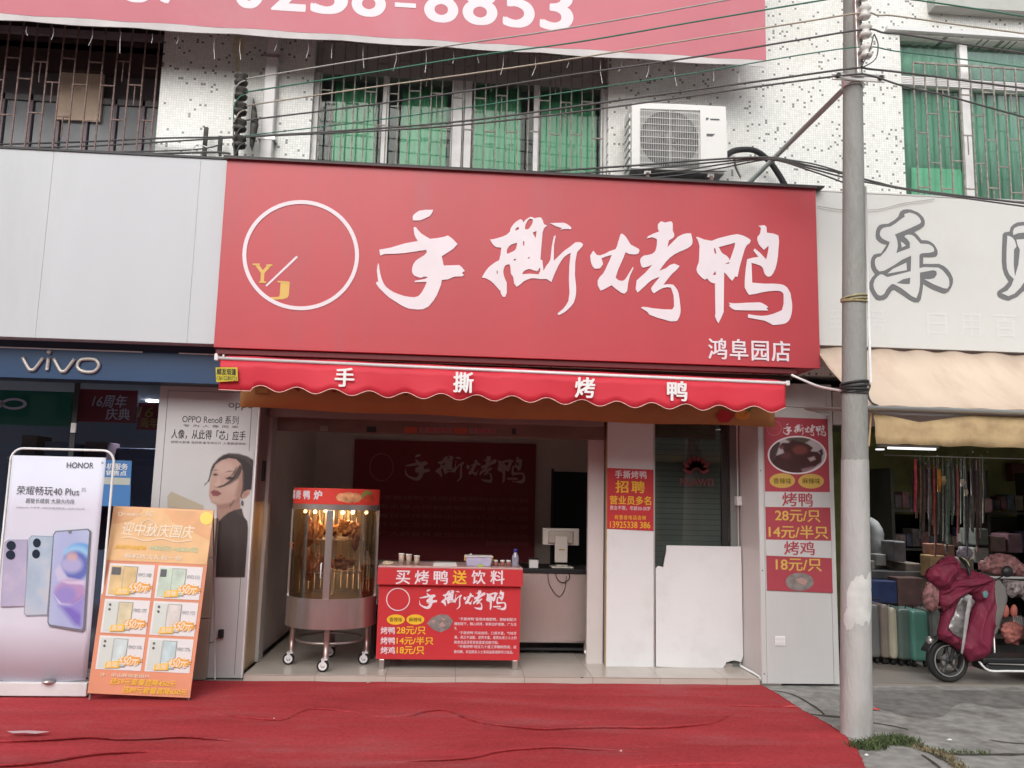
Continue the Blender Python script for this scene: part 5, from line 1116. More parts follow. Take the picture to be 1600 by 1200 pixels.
scrap('white_scrap', 'small white scrap on the concrete right of the grass', 'scrap', 1484, 1157, .02, .012, M_pure, .002); scrap('cigarette_end', 'white cigarette end near the grass at the carpet edge', 'scrap', 1354, 1181, .015, .010, M_pure, .004)

# ------------------------------------------------------------------ phone banner stand
M_hon = mat('banner_lilac', (.66, .66, .76, 1), .8, var=.03, vscale=1.5)
hb = T('phone_banner_stand', 'lilac phone banner in a rounded white tube frame on a white plinth at left', 'banner stand', (-3.1, -.6, 0))
HY = -.62; HP = PY(HY); hx0, hx1 = P(1, 890, HY).x, P(150.5, 890, HY).x; hz1 = P(84, 713, HY).z; hz0 = P(70, 1062, HY).z
bm = bmesh.new(); n = 16; prev = None
for i in range(n+1):
    t = i/n; x = hx0+(hx1-hx0)*t; zb2 = hz0+.02*math.sin(t*math.pi)*-1; row = [bm.verts.new((x, HY+.004*math.sin(t*9+s*3)*1, zb2+(hz1-zb2)*s)) for s in (0, .25, .5, .75, 1)]
    if prev:
        for k in range(4): bm.faces.new((prev[k], row[k], row[k+1], prev[k+1]))
    prev = row
o = obj('banner_sheet', bm, M_hon, hb, True); md = o.modifiers.new('t', 'SOLIDIFY'); md.thickness = .002; md.offset = 1
fx1 = hx1+.045; ft = P(90, 702, HY+.03).z; fx0 = hx0-.03
r_ = .09; fr = [(fx0, HY+.04, .06), (fx0, HY+.04, ft-r_)]+[(fx0+r_-r_*math.cos(a), HY+.04, ft-r_+r_*math.sin(a)) for a in [math.pi/2*k/6 for k in range(1, 7)]]+[(fx1-r_+r_*math.sin(a), HY+.04, ft-r_+r_*math.cos(a)) for a in [math.pi/2*k/6 for k in range(0, 7)]]+[(fx1, HY+.04, .06)]
tube('tube_frame', fr, .0095, M_pure, hb, 12)
for px, py in ((12, 716), (160, 723), (136, 1060)):
    p = P(px, py, HY-.004); lathe('eyelet', [(.003, 0), (.009, -.002), (.009, 0)], p, M_dark, hb, 10, 'Y')
box('plinth', hx0-.25, P(136, 1078, HY-.02).x, HY-.03, HY+.34, .018, hz0-.015, M_white, hb, .006)
lathe('hook_clip', [(0, 0), (.04, 0), (.05, .012), (0, .02)], (P(75, 1068, HY-.03).x, HY-.035, hz0-.014), M_alu, hb, 14)
LF = dict(lift=.008)
text('HONOR', 105, 722.5, 147, 731.5, HP, M_grey_ink, hb, bold=.012, **LF)
text('荣耀畅玩40 Plus', 27, 760, 124.5, 774, HP, M_grey_ink, hb, **LF); text('5G', 128, 762, 135, 768, HP, mat('ink_pale', (.35, .35, .42, 1), .5), hb, **LF)
text('超能长续航 大屏大内存', 41, 779, 117, 787, HP, M_grey_ink, hb, **LF); text('6000mAh 大电池 | 5000万高清影像 | 8GB+256GB', 26, 792, 133, 796, HP, mat('ink_pale', (.35, .35, .42, 1), .5), hb, **LF)
CH = lambda p: crop((0, 700), 3.077, p)
M_ph1 = mat('print_phone_lilac', (.46, .43, .60, 1), .4, var=.15, vscale=3, dirt=(.60, .52, .55, 1), dscale=3, damt=.7); M_ph2 = mat('print_phone_ice', (.42, .52, .64, 1), .4, var=.15, vscale=4, dirt=(.60, .55, .56, 1), dscale=4, damt=.8)
M_phe = mat('print_phone_edge', (.20, .21, .25, 1), .4); M_phs = mat('print_screen', (.44, .49, .68, 1), .4, var=.06, vscale=3); M_lens = mat('print_lens', (.02, .03, .05, 1), .3)
def ph(out, inn, me_, mi, l0=.006):
    poly('printed_phone_edge', [CH(out)], HP, me_, hb, lift=l0); poly('printed_phone', [CH(inn)], HP, mi, hb, lift=l0+.0025)
ph([(24,455),(40,440),(135,440),(130,762),(5,765)], [(27,456),(42,443),(133,443),(127,758),(9,761)], mat('print_edge_lilac', (.33, .31, .42, 1), .4), M_ph1)
ph([(142,435),(155,420),(262,424),(232,805),(130,808),(118,795)], [(146,437),(158,424),(259,428),(230,798),(133,802),(123,793)], mat('print_edge_ice', (.30, .34, .42, 1), .4), M_ph2, .010)
ph([(260,415),(272,398),(428,387),(441,398),(412,868),(400,882),(240,855),(232,835)], [(266,418),(277,404),(424,394),(434,402),(404,860),(396,870),(246,846),(240,832)], M_phe, M_phs, .015)
for cx, cy in ((58, 468), (55, 513), (182, 456), (178, 509)): poly('printed_lens', [CH(ell(cx, cy, 22 if cx < 100 else 19, 22, 18))], HP, M_lens, hb, lift=.0142)
SCR = CH([(266,418),(277,404),(424,394),(434,402),(404,860),(396,870),(246,846),(240,832)])
E_ = lambda cx, cy, rx, ry: CH(ell(cx, cy, rx, ry, 26))
paint('wallpaper_print', (76, 827, 142, 984), .45, (.47,.53,.74), [(E_(330,640,90,300), (.42,.47,.72), 12), (E_(390,520,76,66), (.16,.38,.74), 2.2), (E_(372,505,60,36), (.33,.58,.82), 3.5, .9), (E_(368,566,66,72), (.13,.17,.50), 3), (E_(350,560,52,40), (.50,.48,.72), 4, .8), (E_(352,520,26,20), (.66,.42,.38), 3, .8), (CH([(268,590),(290,560),(330,620),(420,640),(412,700),(330,650),(285,640)]), (.58,.56,.74), 2, .9), (E_(345,690,78,58), (.46,.28,.52), 4, .9), (E_(320,705,52,42), (.30,.26,.62), 4, .9), (CH([(262,700),(300,745),(360,750),(408,715),(405,722),(360,757),(295,752)]), (.66,.66,.84), .9), (CH([(310,640),(408,640),(408,655),(330,650)]), (.68,.60,.76), 2), (CH([(290,755),(340,755),(408,718),(399,862),(365,850)]), (.19,.14,.54), 5, .95), (CH([(340,760),(408,725),(402,800)]), (.38,.33,.68), 4, .7)], HP, hb, lift=.0212, clip=SCR)
poly('printed_notch', [CH([(333,399),(352,398),(349,408),(343,412),(336,408)])], HP, M_phe, hb, lift=.0225)
text('更多信息请咨询门店', 91, 1056, 132, 1058.5, HP, mat('ink_pale', (.35, .35, .42, 1), .5), hb, **LF)

# ------------------------------------------------------------------ orange poster stand (leaning back)
A0 = G(139, 1084, .06); A0.y = -.72
bl = P(138, 1082, -.72); br = P(296, 1089, -.72); tl_ = P(178, 790, -.45); tr_ = P(335, 797, -.45)
uu = (br-bl).normalized(); vv = (((tl_-bl)+(tr_-br))/2); vv = (vv-uu*vv.dot(uu)).normalized()
OP = Plane(bl, uu, vv)
M_or = mat('poster_orange', (.66, .26, .15, 1), .45, var=.10, vscale=2); M_orl = mat('poster_light_orange', (.72, .45, .22, 1), .45, var=.12, vscale=4); M_ory = mat('poster_moon', (.85, .62, .12, 1), .45)
os_ = T('poster_stand', 'orange and yellow phone offer poster leaning back on a thin metal easel', 'poster stand', (-2.45, -.72, 0))
C = [(137, 1083), (178, 790.5), (335, 797.5), (297, 1090.5)]
poly('poster_board', [C], OP, M_or, os_, thick=.012, lift=-.006)
def mix(a, b, t): return (a[0]+(b[0]-a[0])*t, a[1]+(b[1]-a[1])*t)
def uv(u, v): return mix(mix(C[0], C[3], u), mix(C[1], C[2], u), v)
M_orm = mat('poster_mid_orange', (.68, .37, .18, 1), .45, var=.12, vscale=5)
poly('printed_header', [[uv(.004, .71), uv(.004, .997), uv(.996, .997), uv(.996, .71)]], OP, M_orl, os_, lift=.0075)
poly('printed_swash', [[uv(.004, .99), uv(.3, .99), uv(.2, .93), uv(.004, .9)]], OP, M_orm, os_, lift=.010); poly('printed_swash', [[uv(.5, .99), uv(.85, .99), uv(.996, .90), uv(.996, .84), uv(.6, .93)]], OP, M_orm, os_, lift=.010)
c_ = uv(.935, .955); poly('printed_moon', [ell(c_[0], c_[1], 10, 10, 20)], OP, M_ory, os_, lift=.0125)
def ot(s, u0, v0, u1, v1, m, bold=.015, shear=.0, l=.0125, nm='lettering'):
    a = uv((u0+u1)/2, (v0+v1)/2); w_ = (uv(u1, (v0+v1)/2)[0]-uv(u0, (v0+v1)/2)[0]); h = abs(uv((u0+u1)/2, v0)[1]-uv((u0+u1)/2, v1)[1])
    return text(s, a[0]-w_/2, a[1]-h/2, a[0]+w_/2, a[1]+h/2, OP, m, os_, bold=bold, shear=shear, lift=l, name=nm)
M_crm = mat('poster_cream', (.80, .68, .52, 1), .45); M_ppy = mat('poster_yellow', (.85, .50, .05, 1), .45); M_ppg = mat('poster_mint', (.42, .62, .40, 1), .45)
ot('中国移动', .10, .95, .28, .965, M_crm); ot('5G', .33, .955, .40, .98, M_crm, .02, .2)
c_ = uv(.08, .958); poly('printed_logo', [ell(c_[0], c_[1], 3.5, 3.5, 14), ell(c_[0], c_[1], 2.4, 2.4, 14)], OP, M_crm, os_, lift=.0125)
ot('迎中秋庆国庆', .12, .845, .83, .915, M_crm, .015, .1)
c_ = uv(.38, .89); poly('printed_ring', [ell(c_[0], c_[1], 13, 13, 28), ell(c_[0], c_[1], 12, 12, 28)], OP, M_crm, os_, lift=.0128)
q = [(uv(.13+.07*k, .832+.008*math.sin(k*1.4))) for k in range(11)]; poly('printed_flourish', [q+[(x, y+1.4) for x, y in q[::-1]]], OP, M_crm, os_, lift=.0125)
ot('全场手机直降', .07, .772, .38, .795, M_ppy, .025, .15); ot('450元+650元', .41, .772, .90, .797, M_ppg, .02, .15); ot('购机送大礼包一份', .18, .725, .75, .750, M_crm, .025, .15)
M_cell = mat('poster_white_cell', (.70, .68, .68, 1), .45); M_bst = mat('poster_burst', (.75, .34, .05, 1), .45); M_cg = [mat('cell_phone_%d' % i, c, .4, var=.2, vscale=9) for i, c in enumerate(((.62,.45,.22,1),(.50,.60,.50,1),(.62,.55,.36,1),(.62,.58,.55,1),(.52,.60,.60,1),(.50,.62,.64,1)))]
M_pt = mat('poster_pale_text', (.33, .36, .36, 1), .5); M_tb = mat('poster_text_brown', (.45, .12, .02, 1), .5)
labels_ = ('VIVO X80', 'VIVO S15', 'VIVO Y77', 'VIVO Y33', 'VIVO Y76', 'VIVO Y77e'); pr = ('650', '650', '450', '650', '650', '450')
for i in range(6):
    r, c = divmod(i, 2); u0, u1 = (.045, .49) if c == 0 else (.525, .965); v1 = (.695, .505, .310)[r]; v0 = (.520, .325, .130)[r]
    poly('offer_cell', [[uv(u0, v0), uv(u0, v1), uv(u1, v1), uv(u1, v0)]], OP, M_cell, os_, lift=.0075)
    if r == 0: poly('printed_phone_back', [[uv(u0+.02, v0+.01), uv(u0+.02, v1-.012), uv(u0+.25, v1-.012), uv(u0+.25, v0+.01)]], OP, M_cg[i], os_, lift=.010); poly('printed_camera', [[uv(u0+.03, v1-.06), uv(u0+.03, v1-.02), uv(u0+(.12 if c == 0 else .09), v1-.02), uv(u0+(.12 if c == 0 else .09), v1-.06)]], OP, M_grey_ink, os_, lift=.0125)
    else:
        poly('printed_phone_back', [[uv(u0+.02, v0+.01), uv(u0+.02, v1-.012), uv(u0+.14, v1-.012), uv(u0+.14, v0+.01)]], OP, mat('cell_back', (.58, .62, .58, 1), .4), os_, lift=.010)
        for dv in (.03, .055): a = uv(u0+.06, v1-dv); poly('printed_lens', [ell(a[0], a[1], 2.0, 2.2, 10)], OP, M_grey_ink, os_, lift=.0125)
    poly('printed_phone_rim', [[uv(u0+.145, v0+.015), uv(u0+.145, v1-.012), uv(u0+.285, v1-.012), uv(u0+.285, v0+.015)]], OP, mat('cell_rim', (.32, .32, .30, 1), .4), os_, lift=.0102)
    poly('printed_phone_front', [[uv(u0+.152, v0+.022), uv(u0+.152, v1-.016), uv(u0+.278, v1-.016), uv(u0+.278, v0+.022)]], OP, M_cg[i], os_, lift=.0127)
    ot(labels_[i], u0+.29, v1-.065, u1-.02, v1-.045, M_pt, .01)
    a = uv(u0+.33, v0+.05); poly('printed_burst', [[(a[0]+(20 if k % 2 else 15.5)*math.cos(2*math.pi*k/28), a[1]+(9 if k % 2 else 6.5)*math.sin(2*math.pi*k/28)-1) for k in range(28)]], OP, M_bst, os_, lift=.0152)
    poly('printed_tag', [[uv(u0+.09, v0+.008), uv(u0+.10, v0+.042), uv(u0+.23, v0+.05), uv(u0+.23, v0+.012)]], OP, M_ppy, os_, lift=.0175)
    ot('直降', u0+.11, v0+.014, u0+.215, v0+.042, M_crm, .02, .1, .020); ot(pr[i]+'元', u0+.225, v0+.026, u1-.03, v0+.078, M_crm, .03, .2, .0177)
ot('注：中山移动老用户', .10, .093, .58, .112, M_crm, .015); ot('选59元套餐直降450元', .21, .053, .85, .088, M_ppy, .022, .2); ot('选89元套餐直降650元', .34, .012, .97, .046, M_ppy, .022, .2)
M_leg = mat('easel_metal', (.45, .42, .40, 1), .35, metal=.7)
for a, nm in ((C[0], 0), (C[3], 1)):
    b = hit(a[0]+(3 if nm == 0 else -3), a[1], OP)+Vector((0, .015, 0)); t_ = hit(*(C[1] if nm == 0 else C[2]), OP)+Vector((.01 if nm == 0 else -.01, .012, 0)); d_ = (b-t_).normalized(); f_ = b+d_*((b.z-.012)/-d_.z)
    tube('front_leg', [f_, t_], .007, M_leg, os_, 8); tube('back_leg', [Vector((f_.x, .02, .012)), t_+Vector((0, 0, -.03))], .006, M_leg, os_, 8)
tube('cross_tube', [hit(138, 1086, OP)+Vector((0, .012, .02)), hit(296, 1092, OP)+Vector((0, .012, .02))], .006, M_leg, os_, 8)

# ------------------------------------------------------------------ air conditioner
AYF = -.44; ac = T('air_conditioner', 'white outdoor air conditioner unit with round fan grille on the sign roof', 'air conditioner', (2.0, -.25, 4.6))
M_acw = mat('ac_white', (.74, .74, .72, 1), .35, var=.02); cxa, cxb = P(987, 215, AYF).x, P(1133, 218, AYF).x; cza, czb = P(1060, 267, AYF).z, P(1060, 163, AYF).z
dpt = .34
gx0, gx1 = P(999, 215, AYF).x, P(1093, 215, AYF).x; gz0, gz1 = P(1045, 262, AYF).z, P(1045, 171, AYF).z
fcx, fcz, frr = (gx0+gx1)/2, (gz0+gz1)/2, min(gx1-gx0, gz1-gz0)/2*.97
bm = bmesh.new(); abox(bm, cxa, cxb, AYF+.02, AYF+dpt, cza, czb, .012)
obj('casing', bm, M_acw, ac)
poly('front_panel', [[(987, 162), (1060, 164), (1133, 168), (1136, 268), (1060, 267), (986, 264)], [(999.5, 171), (1093, 174), (1094, 265), (999, 262)]], PY(AYF+.019), M_acw, ac, thick=.018, lift=0.0)
M_fan = mat('fan_grey', (.16, .16, .16, 1), .5)
box('grille_backing', gx0+.001, gx1-.001, AYF+.012, AYF+.0185, gz0+.001, gz1-.001, mat('grille_pale', (.33, .33, .32, 1), .5), ac)
lathe('fan_well', [(0, -.006), (frr, -.006), (frr, 0)], (fcx, AYF+.011, fcz), mat('fan_well_grey', (.10, .10, .10, 1), .6), ac, 40, 'Y', False)
for k in range(3):
    a = 2*math.pi*k/3+.4; q = [(fcx+frr*.2*math.cos(a), fcz+frr*.2*math.sin(a))]+[(fcx+frr*.88*math.cos(a+t), fcz+frr*.88*math.sin(a+t)) for t in (0, .3, .6, .9)]
    bm = bmesh.new(); bm.faces.new([bm.verts.new((x, AYF+.003, z)) for x, z in q]); o = obj('fan_blade', bm, M_fan, ac)
lathe('fan_hub', [(0, -.01), (frr*.22, -.008), (frr*.22, 0)], (fcx, AYF+.002, fcz), M_fan, ac, 20, 'Y')
bm = bmesh.new(); M_wire = mat('grille_wire', (.62, .62, .60, 1), .4)
k = gx0+.012
while k < gx1-.005: abox(bm, k-.0016, k+.0016, AYF-.010, AYF-.007, gz0, gz1); k += .0165
STUFF(obj('grille_wires', bm, M_wire, ac))
for k in range(9): z = gz0+(gz1-gz0)*(k+.5)/9; box('grille_crossbar', gx0, gx1, AYF-.014, AYF-.0105, z-.0025, z+.0025, M_wire, ac)
box('grille_divider', fcx-.004, fcx+.004, AYF-.013, AYF-.0105, gz0, gz1, M_wire, ac)
poly('maker_mark', [[(1103, 184), (1108, 184.5), (1106, 187), (1103, 188)], [(1110, 185.4), (1124, 186), (1124, 188), (1110, 187.4)]], PY(AYF), M_grey_ink, ac, lift=.001)
poly('rating_mark', [[(1104, 209), (1117, 209.5), (1115, 211.5), (1112, 213), (1104, 212.5)]], PY(AYF), M_grey_ink, ac, lift=.001)
for z in range(7): box('side_louvre', cxa-.012, cxa-.001, AYF+.06, AYF+.28, cza+.06+z*.075, cza+.1+z*.075, M_acw, ac)
for x in (cxa+.12, cxb-.16): box('foot', x, x+.06, AYF+.02, AYF+dpt, cza-.035, cza-.001, M_alu, ac)
for x in (cxa+.12, cxb-.16): box('bracket', x+.01, x+.04, AYF-.02, -.005, SZ1+.016, cza-.036, M_rust, ac)
tube('refrigerant_pipe', smoothpts([P(1133, 244, -.3), P(1150, 235, -.25), P(1178, 235, -.2), P(1200, 250, -.15), P(1215, 270, -.12), P(1228, 292, -.1)], 5), .028, M_dark, ac, 8)
tube('refrigerant_pipe', smoothpts([P(1136, 252, -.3), P(1146, 245, -.28), P(1150, 262, -.2), P(1158, 278, -.15)], 5), .012, M_alu, ac, 6)
# ------------------------------------------------------------------ utility pole
PB = G(1337.5, 1148); PYY = PB.y
up = T('utility_pole', 'round grey concrete utility pole with whitewashed lower half and insulators', 'pole', (PB.x, PYY, 0))
ztp = P(1337, -60, PYY).z; zw = P(1335, 719, PYY).z
def pr_(z): return .150-(.018)*(z/6)   # radius
s_ = (P(1361, 1140, PYY).x-P(1315, 1140, PYY).x)/2; s2 = (P(1346.5, 128, PYY).x-P(1318.5, 128, PYY).x)/2
topx = (P(1346.5, 140, PYY).x+P(1318.5, 140, PYY).x)/2; botx = (P(1361, 1140, PYY).x+P(1315, 1140, PYY).x)/2; zt140 = P(1332, 140, PYY).z
def pc_(z): return botx+(topx-botx)*z/zt140
def prr(z): return s_+(s2-s_)*z/zt140
def poleseg(nm, z0, z1, m, parent, grow=0, ragged=0, n=8):
    bm = bmesh.new(); prev = None
    for k in range(n+1):
        z = z0+(z1-z0)*k/n; ring_ = []
        for j in range(28):
            a = 2*math.pi*j/28; zz = z+(ragged*noise.noise(Vector((math.cos(a)*3, math.sin(a)*3, 1))) if k == n else 0)
            ring_.append(bm.verts.new((pc_(z)+(prr(z)+grow)*math.cos(a), PYY+(prr(z)+grow)*math.sin(a), zz)))
        if prev:
            for j in range(28): bm.faces.new((prev[j], prev[(j+1) % 28], ring_[(j+1) % 28], ring_[j]))
        prev = ring_
    return obj(nm, bm, m, parent, True)
poleseg('shaft', -.05, ztp, M_conc, up); poleseg('whitewash', 0, zw, M_concw, up, .0025, .015)
M_pst = mat('torn_paper', (.60, .60, .58, 1), .8, var=.1, vscale=12)
def patch(z0, z1, a0, a1, seed, m=M_pst):
    rn = random.Random(seed); bm = bmesh.new(); prev = None; n = 14
    for k in range(n+1):
        a = math.radians(a0+(a1-a0)*k/n); e = min(1, 3.5*min(k, n-k)/n)**.5; zc, hh = (z0+z1)/2, (z1-z0)/2*max(.25, e*rn.uniform(.75, 1)); q = []
        for z in (zc-hh, zc+hh): q.append(bm.verts.new((pc_(z)+(prr(z)+.0045)*math.cos(a), PYY+(prr(z)+.0045)*math.sin(a), z)))
        if prev: bm.faces.new((prev[0], q[0], q[1], prev[1]))
        prev = q
    return obj('paper_remnant', bm, m, up)
zA, zB = P(1337, 985, PYY-.1).z, P(1337, 895, PYY-.1).z
patch(zA+.02, zB, -150, -30, 1); patch(zA-.01, zA+.15, -165, -120, 2); patch(zB-.12, zB+.02, -70, -15, 3); patch(P(1337, 950, PYY).z, P(1337, 925, PYY).z, -60, -20, 5)
for y_, h_, m_ in ((600, .05, M_dark), (463, .035, mat('rope_tan', (.36, .31, .17, 1), .9, var=.3, vscale=40)), (609, .02, M_dark)):
    z = P(1335, y_, PYY-.1).z; 
    for k in range(3): tube('rope_binding', [(pc_(z)+(prr(z)+.006)*math.cos(a), PYY+(prr(z)+.006)*math.sin(a), z+(k-1)*h_*.4+.012*math.sin(a+k)) for a in [2*math.pi*j/24 for j in range(24)]], h_*.22, m_, up, 6, True)
# clamp plates, angle rack and insulators
zc = P(1334, 118, PYY-.12).z
lathe('clamp_band', [(prr(zc), -.04), (prr(zc)+.012, -.04), (prr(zc)+.012, .04), (prr(zc), .04)], (pc_(zc), PYY, zc), M_alu, up, 24, smooth=False)
for dz in (-.018, .02): box('clamp_plate', pc_(zc)-.21, pc_(zc)+.21, PYY-prr(zc)-.03, PYY-prr(zc)-.013, zc+dz-.012, zc+dz+.012, M_alu, up, .003)
for sx in (-1, 1): lathe('bolt', [(0, -.02), (.018, -.02), (.018, .01), (0, .01)], (pc_(zc)+sx*.17, PYY-prr(zc)-.03, zc), M_dark, up, 8, 'Y', False)
rx_ = P(1343, 60, PYY-.1).x
box('insulator_rack', rx_-.03, rx_+.0, PYY-prr(5)-.04, PYY-prr(5)-.01, zc+.02, ztp, M_alu, up, .003)
M_cer = mat('insulator_ceramic', (.62, .60, .57, 1), .2); insul = []
for k, y_ in enumerate((83, 51, 22, -8, -36)):
    z = P(1350, y_, PYY-.14).z; ix = P(1350, 50, PYY-.14).x; insul.append(Vector((ix, PYY-.16, z)))
    ins = lathe('insulator', [(0, -.055), (.035, -.05), (.048, -.03), (.034, -.012), (.03, 0), (.034, .012), (.05, .03), (.036, .05), (0, .055)], (ix, PYY-.16, z), M_cer, up, 18)
    tube('insulator_strap', [(ix-.03, PYY-.16, z-.085), (rx_-.01, PYY-.14, z-.06)], .008, M_dark, up, 6)
stx0 = P(1318, 140, PYY+.05); stx1 = Vector((P(1172, 284, -.02).x, -.02, P(1172, 284, -.02).z))
bm = bmesh.new(); atube(bm, [stx0, stx1], .022, 10); obj('strut', bm, mat('painted_grey', (.36, .40, .39, 1), .7, spec=.2), up, True)
tube('conduit', [(pc_(4)+prr(4)+.014, PYY+.02, P(1354, 597, PYY).z), (pc_(4.6)+prr(4.6)+.014, PYY+.02, P(1354, 290, PYY).z)], .011, M_pure, up, 8)
# ------------------------------------------------------------------ overhead cables
M_wl = mat('cable_light_grey', (.36, .35, .33, 1), .6); M_wg = mat('cable_green', (.05, .17, .12, 1), .6); M_wd = mat('cable_dark', (.085, .085, .085, 1), .6); M_wt = mat('cable_tan', (.38, .34, .27, 1), .6)
WL = -.28
def cable(lab, pts, r, m, n=6, grp='overhead cables'):
    q = smoothpts(pts, n); o = tube('overhead_cable', q, r*.82, m, None, 6); tag(o, lab, 'cable', grp); return o
PW = PYY-.17
def Ym(x): return WL+(PW-WL)*(x-385)/(1350-385)     # distance of a cable run seen at pixel x
def run(lab, px, r, m, right=None):
    pts = [P(x, y, Ym(x)) for x, y in px]
    if right: pts += [P(x, y, PW+(x-1350)*.0009) for x, y in right]
    return cable(lab, pts, r, m)
run('uppermost pale grey overhead cable, crossing the pink banner digits', [(385, 123), (556, 95), (712, 70), (850, 50), (1000, 25), (1180, -8), (1345, -36)], .008, M_wl, [(1420, -30), (1700, 10)])
run('green overhead cable second from the top', [(383, 144), (570, 115), (744, 87), (900, 66), (1080, 35), (1287, 0), (1348, -8)], .008, M_wg, [(1400, -4), (1500, 10), (1620, 29), (1700, 40)])
run('tan overhead cable third from the top', [(385, 165), (570, 138), (744, 114), (900, 91), (1080, 62), (1250, 35), (1347, 20)], .008, M_wt, [(1372, 24), (1400, 25), (1500, 39), (1620, 55), (1700, 66)])
run('dark overhead cable fourth from the top', [(383, 188), (570, 165), (744, 140), (900, 116), (1080, 90), (1250, 62), (1350, 46)], .009, M_wd, [(1380, 51), (1420, 55), (1500, 68), (1620, 86), (1700, 98)])
run('thin green overhead cable fifth from the top', [(383, 212), (570, 190), (744, 166), (900, 142), (1080, 115), (1250, 86), (1350, 73)], .006, M_wg, [(1400, 80), (1500, 92), (1620, 108), (1700, 118)])
run('thick black overhead cable, upper of the lower pair', [(-60, 227), (120, 222), (250, 216), (385, 213), (600, 200), (744, 187), (900, 166), (1080, 141), (1200, 125), (1330, 107)], .010, M_wd, [(1360, 108), (1440, 117), (1560, 133), (1700, 150)])
run('thick black overhead cable, lower of the lower pair', [(-60, 232), (120, 229), (250, 222), (385, 214), (600, 204), (744, 193), (900, 175), (1080, 150), (1200, 133), (1325, 117)], .009, M_wd, [(1360, 118), (1410, 134), (1480, 150), (1560, 172), (1700, 210)])
for k, (px, r, lab) in enumerate((([(-40, 233), (100, 238), (230, 240), (330, 238), (360, 240)], .012, 'black cable sagging along the top of the grey white sign board'), ([(-40, 229), (60, 232), (170, 237), (300, 234), (345, 226)], .008, 'thin black cable lying above the grey white sign board'),
        ([(230, 244), (290, 246), (335, 248), (338, 238), (312, 226), (302, 232), (298, 246)], .006, 'white looped cable end at the left corner of the red sign'))):
    cable(lab, [P(x, y, -.34) for x, y in px], r, M_pure if k == 2 else M_wd, grp='cables lying along the sign tops')
for k, (px, r) in enumerate((([(850, 268), (1000, 258), (1100, 250), (1204, 246), (1260, 258), (1320, 272), (1370, 285), (1430, 297), (1640, 322)], .011), ([(855, 274), (1010, 264), (1110, 254), (1204, 248), (1262, 262), (1322, 278), (1372, 288), (1440, 300), (1640, 328)], .009),
        ([(930, 277), (1040, 270), (1120, 258), (1200, 249), (1270, 268), (1325, 288)], .009), ([(985, 280), (1060, 274), (1130, 262), (1203, 249), (1265, 255), (1318, 270)], .008))):
    cable('black cable of the lower bundle, number %s from the top, below the air conditioner' % ('first', 'second', 'third', 'fourth')[k], [P(x, y, -.5-(.002*(x-850) if x > 1200 else 0)*.5) for x, y in px], r, M_wd, grp='lower cable bundle under the air conditioner')
cable('thin black jumper cable hanging in a loop beside the insulators', [P(x, y, PW-.02) for x, y in ((1366, 53), (1372, 70), (1368, 92), (1350, 104), (1345, 103))], .006, M_wd, grp='jumper cables by the insulators')
cable('short curved jumper cable close to the insulators', [P(x, y, PW-.03) for x, y in ((1365, 55), (1360, 75), (1352, 92), (1347, 103))], .006, M_wd, grp='jumper cables by the insulators')
cable('thick white cable from the awning end to the pole', [P(1237, 586, -.6), P(1255, 594, -.7), P(1280, 604, -.95), P(1316, 611, -1.4)], .014, M_pure)
# wall cable anchor with weathered insulators at left
wa = T('wall_cable_rack', 'rusty dark insulator rack with cable ends on the mosaic pier at upper left', 'cable rack', (P(378, 200, -.2).x, -.2, 4.6))
M_wd2 = mat('weathered_black', (.07, .065, .06, 1), .8, var=.4, vscale=25)
for k, y_ in enumerate((124, 146, 170, 196, 222)):
    p = P(377-k*.8, y_, -.26); lathe('insulator', [(0, -.06), (.055, -.05), (.062, -.025), (.03, 0), (.062, .02), (.058, .045), (0, .055)], p, M_wd2, wa, 14)
    tube('cable_tie', smoothpts([P(383, y_+2, -.30), P(374, y_+6, -.34), P(366, y_+20, -.32), P(365, 190, -.3)], 4), .006, (M_wl, M_wg, M_wt, M_wd, M_wd)[k], wa, 5)
box('rack_iron', P(370, 200, -.15).x, P(374, 200, -.15).x, -.2, -.12, 4.44, P(377, 116, -.2).z, M_wd2, wa)
inflate('cable_bundle', [(396, 150), (401, 172), (404, 195), (400, 215), (394, 238), (390, 225), (391, 195), (393, 170)], -.25, M_wd2, wa, .04, .02)
for px in (320, 343): pbox('upright_iron', px-3, 198 if px == 320 else 212, px+3, 242, -.12, .03, M_wd2, wa)
box('crossarm', P(300, 236, -.14).x, P(362, 236, -.14).x, -.17, -.13, 4.46, 4.52, M_wd2, wa)
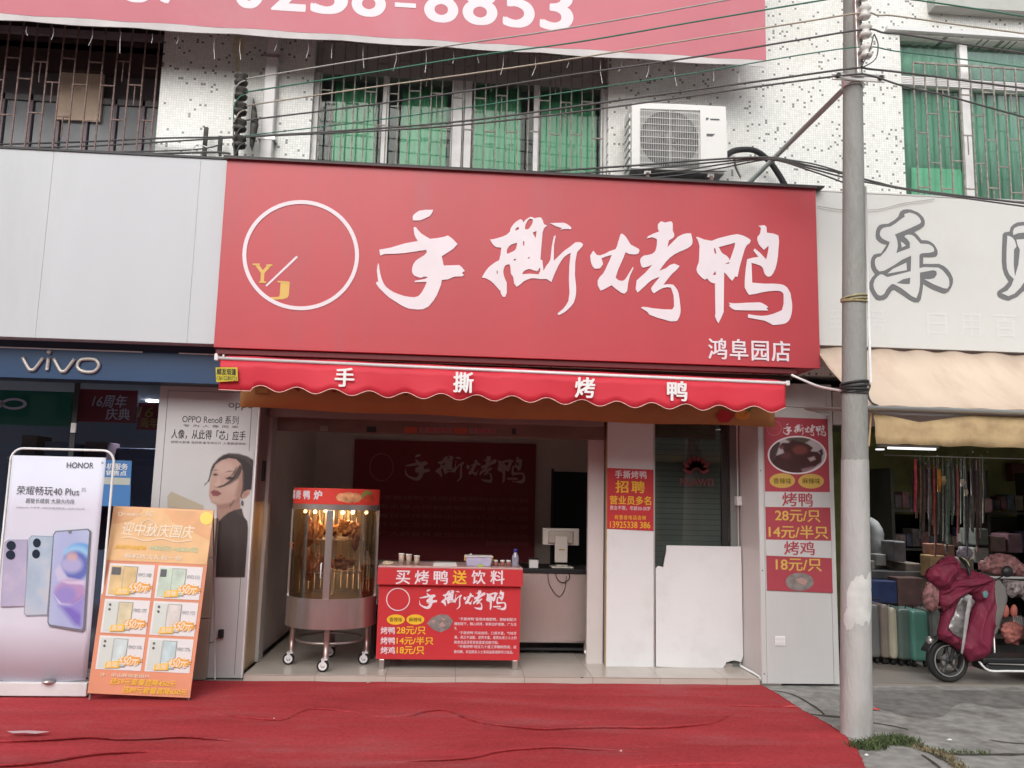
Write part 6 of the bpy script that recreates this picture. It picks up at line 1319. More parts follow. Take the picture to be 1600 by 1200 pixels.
# ------------------------------------------------------------------ right sign board
RY = -.44; rs = T('right_sign_board', 'white sign board with dark outlined brush characters at the right, behind the pole', 'sign', (5, RY, 3))
RP_ = PY(RY); rz0, rz1 = P(1440, 545, RY).z, P(1440, 307, RY).z; rx0 = SX1+.012
box('sign_face', rx0, 8.6, RY, RY+.03, rz0, rz1, M_rightboard, rs, .004); box('sign_box', rx0+.01, 8.6, RY+.031, -.01, rz0+.02, rz1-.02, M_side, rs); box('cap_trim', rx0, 8.6, RY-.004, -.01, rz1+.001, rz1+.014, M_alu, rs)
CR = lambda p: crop((1350, 320), 6.4, p)
LE_OUT = [CR([(360,70),(390,50),(430,45),(470,50),(500,62),(535,75),(560,95),(590,125),(605,160),(606,190),(598,215),(560,245),(500,275),(530,300),(575,355),(610,355),(640,360),(675,378),(700,400),(722,435),(735,470),(732,500),(715,520),(670,524),(590,525),(588,592),(660,592),(750,592),(795,612),(830,640),(865,685),(888,740),(886,785),(870,830),(845,868),(810,888),(780,885),(680,845),(635,820),(590,790),(585,840),(575,900),(565,950),(545,975),(500,975),(450,950),(400,915),(350,882),(300,850),(275,862),(255,890),(230,930),(200,950),(150,958),(115,945),(90,910),(65,870),(50,830),(48,790),(60,760),(80,725),(110,695),(80,655),(68,620),(66,570),(75,530),(95,500),(130,490),(170,485),(225,400),(180,388),(150,370),(122,345),(115,310),(118,265),(130,230),(150,205),(180,195),(240,190),(300,155),(340,120)])]
LE_IN = [CR([(400,95),(450,80),(490,90),(520,105),(550,132),(565,160),(564,180),(555,190),(460,235),(305,300),(320,330),(330,370),(335,420),(320,485),(370,465),(455,435),(455,380),(430,345),(400,320),(415,305),(440,300),(475,305),(500,320),(530,355),(560,390),(600,392),(640,395),(670,410),(690,430),(697,450),(695,470),(650,482),(590,485),(560,492),(550,510),(550,635),(600,625),(740,630),(780,655),(810,690),(840,730),(850,770),(848,810),(830,840),(790,835),(690,795),(600,745),(650,747),(700,735),(725,700),(720,665),(690,655),(555,680),(555,800),(545,870),(520,935),(475,915),(430,880),(370,835),(310,800),(290,793),(270,797),(245,820),(220,850),(200,890),(170,910),(140,905),(120,880),(98,840),(90,800),(105,750),(130,720),(155,700),(180,698),(230,725),(350,695),(465,665),(468,510),(430,528),(380,550),(290,610),(200,660),(150,668),(125,645),(110,610),(105,575),(110,545),(130,525),(160,520),(215,460),(240,415),(255,375),(215,358),(180,340),(160,315),(155,290),(165,255),(185,235),(220,225),(260,220),(310,190),(360,150),(405,120)]),
         CR([(320,785),(390,745),(460,730),(455,795),(400,795)])]
poly('character_outline', LE_OUT, RP_, M_outl, rs, lift=.002)
M_in = mat('letter_fill_white', (.63, .63, .62, 1), .5)
poly('character_fill', LE_IN, RP_, M_in, rs, lift=.0045)
for q in ([(230,690),(290,640),(420,580),(425,655),(330,672)], [(365,370),(390,385),(415,410),(375,430)]): poly('character_fill', [CR(q)], RP_, M_in, rs, lift=.0045)
GO_OUT = [CR([(1385,300),(1400,278),(1455,268),(1465,225),(1495,195),(1530,178),(1580,172),(1700,175),(1790,240),(1800,600),(1740,760),(1800,880),(1770,930),(1690,880),(1620,860),(1590,865),(1530,920),(1440,960),(1385,945),(1340,920),(1328,890),(1335,865),(1400,820),(1445,770),(1405,700),(1385,640),(1376,560),(1378,450)])]
GO_IN = [CR([(1430,310),(1450,315),(1480,330),(1505,365),(1520,420),(1495,450),(1492,600),(1505,720),(1540,600),(1555,450),(1530,400),(1520,350),(1600,345),(1690,350),(1700,560),(1650,720),(1590,785),(1560,830),(1500,890),(1440,915),(1370,885),(1430,860),(1470,810),(1495,745),(1450,700),(1425,640),(1420,560),(1422,450)]), ]
poly('character_outline', GO_OUT, RP_, M_outl, rs, lift=.002); poly('character_fill', GO_IN, RP_, M_in, rs, lift=.0045)
poly('character_fill', [CR([(1485,270),(1500,235),(1540,215),(1600,208),(1690,212),(1700,285),(1600,280),(1540,285),(1490,305)])], RP_, M_in, rs, lift=.0045)
M_ghost = mat('letter_ghost_white', (.68, .68, .68, 1), .5)
text('日', 1448, 489, 1480, 524, RP_, M_ghost, rs, name='character'); text('用', 1499, 490, 1533, 526, RP_, M_ghost, rs, name='character'); text('百', 1553, 492, 1589, 528, RP_, M_ghost, rs, name='character'); text('号', 1360, 486, 1384, 520, RP_, M_ghost, rs, name='character'); text('至', 1295, 484, 1316, 512, RP_, M_ghost, rs, name='character')
cable('thin grey cable drooping across the top of the right sign board', [P(x, y, RY-.02) for x, y in ((1278, 322), (1320, 328), (1372, 327), (1410, 318), (1460, 311))], .004, M_wl, grp='thin cables at the right sign')
# beige awning
M_bawn = mat('beige_awning_cloth', (.66, .53, .42, 1), .75, var=.06, vscale=2, dirt=(.46, .30, .23, 1), dscale=2.5, damt=.45, vec=(1.5, .5, .5))
M_bval = mat('dirty_valance_cloth', (.46, .33, .18, 1), .85, var=.15, vscale=5, bump=.4, bscale=20, dirt=(.28, .19, .10, 1), dscale=6, damt=.7)
ba = T('beige_awning', 'faded beige awning with brown stained folds over the right shop', 'awning', (5.2, -1, 2.7))
BAY = -1.22; bz = P(1460, 636, BAY).z; bX0 = P(1352, 628, BAY).x; tzz = rz0-.015
bm = bmesh.new(); prev = None; n = 100; tX0 = rx0-.02
for i in range(n+1):
    t = i/n; row = []
    for s in (0, .3, .6, 1):
        x0_ = tX0+(bX0-tX0)*s; x = x0_+(8.4-x0_)*t; row.append(bm.verts.new((x, -.42+(BAY+.42)*s, tzz+(bz-tzz)*s-.05*math.sin(math.pi*s)+.013*math.sin((x+s*.35)*17+math.sin(x*3))*(.25+.75*(1-s)))))
    if prev:
        for k in range(3): bm.faces.new((prev[k], prev[k+1], row[k+1], row[k]))
    prev = row
o = obj('awning_cloth', bm, M_bawn, ba, True); md = o.modifiers.new('t', 'SOLIDIFY'); md.thickness = .003
tube('front_bar', [(bX0-.06, BAY, bz-.02), (8.4, BAY, bz-.02)], .018, M_alu, ba, 10); tube('second_bar', [(bX0-.0, BAY+.08, bz-.05), (8.4, BAY+.08, bz-.05)], .012, M_whtmetal, ba, 8)
vz0 = P(1480, 697, BAY+.05).z; vx0 = P(1366, 670, BAY+.05).x
bm = bmesh.new(); prev = None; n = 110
for i in range(n+1):
    t = i/n; x = vx0+(8.4-vx0)*t; zt_ = bz-.05-(.07*max(0, 1-abs(t*12-.9)) if t < .17 else 0); zb_ = vz0+.012*noise.noise(Vector((x*6, 0, 0))); row = []
    for s in (0, .35, .7, 1): row.append(bm.verts.new((x, BAY+.05+.03*noise.noise(Vector((x*3.5, s*2, 2)))-.02*s, zt_+(zb_-zt_)*s)))
    if prev:
        for k in range(3): bm.faces.new((prev[k], row[k], row[k+1], prev[k+1]))
    prev = row
o = obj('valance', bm, M_bval, ba, True); md = o.modifiers.new('t', 'SOLIDIFY'); md.thickness = .003
tube('valance_pole', [(vx0-.02, BAY+.05, bz-.04), (vx0-.05, BAY+.05, vz0-.02)], .008, M_bval, ba, 6)
tube('folding_arm', [(bX0+.05, BAY+.03, bz-.04), (bX0-.25, -.7, bz+.02), (rx0+.25, -.05, bz+.05)], .016, M_alu, ba, 8)
cable('dark knotted cord hanging between the pole and the beige awning bar', [P(x, y, BAY) for x, y in ((1353, 597), (1359, 602), (1356, 615), (1361, 628), (1372, 634))], .010, M_wd)
# ------------------------------------------------------------------ right shop room
rr_ = T('general_store_room', 'dark general store interior with yellow green back wall at right', 'shop', (5.3, 2, 0))
M_rfl = mat('store_floor', (.26, .235, .21, 1), .5, var=.12, vscale=2, dirt=(.15, .13, .12, 1), dscale=2, damt=.5); RX0 = PX1+.01
box('floor_slab', RX0, 9, P(1480, 1076, 0).y+.05, 4.2, -.02, .012, M_rfl, rr_)
box('side_wall', RX0-.09, RX0-.002, .05, 4.2, .013, 2.7, M_side, rr_); box('far_wall', 8.9, 9, .05, 4.2, .013, 2.7, M_side, rr_)
box('back_wall', RX0, 8.9, 4.2, 4.3, .013, 2.7, mat('store_wall_olive', (.34, .35, .13, 1), .8, var=.2), rr_)
box('ceiling', RX0, 8.9, .0, 4.2, 2.66, 2.7, mat('store_ceiling', (.22, .20, .17, 1), .8), rr_)
box('header_beam', RX0, 8.9, -.0, .12, 2.35, 2.655, M_side, rr_)
lt = T('tube_light', 'lit white fluorescent tube under the store ceiling behind the awning edge', 'light', (4.7, 1.6, 2.5))
M_tl = mat('tube_glow', (1, 1, 1, 1), .5, emit=(1, 1, .97, 1), estr=1.3); tz_ = P(1420, 701, 1.6)
box('tube', P(1388, 700, 1.6).x, P(1462, 702, 1.6).x, 1.59, 1.62, tz_.z-.01, tz_.z+.012, M_tl, lt); box('fixture', P(1372, 697, 1.6).x, P(1466, 700, 1.6).x, 1.585, 1.63, tz_.z+.013, tz_.z+.04, M_whtmetal, lt)
dl = P(1375, 703, 1.3); d2 = T('ceiling_lamp', 'small lit round lamp close to the right side of the pole', 'light', dl); lathe('lamp_disc', [(0, 0), (.045, 0), (.045, .012), (0, .012)], dl, M_tl, d2, 16)
l = bpy.data.lights.new('tube_lamp', 'AREA'); l.shape = 'RECTANGLE'; l.size = .5; l.size_y = .05; l.energy = 16; lo = bpy.data.objects.new('tube_lamp', l); COL.objects.link(lo); lo.location = (tz_.x, 1.6, tz_.z-.03)
# hanging goods (belts, canes, brushes)
hr = T('goods_rail', 'thin metal rail hung with hooks across the store opening', 'rail', (4.9, .9, 2.1)); HGY = .9
ra, rb2 = P(1425, 712, HGY), P(1545, 712, HGY); tube('rail', [(ra.x-.3, HGY, ra.z), (rb2.x+.5, HGY, ra.z)], .007, M_alu, hr, 6)
rn = random.Random(8)
goods = [(1430, 718, 800, (.50, .07, .09), .020, 'pinkish red hanging strap, leftmost and brightest on the rail'), (1438, 728, 815, (.16, .13, .08), .013, 'olive brown hanging strap second from the left'), (1444, 728, 830, (.14, .07, .08), .013, 'dull purple hanging strap third from the left'), (1452, 728, 838, (.13, .12, .12), .015, 'grey hanging strap fourth from the left'), (1459, 730, 835, (.34, .07, .05), .014, 'rust red hanging strap left of the orange one'),
         (1467, 733, 768, (.60, .25, .04), .030, 'short orange yellow tapering hanging strap'), (1474, 744, 757, (.45, .36, .20), .028, 'small cream hanging packet beside the orange strap'), (1466, 770, 835, (.10, .13, .11), .014, 'dark green hanging strap below the orange one'), (1481, 720, 850, (.10, .15, .11), .024, 'wide dark green hanging brush'), (1488, 735, 820, (.08, .12, .10), .016, 'thin green hanging cord right of the wide green brush'), (1496, 733, 845, (.33, .10, .10), .014, 'long pink red hanging cane with white tip'),
         (1503, 749, 760, (.48, .43, .36), .030, 'upper pale hanging price card'), (1509, 764, 775, (.40, .37, .32), .026, 'lower pale hanging price card'), (1511, 776, 870, (.06, .06, .07), .018, 'black hanging umbrella below the lower card'), (1518, 774, 830, (.13, .13, .11), .034, 'wide grey green hanging pouch'), (1526, 735, 855, (.07, .05, .05), .018, 'dark hanging umbrella near the right end of the rail'), (1532, 742, 842, (.12, .08, .07), .012, 'thin brown hanging cane at the right end of the rail')]
for k, (px, y0, y1, c, w_, lab) in enumerate(goods):
    Y = HGY+.03*(k % 3); p0, p1 = P(px, y0, Y), P(px, y1, Y); h_ = T('hanging_goods', lab, 'hanging goods', p0, 'goods hung on the store rail')
    c4 = tuple(min(1, v_*1.9) for v_ in c)+(1,)
    tube('strap', [p0, (p0+p1)/2+Vector((.006, 0, 0)), p1], [w_*.6, w_*.75, w_*.5], mat('goods_%d' % k, c4, .5, var=.3, vscale=20), h_, 7)
    tube('hang_loop', [Vector((p0.x, Y, ra.z)), p0], .0025, M_alu, h_, 4)
p = P(1496, 838, HGY); box('cane_tip', p.x-.012, p.x+.012, HGY-.04, HGY-.02, p.z-.05, p.z+.03, M_pure, hr)
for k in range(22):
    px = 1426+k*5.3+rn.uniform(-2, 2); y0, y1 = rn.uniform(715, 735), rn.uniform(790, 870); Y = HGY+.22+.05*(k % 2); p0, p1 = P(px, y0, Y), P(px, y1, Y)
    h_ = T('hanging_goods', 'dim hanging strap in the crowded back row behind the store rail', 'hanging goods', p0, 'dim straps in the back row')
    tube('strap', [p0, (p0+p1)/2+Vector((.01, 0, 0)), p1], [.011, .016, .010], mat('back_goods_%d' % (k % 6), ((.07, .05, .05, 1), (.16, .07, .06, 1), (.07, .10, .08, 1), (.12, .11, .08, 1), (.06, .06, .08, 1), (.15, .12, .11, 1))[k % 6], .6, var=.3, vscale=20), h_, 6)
# beads of hooks
for k in range(26):
    px = 1428+k*4.6; y_ = 706+((k*7) % 5)*6; p = P(px, y_, HGY-.03); lathe('hook_bead', [(0, -.010), (.010, 0), (0, .010)], p, (M_pure, M_silver, M_brown, M_gold)[k % 4] if k % 3 else M_brown, hr, 6)
# shelves and boxes at back
def cbox(nm, lab, cat, px0, py0, px1, py1, Y, dep, col, grp=None, bev=.01, var=.25):
    a = P((px0+px1)/2, py1, Y); t = T(nm, lab, cat, a, grp); pbox('body', px0, py0, px1, py1, Y, dep, mat('c_'+lab.replace(' ', '_')[:40], col+(1,), .55, var=var, vscale=9), t, bev); return t
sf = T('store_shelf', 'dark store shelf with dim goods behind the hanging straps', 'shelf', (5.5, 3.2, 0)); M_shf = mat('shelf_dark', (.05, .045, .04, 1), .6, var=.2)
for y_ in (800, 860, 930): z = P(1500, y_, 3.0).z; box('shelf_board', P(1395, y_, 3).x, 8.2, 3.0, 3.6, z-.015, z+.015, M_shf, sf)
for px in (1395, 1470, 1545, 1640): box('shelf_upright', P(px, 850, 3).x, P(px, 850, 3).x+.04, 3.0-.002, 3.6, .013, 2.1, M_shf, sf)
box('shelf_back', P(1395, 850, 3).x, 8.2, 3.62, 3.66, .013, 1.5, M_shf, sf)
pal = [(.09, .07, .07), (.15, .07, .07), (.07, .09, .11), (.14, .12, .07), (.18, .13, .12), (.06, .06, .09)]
sgd = ['brown', 'dull red', 'slate', 'olive', 'tan', 'navy']
k = 0
for row, (yb_, hmin, hmax) in enumerate(((798, 16, 30), (858, 18, 38), (928, 20, 38))):
    px = 1400; ix_ = 0
    while px < 1600:
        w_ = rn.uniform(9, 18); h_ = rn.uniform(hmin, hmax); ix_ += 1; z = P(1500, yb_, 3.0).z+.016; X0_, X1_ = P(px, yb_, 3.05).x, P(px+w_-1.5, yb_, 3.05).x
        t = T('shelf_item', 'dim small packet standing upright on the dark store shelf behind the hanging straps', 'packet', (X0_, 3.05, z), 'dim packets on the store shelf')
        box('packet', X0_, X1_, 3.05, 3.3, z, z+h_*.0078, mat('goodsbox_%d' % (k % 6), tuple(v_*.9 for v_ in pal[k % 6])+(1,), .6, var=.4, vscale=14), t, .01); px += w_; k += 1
cbox('wall_box', 'reddish brown box high on the olive back wall', 'box', 1582, 724, 1610, 752, 4.0, .15, (.16, .05, .03))
cbox('pink_doll_bag', 'dusty pink bag standing on the top shelf at right', 'bag', 1532, 778, 1552, 801, 2.7, .15, (.30, .17, .17), bev=.03)
inflate_t = T('grey_mannequin', 'pale grey draped torso shape just right of the pole', 'mannequin', (P(1368, 850, 2).x, 2, 1)); inflate('draped_body', [(1352, 812), (1362, 808), (1372, 815), (1379, 826), (1380, 850), (1378, 872), (1384, 900), (1352, 902)], 2.0, mat('pale_cloth', (.22, .23, .23, 1), .8, var=.25, vscale=8), inflate_t, .1, .03, .1, .03)
cbox('cream_box', 'pale box stack top beside the grey torso', 'box', 1368, 866, 1385, 884, 1.7, .15, (.30, .30, .28)); cbox('cream_box', 'lower pale flat box touching the pole edge', 'box', 1352, 876, 1367, 890, 1.6, .15, (.34, .34, .32))
cbox('round_figure_box', 'small brown rounded parcel right of the pale boxes', 'parcel', 1388, 868, 1403, 893, 1.8, .15, (.16, .13, .11), bev=.05)
cbox('display_bench', 'long grey display bench carrying boxes behind the suitcases', 'bench', 1350, 893, 1460, 905, 1.5, .5, (.12, .12, .12), bev=.004)
cbox('blue_box', 'dark blue plastic crate above the suitcases', 'crate', 1354, 908, 1402, 943, 1.3, .4, (.03, .05, .15)); cbox('brown_carton', 'large reddish brown carton above the teal suitcase', 'carton', 1403, 903, 1444, 951, 1.3, .4, (.13, .075, .07))
# suitcases
def suitcase(lab, px0, py0, px1, py1, Y, col, tilt=0):
    a = P((px0+px1)/2, py1, Y); t = T('suitcase', lab, 'suitcase', a, 'suitcases in a row at the store front'); m_ = mat('case_'+lab.split()[0]+lab.split()[1], col+(1,), .4, var=.12, vscale=5)
    x0_, x1_ = P(px0, (py0+py1)/2, Y).x, P(px1, (py0+py1)/2, Y).x; z0_ = .075; z1_ = P((px0+px1)/2, py0, Y).z
    box('shell', x0_, x1_, Y, Y+.42, z0_, z1_, m_, t, .03); n_ = max(2, int((x1_-x0_)/.07))
    for k in range(n_): xx = x0_+(x1_-x0_)*(k+.5)/n_; box('rib', xx-.006, xx+.006, Y-.006, Y+.0, z0_+.05, z1_-.05, m_, t, .003)
    for xx in (x0_+.03, x1_-.03): lathe('caster_wheel', [(0, -.012), (.026, -.012), (.026, .012), (0, .012)], (xx, Y+.04, .042), M_rubber, t, 12, 'X'); box('caster_mount', xx-.012, xx+.012, Y+.03, Y+.06, .055, .076, M_black, t)
    xm = (x0_+x1_)/2; tube('handle', [(xm-.04, Y+.2, z1_), (xm-.04, Y+.2, z1_+.035), (xm+.04, Y+.2, z1_+.035), (xm+.04, Y+.2, z1_)], .007, M_black, t, 6)
    return t
suitcase('dark grey suitcase at the pole end of the row', 1355, 945, 1376, 1024, .95, (.17, .17, .17)); suitcase('taupe ribbed suitcase second in the row', 1378, 945, 1391, 1026, .92, (.26, .22, .19)); suitcase('narrow cream suitcase third in the row', 1392, 950, 1403, 1027, .88, (.52, .49, .38)); suitcase('dark green grey suitcase fourth in the row', 1405, 952, 1426, 1032, .84, (.12, .17, .15)); suitcase('teal green suitcase nearest the scooter wheel', 1426, 955, 1452, 1038, .78, (.12, .32, .26)); suitcase('grey suitcase partly hidden by the scooter cover', 1453, 953, 1472, 1035, 1.0, (.22, .23, .22))
for px0, py0, px1, py1, c, lab in ((1500, 872, 1522, 892, (.30, .26, .22), 'tan carton behind the scooter handlebar grip'), (1522, 856, 1546, 880, (.34, .33, .30), 'pale grey carton left of the pink bag heap'), (1548, 838, 1572, 862, (.26, .17, .15), 'dusky brown carton above the pink bag heap'), (1575, 834, 1598, 864, (.22, .12, .15), 'plum coloured pouch above the pink bag heap at right'), (1415, 880, 1440, 900, (.24, .21, .18), 'flat brown parcel on the display bench above the reddish carton'), (1524, 826, 1545, 852, (.16, .18, .16), 'dark green packet stack under the pink doll bag'), (1398, 846, 1416, 878, (.20, .20, .21), 'grey upright parcel between the pale boxes and goods')):
    cbox('stacked_goods', lab, 'carton', px0, py0, px1, py1, 1.55, .3, c, bev=.015)
# bag with pink prints
pk = T('pink_pattern_bag', 'clear bag of pink patterned goods left of the scooter cover', 'bag', (P(1455, 930, .9).x, .9, .7)); M_pkp = mat('pink_pattern', (.46, .22, .22, 1), .5, var=.6, vscale=25); inflate('bag', [(1440, 930), (1450, 905), (1462, 915), (1470, 930), (1470, 950), (1455, 957), (1444, 950)], .9, M_pkp, pk, .06, .015, .06, .02)
cbox('toy_carton', 'tan printed toy carton behind the scooter handlebars', 'carton', 1454, 868, 1478, 902, 1.2, .2, (.42, .28, .14)); cbox('toy_carton', 'reddish printed carton standing on the tan toy carton', 'carton', 1457, 850, 1476, 867, 1.3, .2, (.34, .17, .12)); cbox('toy_carton', 'small brown carton right of the reddish printed carton', 'carton', 1479, 852, 1492, 872, 1.3, .2, (.30, .18, .12))
rp = T('round_pack', 'round black and white packaged item above the scooter handlebar', 'pack', (P(1507, 864, 1.2).x, 1.2, 1.2)); inflate('round_pack', ell(1507, 865, 13, 11, 20), 1.2, mat('pack_bw', (.36, .32, .38, 1), .4, var=.7, vscale=22), rp, .03, .015, .05, .01)
pg = T('pink_bag_pile', 'heap of pink patterned plastic bags on the display table behind the scooter', 'bags', (P(1565, 880, .9).x, .9, 1)); inflate('bag_heap', [(1530, 892), (1529, 878), (1545, 867), (1560, 864), (1580, 867), (1598, 880), (1608, 895), (1600, 902), (1550, 899)], .9, M_pkp, pg, .12, .02, .12, .06, 14)
# display table with white rail
dt = T('display_table', 'white railed display table with grey cloth to the right of the scooter', 'table', (5.7, .8, 0)); DY = .62
r0, r1 = P(1545, 902, DY), P(1640, 906, DY); tube('table_rail', [r0, Vector((8.0, DY, r0.z))], .012, M_pure, dt, 8)
for px in (1548,): tube('leg', [P(px, 904, DY), Vector((P(px, 904, DY).x, DY, .015))], .012, M_alu, dt, 8)
box('table_top', r0.x, 8.0, DY+.02, DY+.9, r0.z-.05, r0.z-.02, M_shf, dt); box('lower_tray', r0.x, 8.0, DY+.02, DY+.8, .42, .44, M_alu, dt)
cl_ = inflate('grey_cloth', [(1552, 905), (1562, 906), (1572, 918), (1574, 940), (1566, 965), (1558, 990), (1548, 998), (1549, 950)], DY-.03, mat('grey_felt', (.27, .25, .24, 1), .85, var=.08), None, .02, .02, .03, .01); tag(cl_, 'grey cloth hanging behind the scooter cover from the table rail', 'cloth')
for k, (px, lab) in enumerate(((1571, 'left orange slipper of the hanging pair'), (1584, 'right orange slipper of the hanging pair'))):
    s_p = inflate('slipper', ell(px, 955, 5.5, 11, 18), DY-.02, mat('slipper_orange', (.58, .17, .13, 1), .6), None, .03, .012, .03); tag(s_p, lab, 'slipper', 'orange slippers hanging at the table')
fl_ = inflate('pink_slippers', [(1563, 985), (1570, 973), (1585, 970), (1598, 978), (1598, 995), (1588, 1008), (1572, 1006)], DY-.04, mat('fluffy_pink', (.55, .20, .17, 1), .9, var=.45, vscale=25, bump=1, bscale=30), None, .08, .014, .07, .05, 16); tag(fl_, 'fluffy pink slippers heaped on the lower tray', 'slippers')
for k in range(5):
    c_ = tube('wire_hook', [P(1583+3*k, 962, DY-.03), P(1587+3*k, 985, DY-.05)], .004, M_pure); tag(c_, 'slanted white wire hook above the fluffy slippers', 'hook', 'white wire hooks of the slipper rack')
sgds = inflate('silver_goods', [(1566, 905), (1600, 908), (1612, 930), (1600, 940), (1590, 928), (1580, 935), (1570, 925)], DY+.0, mat('silver_floral', (.30, .25, .25, 1), .4, var=.9, vscale=30), None, .05, .016, .05, .04, 18); tag(sgds, 'black and silver patterned slippers hanging under the table rail', 'slippers')
cbox('pink_pallet', 'low pinkish wooden pallet on the store floor behind the scooter', 'pallet', 1500, 1046, 1640, 1056, .75, .5, (.30, .20, .19), bev=.003)
cbox('lower_goods', 'dark boxes on the tray under the display table', 'boxes', 1560, 1008, 1640, 1030, DY+.2, .4, (.10, .10, .10))
# ------------------------------------------------------------------ electric scooter
WX, WY = P(1480, 1034, .14).x, .14; wr_ = .196
es = T('electric_scooter', 'electric scooter facing left under a maroon rain cover at the store front', 'scooter', (WX+.5, WY, 0))
def wheel(x):
    w_ = lathe('wheel', [(wr_-.045, -.03), (wr_-.02, -.040), (wr_-.004, -.025), (wr_, 0), (wr_-.004, .025), (wr_-.02, .04), (wr_-.045, .03)], (x, WY, wr_+.013), M_rubber, es, 40, 'Y')
    lathe('rim', [(wr_-.072, -.032), (wr_-.050, -.036), (wr_-.046, -.03), (wr_-.046, .03), (wr_-.05, .036), (wr_-.072, .032)], (x, WY, wr_+.013), M_dark, w_, 36, 'Y')
    lathe('rim_stripe', [(wr_-.062, -.0385), (wr_-.053, -.0385), (wr_-.053, -.036), (wr_-.062, -.036)], (x, WY, wr_+.013), M_alu, w_, 36, 'Y', False)
    lathe('brake_disc', [(.03, -.020), (.065, -.020), (.065, -.016), (.03, -.016)], (x, WY, wr_+.013), M_steel, w_, 24, 'Y', False); lathe('hub', [(0, -.045), (.028, -.045), (.032, 0), (0, .045)], (x, WY, wr_+.013), M_dark, w_, 16, 'Y')
    for k in range(5):
        a = 2*math.pi*k/5+.3; tube('wheel_spoke', [(x+.02*math.cos(a), WY-.012, wr_+.013+.02*math.sin(a)), (x+(wr_-.06)*math.cos(a+.15), WY-.02, wr_+.013+(wr_-.06)*math.sin(a+.15))], [.018, .009], mat('spoke_grey', (.07, .07, .07, 1), .4), w_, 6)
wheel(WX); wheel(WX+1.42)
bm = bmesh.new(); prev = None
for k in range(15):
    a = math.radians(10+150*k/14); q = [bm.verts.new((WX+(wr_+.028)*math.cos(a), WY+w_, wr_+.013+(wr_+.028-abs(w_)*.15)*math.sin(a))) for w_ in (-.06, -.03, 0, .03, .06)]
    if prev:
        for j in range(4): bm.faces.new((prev[j], q[j], q[j+1], prev[j+1]))
    prev = q
o = obj('front_fender', bm, mat('fender_dark', (.035, .033, .036, 1), .3), es, True); md = o.modifiers.new('t', 'SOLIDIFY'); md.thickness = .006
for sy_ in (-.055, .055): tube('front_fork', [(WX, WY+sy_, wr_+.013), (WX+.09, WY+sy_, wr_+.33), (WX+.14, WY+sy_*.5, .62)], .017, M_dark, es, 8)
tube('steering_column', [(WX+.13, WY, .55), (WX+.24, WY, 1.02)], .03, M_black, es, 10)
box('floorboard', WX+.26, WX+.92, WY-.13, WY+.13, .20, .26, M_black, es, .02); box('underbody', WX+.3, WX+1.3, WY-.11, WY+.11, .13, .2, M_dark, es, .02)
hb0 = P(1532, 1036, WY-.13), P(1545, 1048, WY-.13)
tube('side_trim', smoothpts([P(1530, 1034, WY-.14), P(1545, 1047.5, WY-.15), P(1575, 1048.5, WY-.15), P(1605, 1049, WY-.15), P(1640, 1050, WY-.15)], 4), .010, M_pure, es, 8)
tube('upper_trim', [P(1545, 1037, WY-.13), P(1640, 1040, WY-.13)], .006, M_alu, es, 6)
box('seat_body', WX+.90, WX+1.6, WY-.14, WY+.14, .26, .66, M_dark, es, .05); box('seat', WX+.88, WX+1.65, WY-.13, WY+.13, .665, .76, M_black, es, .035)
lathe('headlight', [(0, -.02), (.035, -.015), (.04, 0), (.03, .03), (0, .035)], P(1452, 1001, WY), M_alu, es, 14, 'X')
M_grip = M_black
tube('handlebar', smoothpts([P(1500, 872, WY-.1), P(1508, 880, WY-.16), P(1512, 888, WY-.2), P(1516, 899, WY-.22)], 4), .013, M_black, es, 8); tube('brake_lever', [P(1503, 871, WY-.14), P(1511, 876, WY-.2), P(1515, 885, WY-.22)], .005, mat('lever_yellowish', (.40, .40, .22, 1), .4), es, 6)
tube('mirror_stem', smoothpts([P(1549, 911, WY-.1), P(1558, 905, WY-.14), P(1567, 900, WY-.16)], 4), .006, M_black, es, 6)
mr_ = inflate('mirror', ell(1574, 893, 9, 9, 18), WY-.16, M_black, es, .03, .012, .04)
M_cov = mat('cover_maroon', (.175, .018, .045, 1), .62, var=.15, vscale=6, bump=.6, bscale=14, spec=.3, vec=(1, 1, .45))
def cov(nm, pix, Y, m, dep, fold=.03, fs=7, fv=(1, .35), holes=(), st=.0125, fan=None):
    if fan: q_ = P(fan[0], fan[1], Y); fan = (q_.x, q_.z, fan[2], fan[3])
    return inflate(nm, pix, Y, m, es, dep, st, .07, fold, fs, fv, True, holes, fan=fan)
WIN = [(1499, 931), (1512, 927), (1524, 940), (1516, 955), (1508, 985), (1503, 1000), (1488, 990), (1480, 982), (1490, 958), (1494, 943)]
cov('cover_skirt', [(1474, 925), (1480, 900), (1497, 886), (1515, 890), (1535, 896), (1552, 903), (1553, 920), (1554, 945), (1553, 975), (1549, 1005), (1544, 1022), (1532, 1030), (1514, 1035), (1500, 1018), (1482, 1006), (1468, 999), (1465, 990), (1470, 965), (1475, 945), (1466, 948)], WY-.09, M_cov, .10, .025, 9, (1.1, .3), (WIN,), .010, (1556, 860, 17, .035))
M_clr = mat('clear_pvc', (.20, .19, .19, 1), .12, var=.7, vscale=16, bump=.6, bscale=14, spec=.8)
cov('clear_window', [(x, y) for x, y in WIN], WY-.13, M_clr, .03, .02, 12)
cov('grey_stripe', [(1514, 929), (1519, 931), (1517, 950), (1512, 980), (1507, 1010), (1504, 1024), (1501, 1020), (1505, 990), (1508, 960)], WY-.235, mat('reflective_strip', (.36, .33, .34, 1), .4, var=.2, vscale=20), .012, .006, 8)
cov('cover_hood', [(1446, 899), (1450, 889), (1462, 881), (1472, 872), (1484, 866), (1492, 871), (1498, 880), (1497, 892), (1490, 905), (1480, 925), (1470, 924), (1460, 915), (1450, 908)], WY-.16, M_cov, .11, .03, 12, (1, .6), (), .010, (1500, 880, 5, .045))
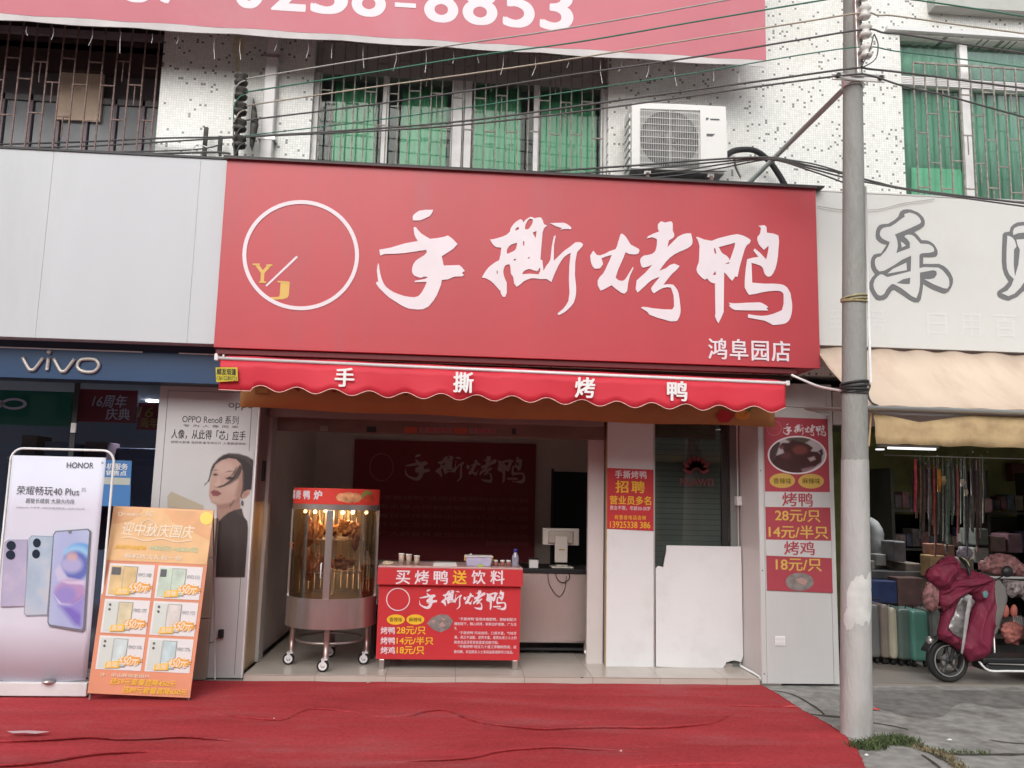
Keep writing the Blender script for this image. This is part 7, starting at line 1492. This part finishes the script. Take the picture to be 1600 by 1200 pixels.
cov('cover_fold', [(1468, 918), (1490, 908), (1520, 902), (1551, 902), (1551, 908), (1530, 917), (1505, 930), (1490, 945), (1474, 955), (1468, 940)], WY-.17, M_cov, .06, .02, 14, (.4, 1.4), (), .009, (1556, 903, 14, .04))
cov('cover_emblem', [(1535, 925), (1541, 922), (1545, 927), (1543, 934), (1537, 935)], WY-.245, mat('emblem_teal', (.12, .25, .25, 1), .4), .012, 0)
# ------------------------------------------------------------------ grass tufts at the pole foot
M_grass = mat('grass_green', (.085, .115, .045, 1), .8, var=.4, vscale=12); M_dry = mat('dry_grass', (.24, .20, .12, 1), .9, var=.3, vscale=12)
def grass(lab, pts, cnt, h, m, spread, seed):
    rn = random.Random(seed); q = smoothpts([G(x, y) for x, y in pts], 8); bm = bmesh.new()
    for k in range(cnt):
        c = rn.choice(q); a = rn.uniform(0, 6.28); r = spread*rn.random()**.7; x, y = c.x+r*1.3*math.cos(a), c.y+r*.8*math.sin(a)
        hh = h*rn.uniform(.35, 1); l = rn.uniform(-1, 1)*hh*.9, rn.uniform(-1, 1)*hh*.9; t = rn.uniform(0, 3.14); w_ = .0045
        dx, dy = w_*math.cos(t), w_*math.sin(t)
        v_ = [bm.verts.new(p) for p in ((x-dx, y-dy, 0), (x+dx, y+dy, 0), (x+dx*.9+l[0]*.4, y+dy*.9+l[1]*.4, hh*.6), (x-dx*.9+l[0]*.4, y-dy*.9+l[1]*.4, hh*.6), (x+l[0], y+l[1], hh))]
        bm.faces.new((v_[0], v_[1], v_[2], v_[3])); bm.faces.new((v_[3], v_[2], v_[4]))
    o = obj('grass', bm, m); tag(o, lab, 'grass', None, 'stuff'); return o
grass('patch of low green weeds at the foot of the concrete pole', [(1345, 1168), (1362, 1168), (1380, 1160), (1400, 1158), (1418, 1163)], 1000, .055, M_grass, .085, 1)
grass('dry creeping weeds along the pavement crack right of the pole', [(1425, 1165), (1450, 1173), (1480, 1182), (1500, 1200)], 520, .026, M_dry, .04, 2)
grass('scattered green blades along the pavement joint', [(1425, 1163), (1470, 1174), (1540, 1178)], 110, .03, M_grass, .03, 3)
# ------------------------------------------------------------------ building across the street (seen in reflections)
ob_ = T('opposite_building', 'pale building across the street mirrored faintly in the glass door', 'building', (0, -22, 0))
box('wall', -22, 22, -24, -22, 0, 9, mat('opposite_wall', (.36, .34, .31, 1), .8, var=.15, vscale=.5), ob_)
for k in range(14):
    x = -20+3*k
    for z0, z1 in ((.2, 2.8), (4, 5.6), (6.8, 8.3)): box('window', x, x+2.1, -21.99, -21.95, z0, z1, M_dark, ob_)
box('canopy', -22, 22, -21.94, -20.6, 3.0, 3.3, M_bval, ob_)
for k in range(6): box('column', -21+7*k, -20.4+7*k, -21.9, -21.5, 0, 2.99, M_bval, ob_)
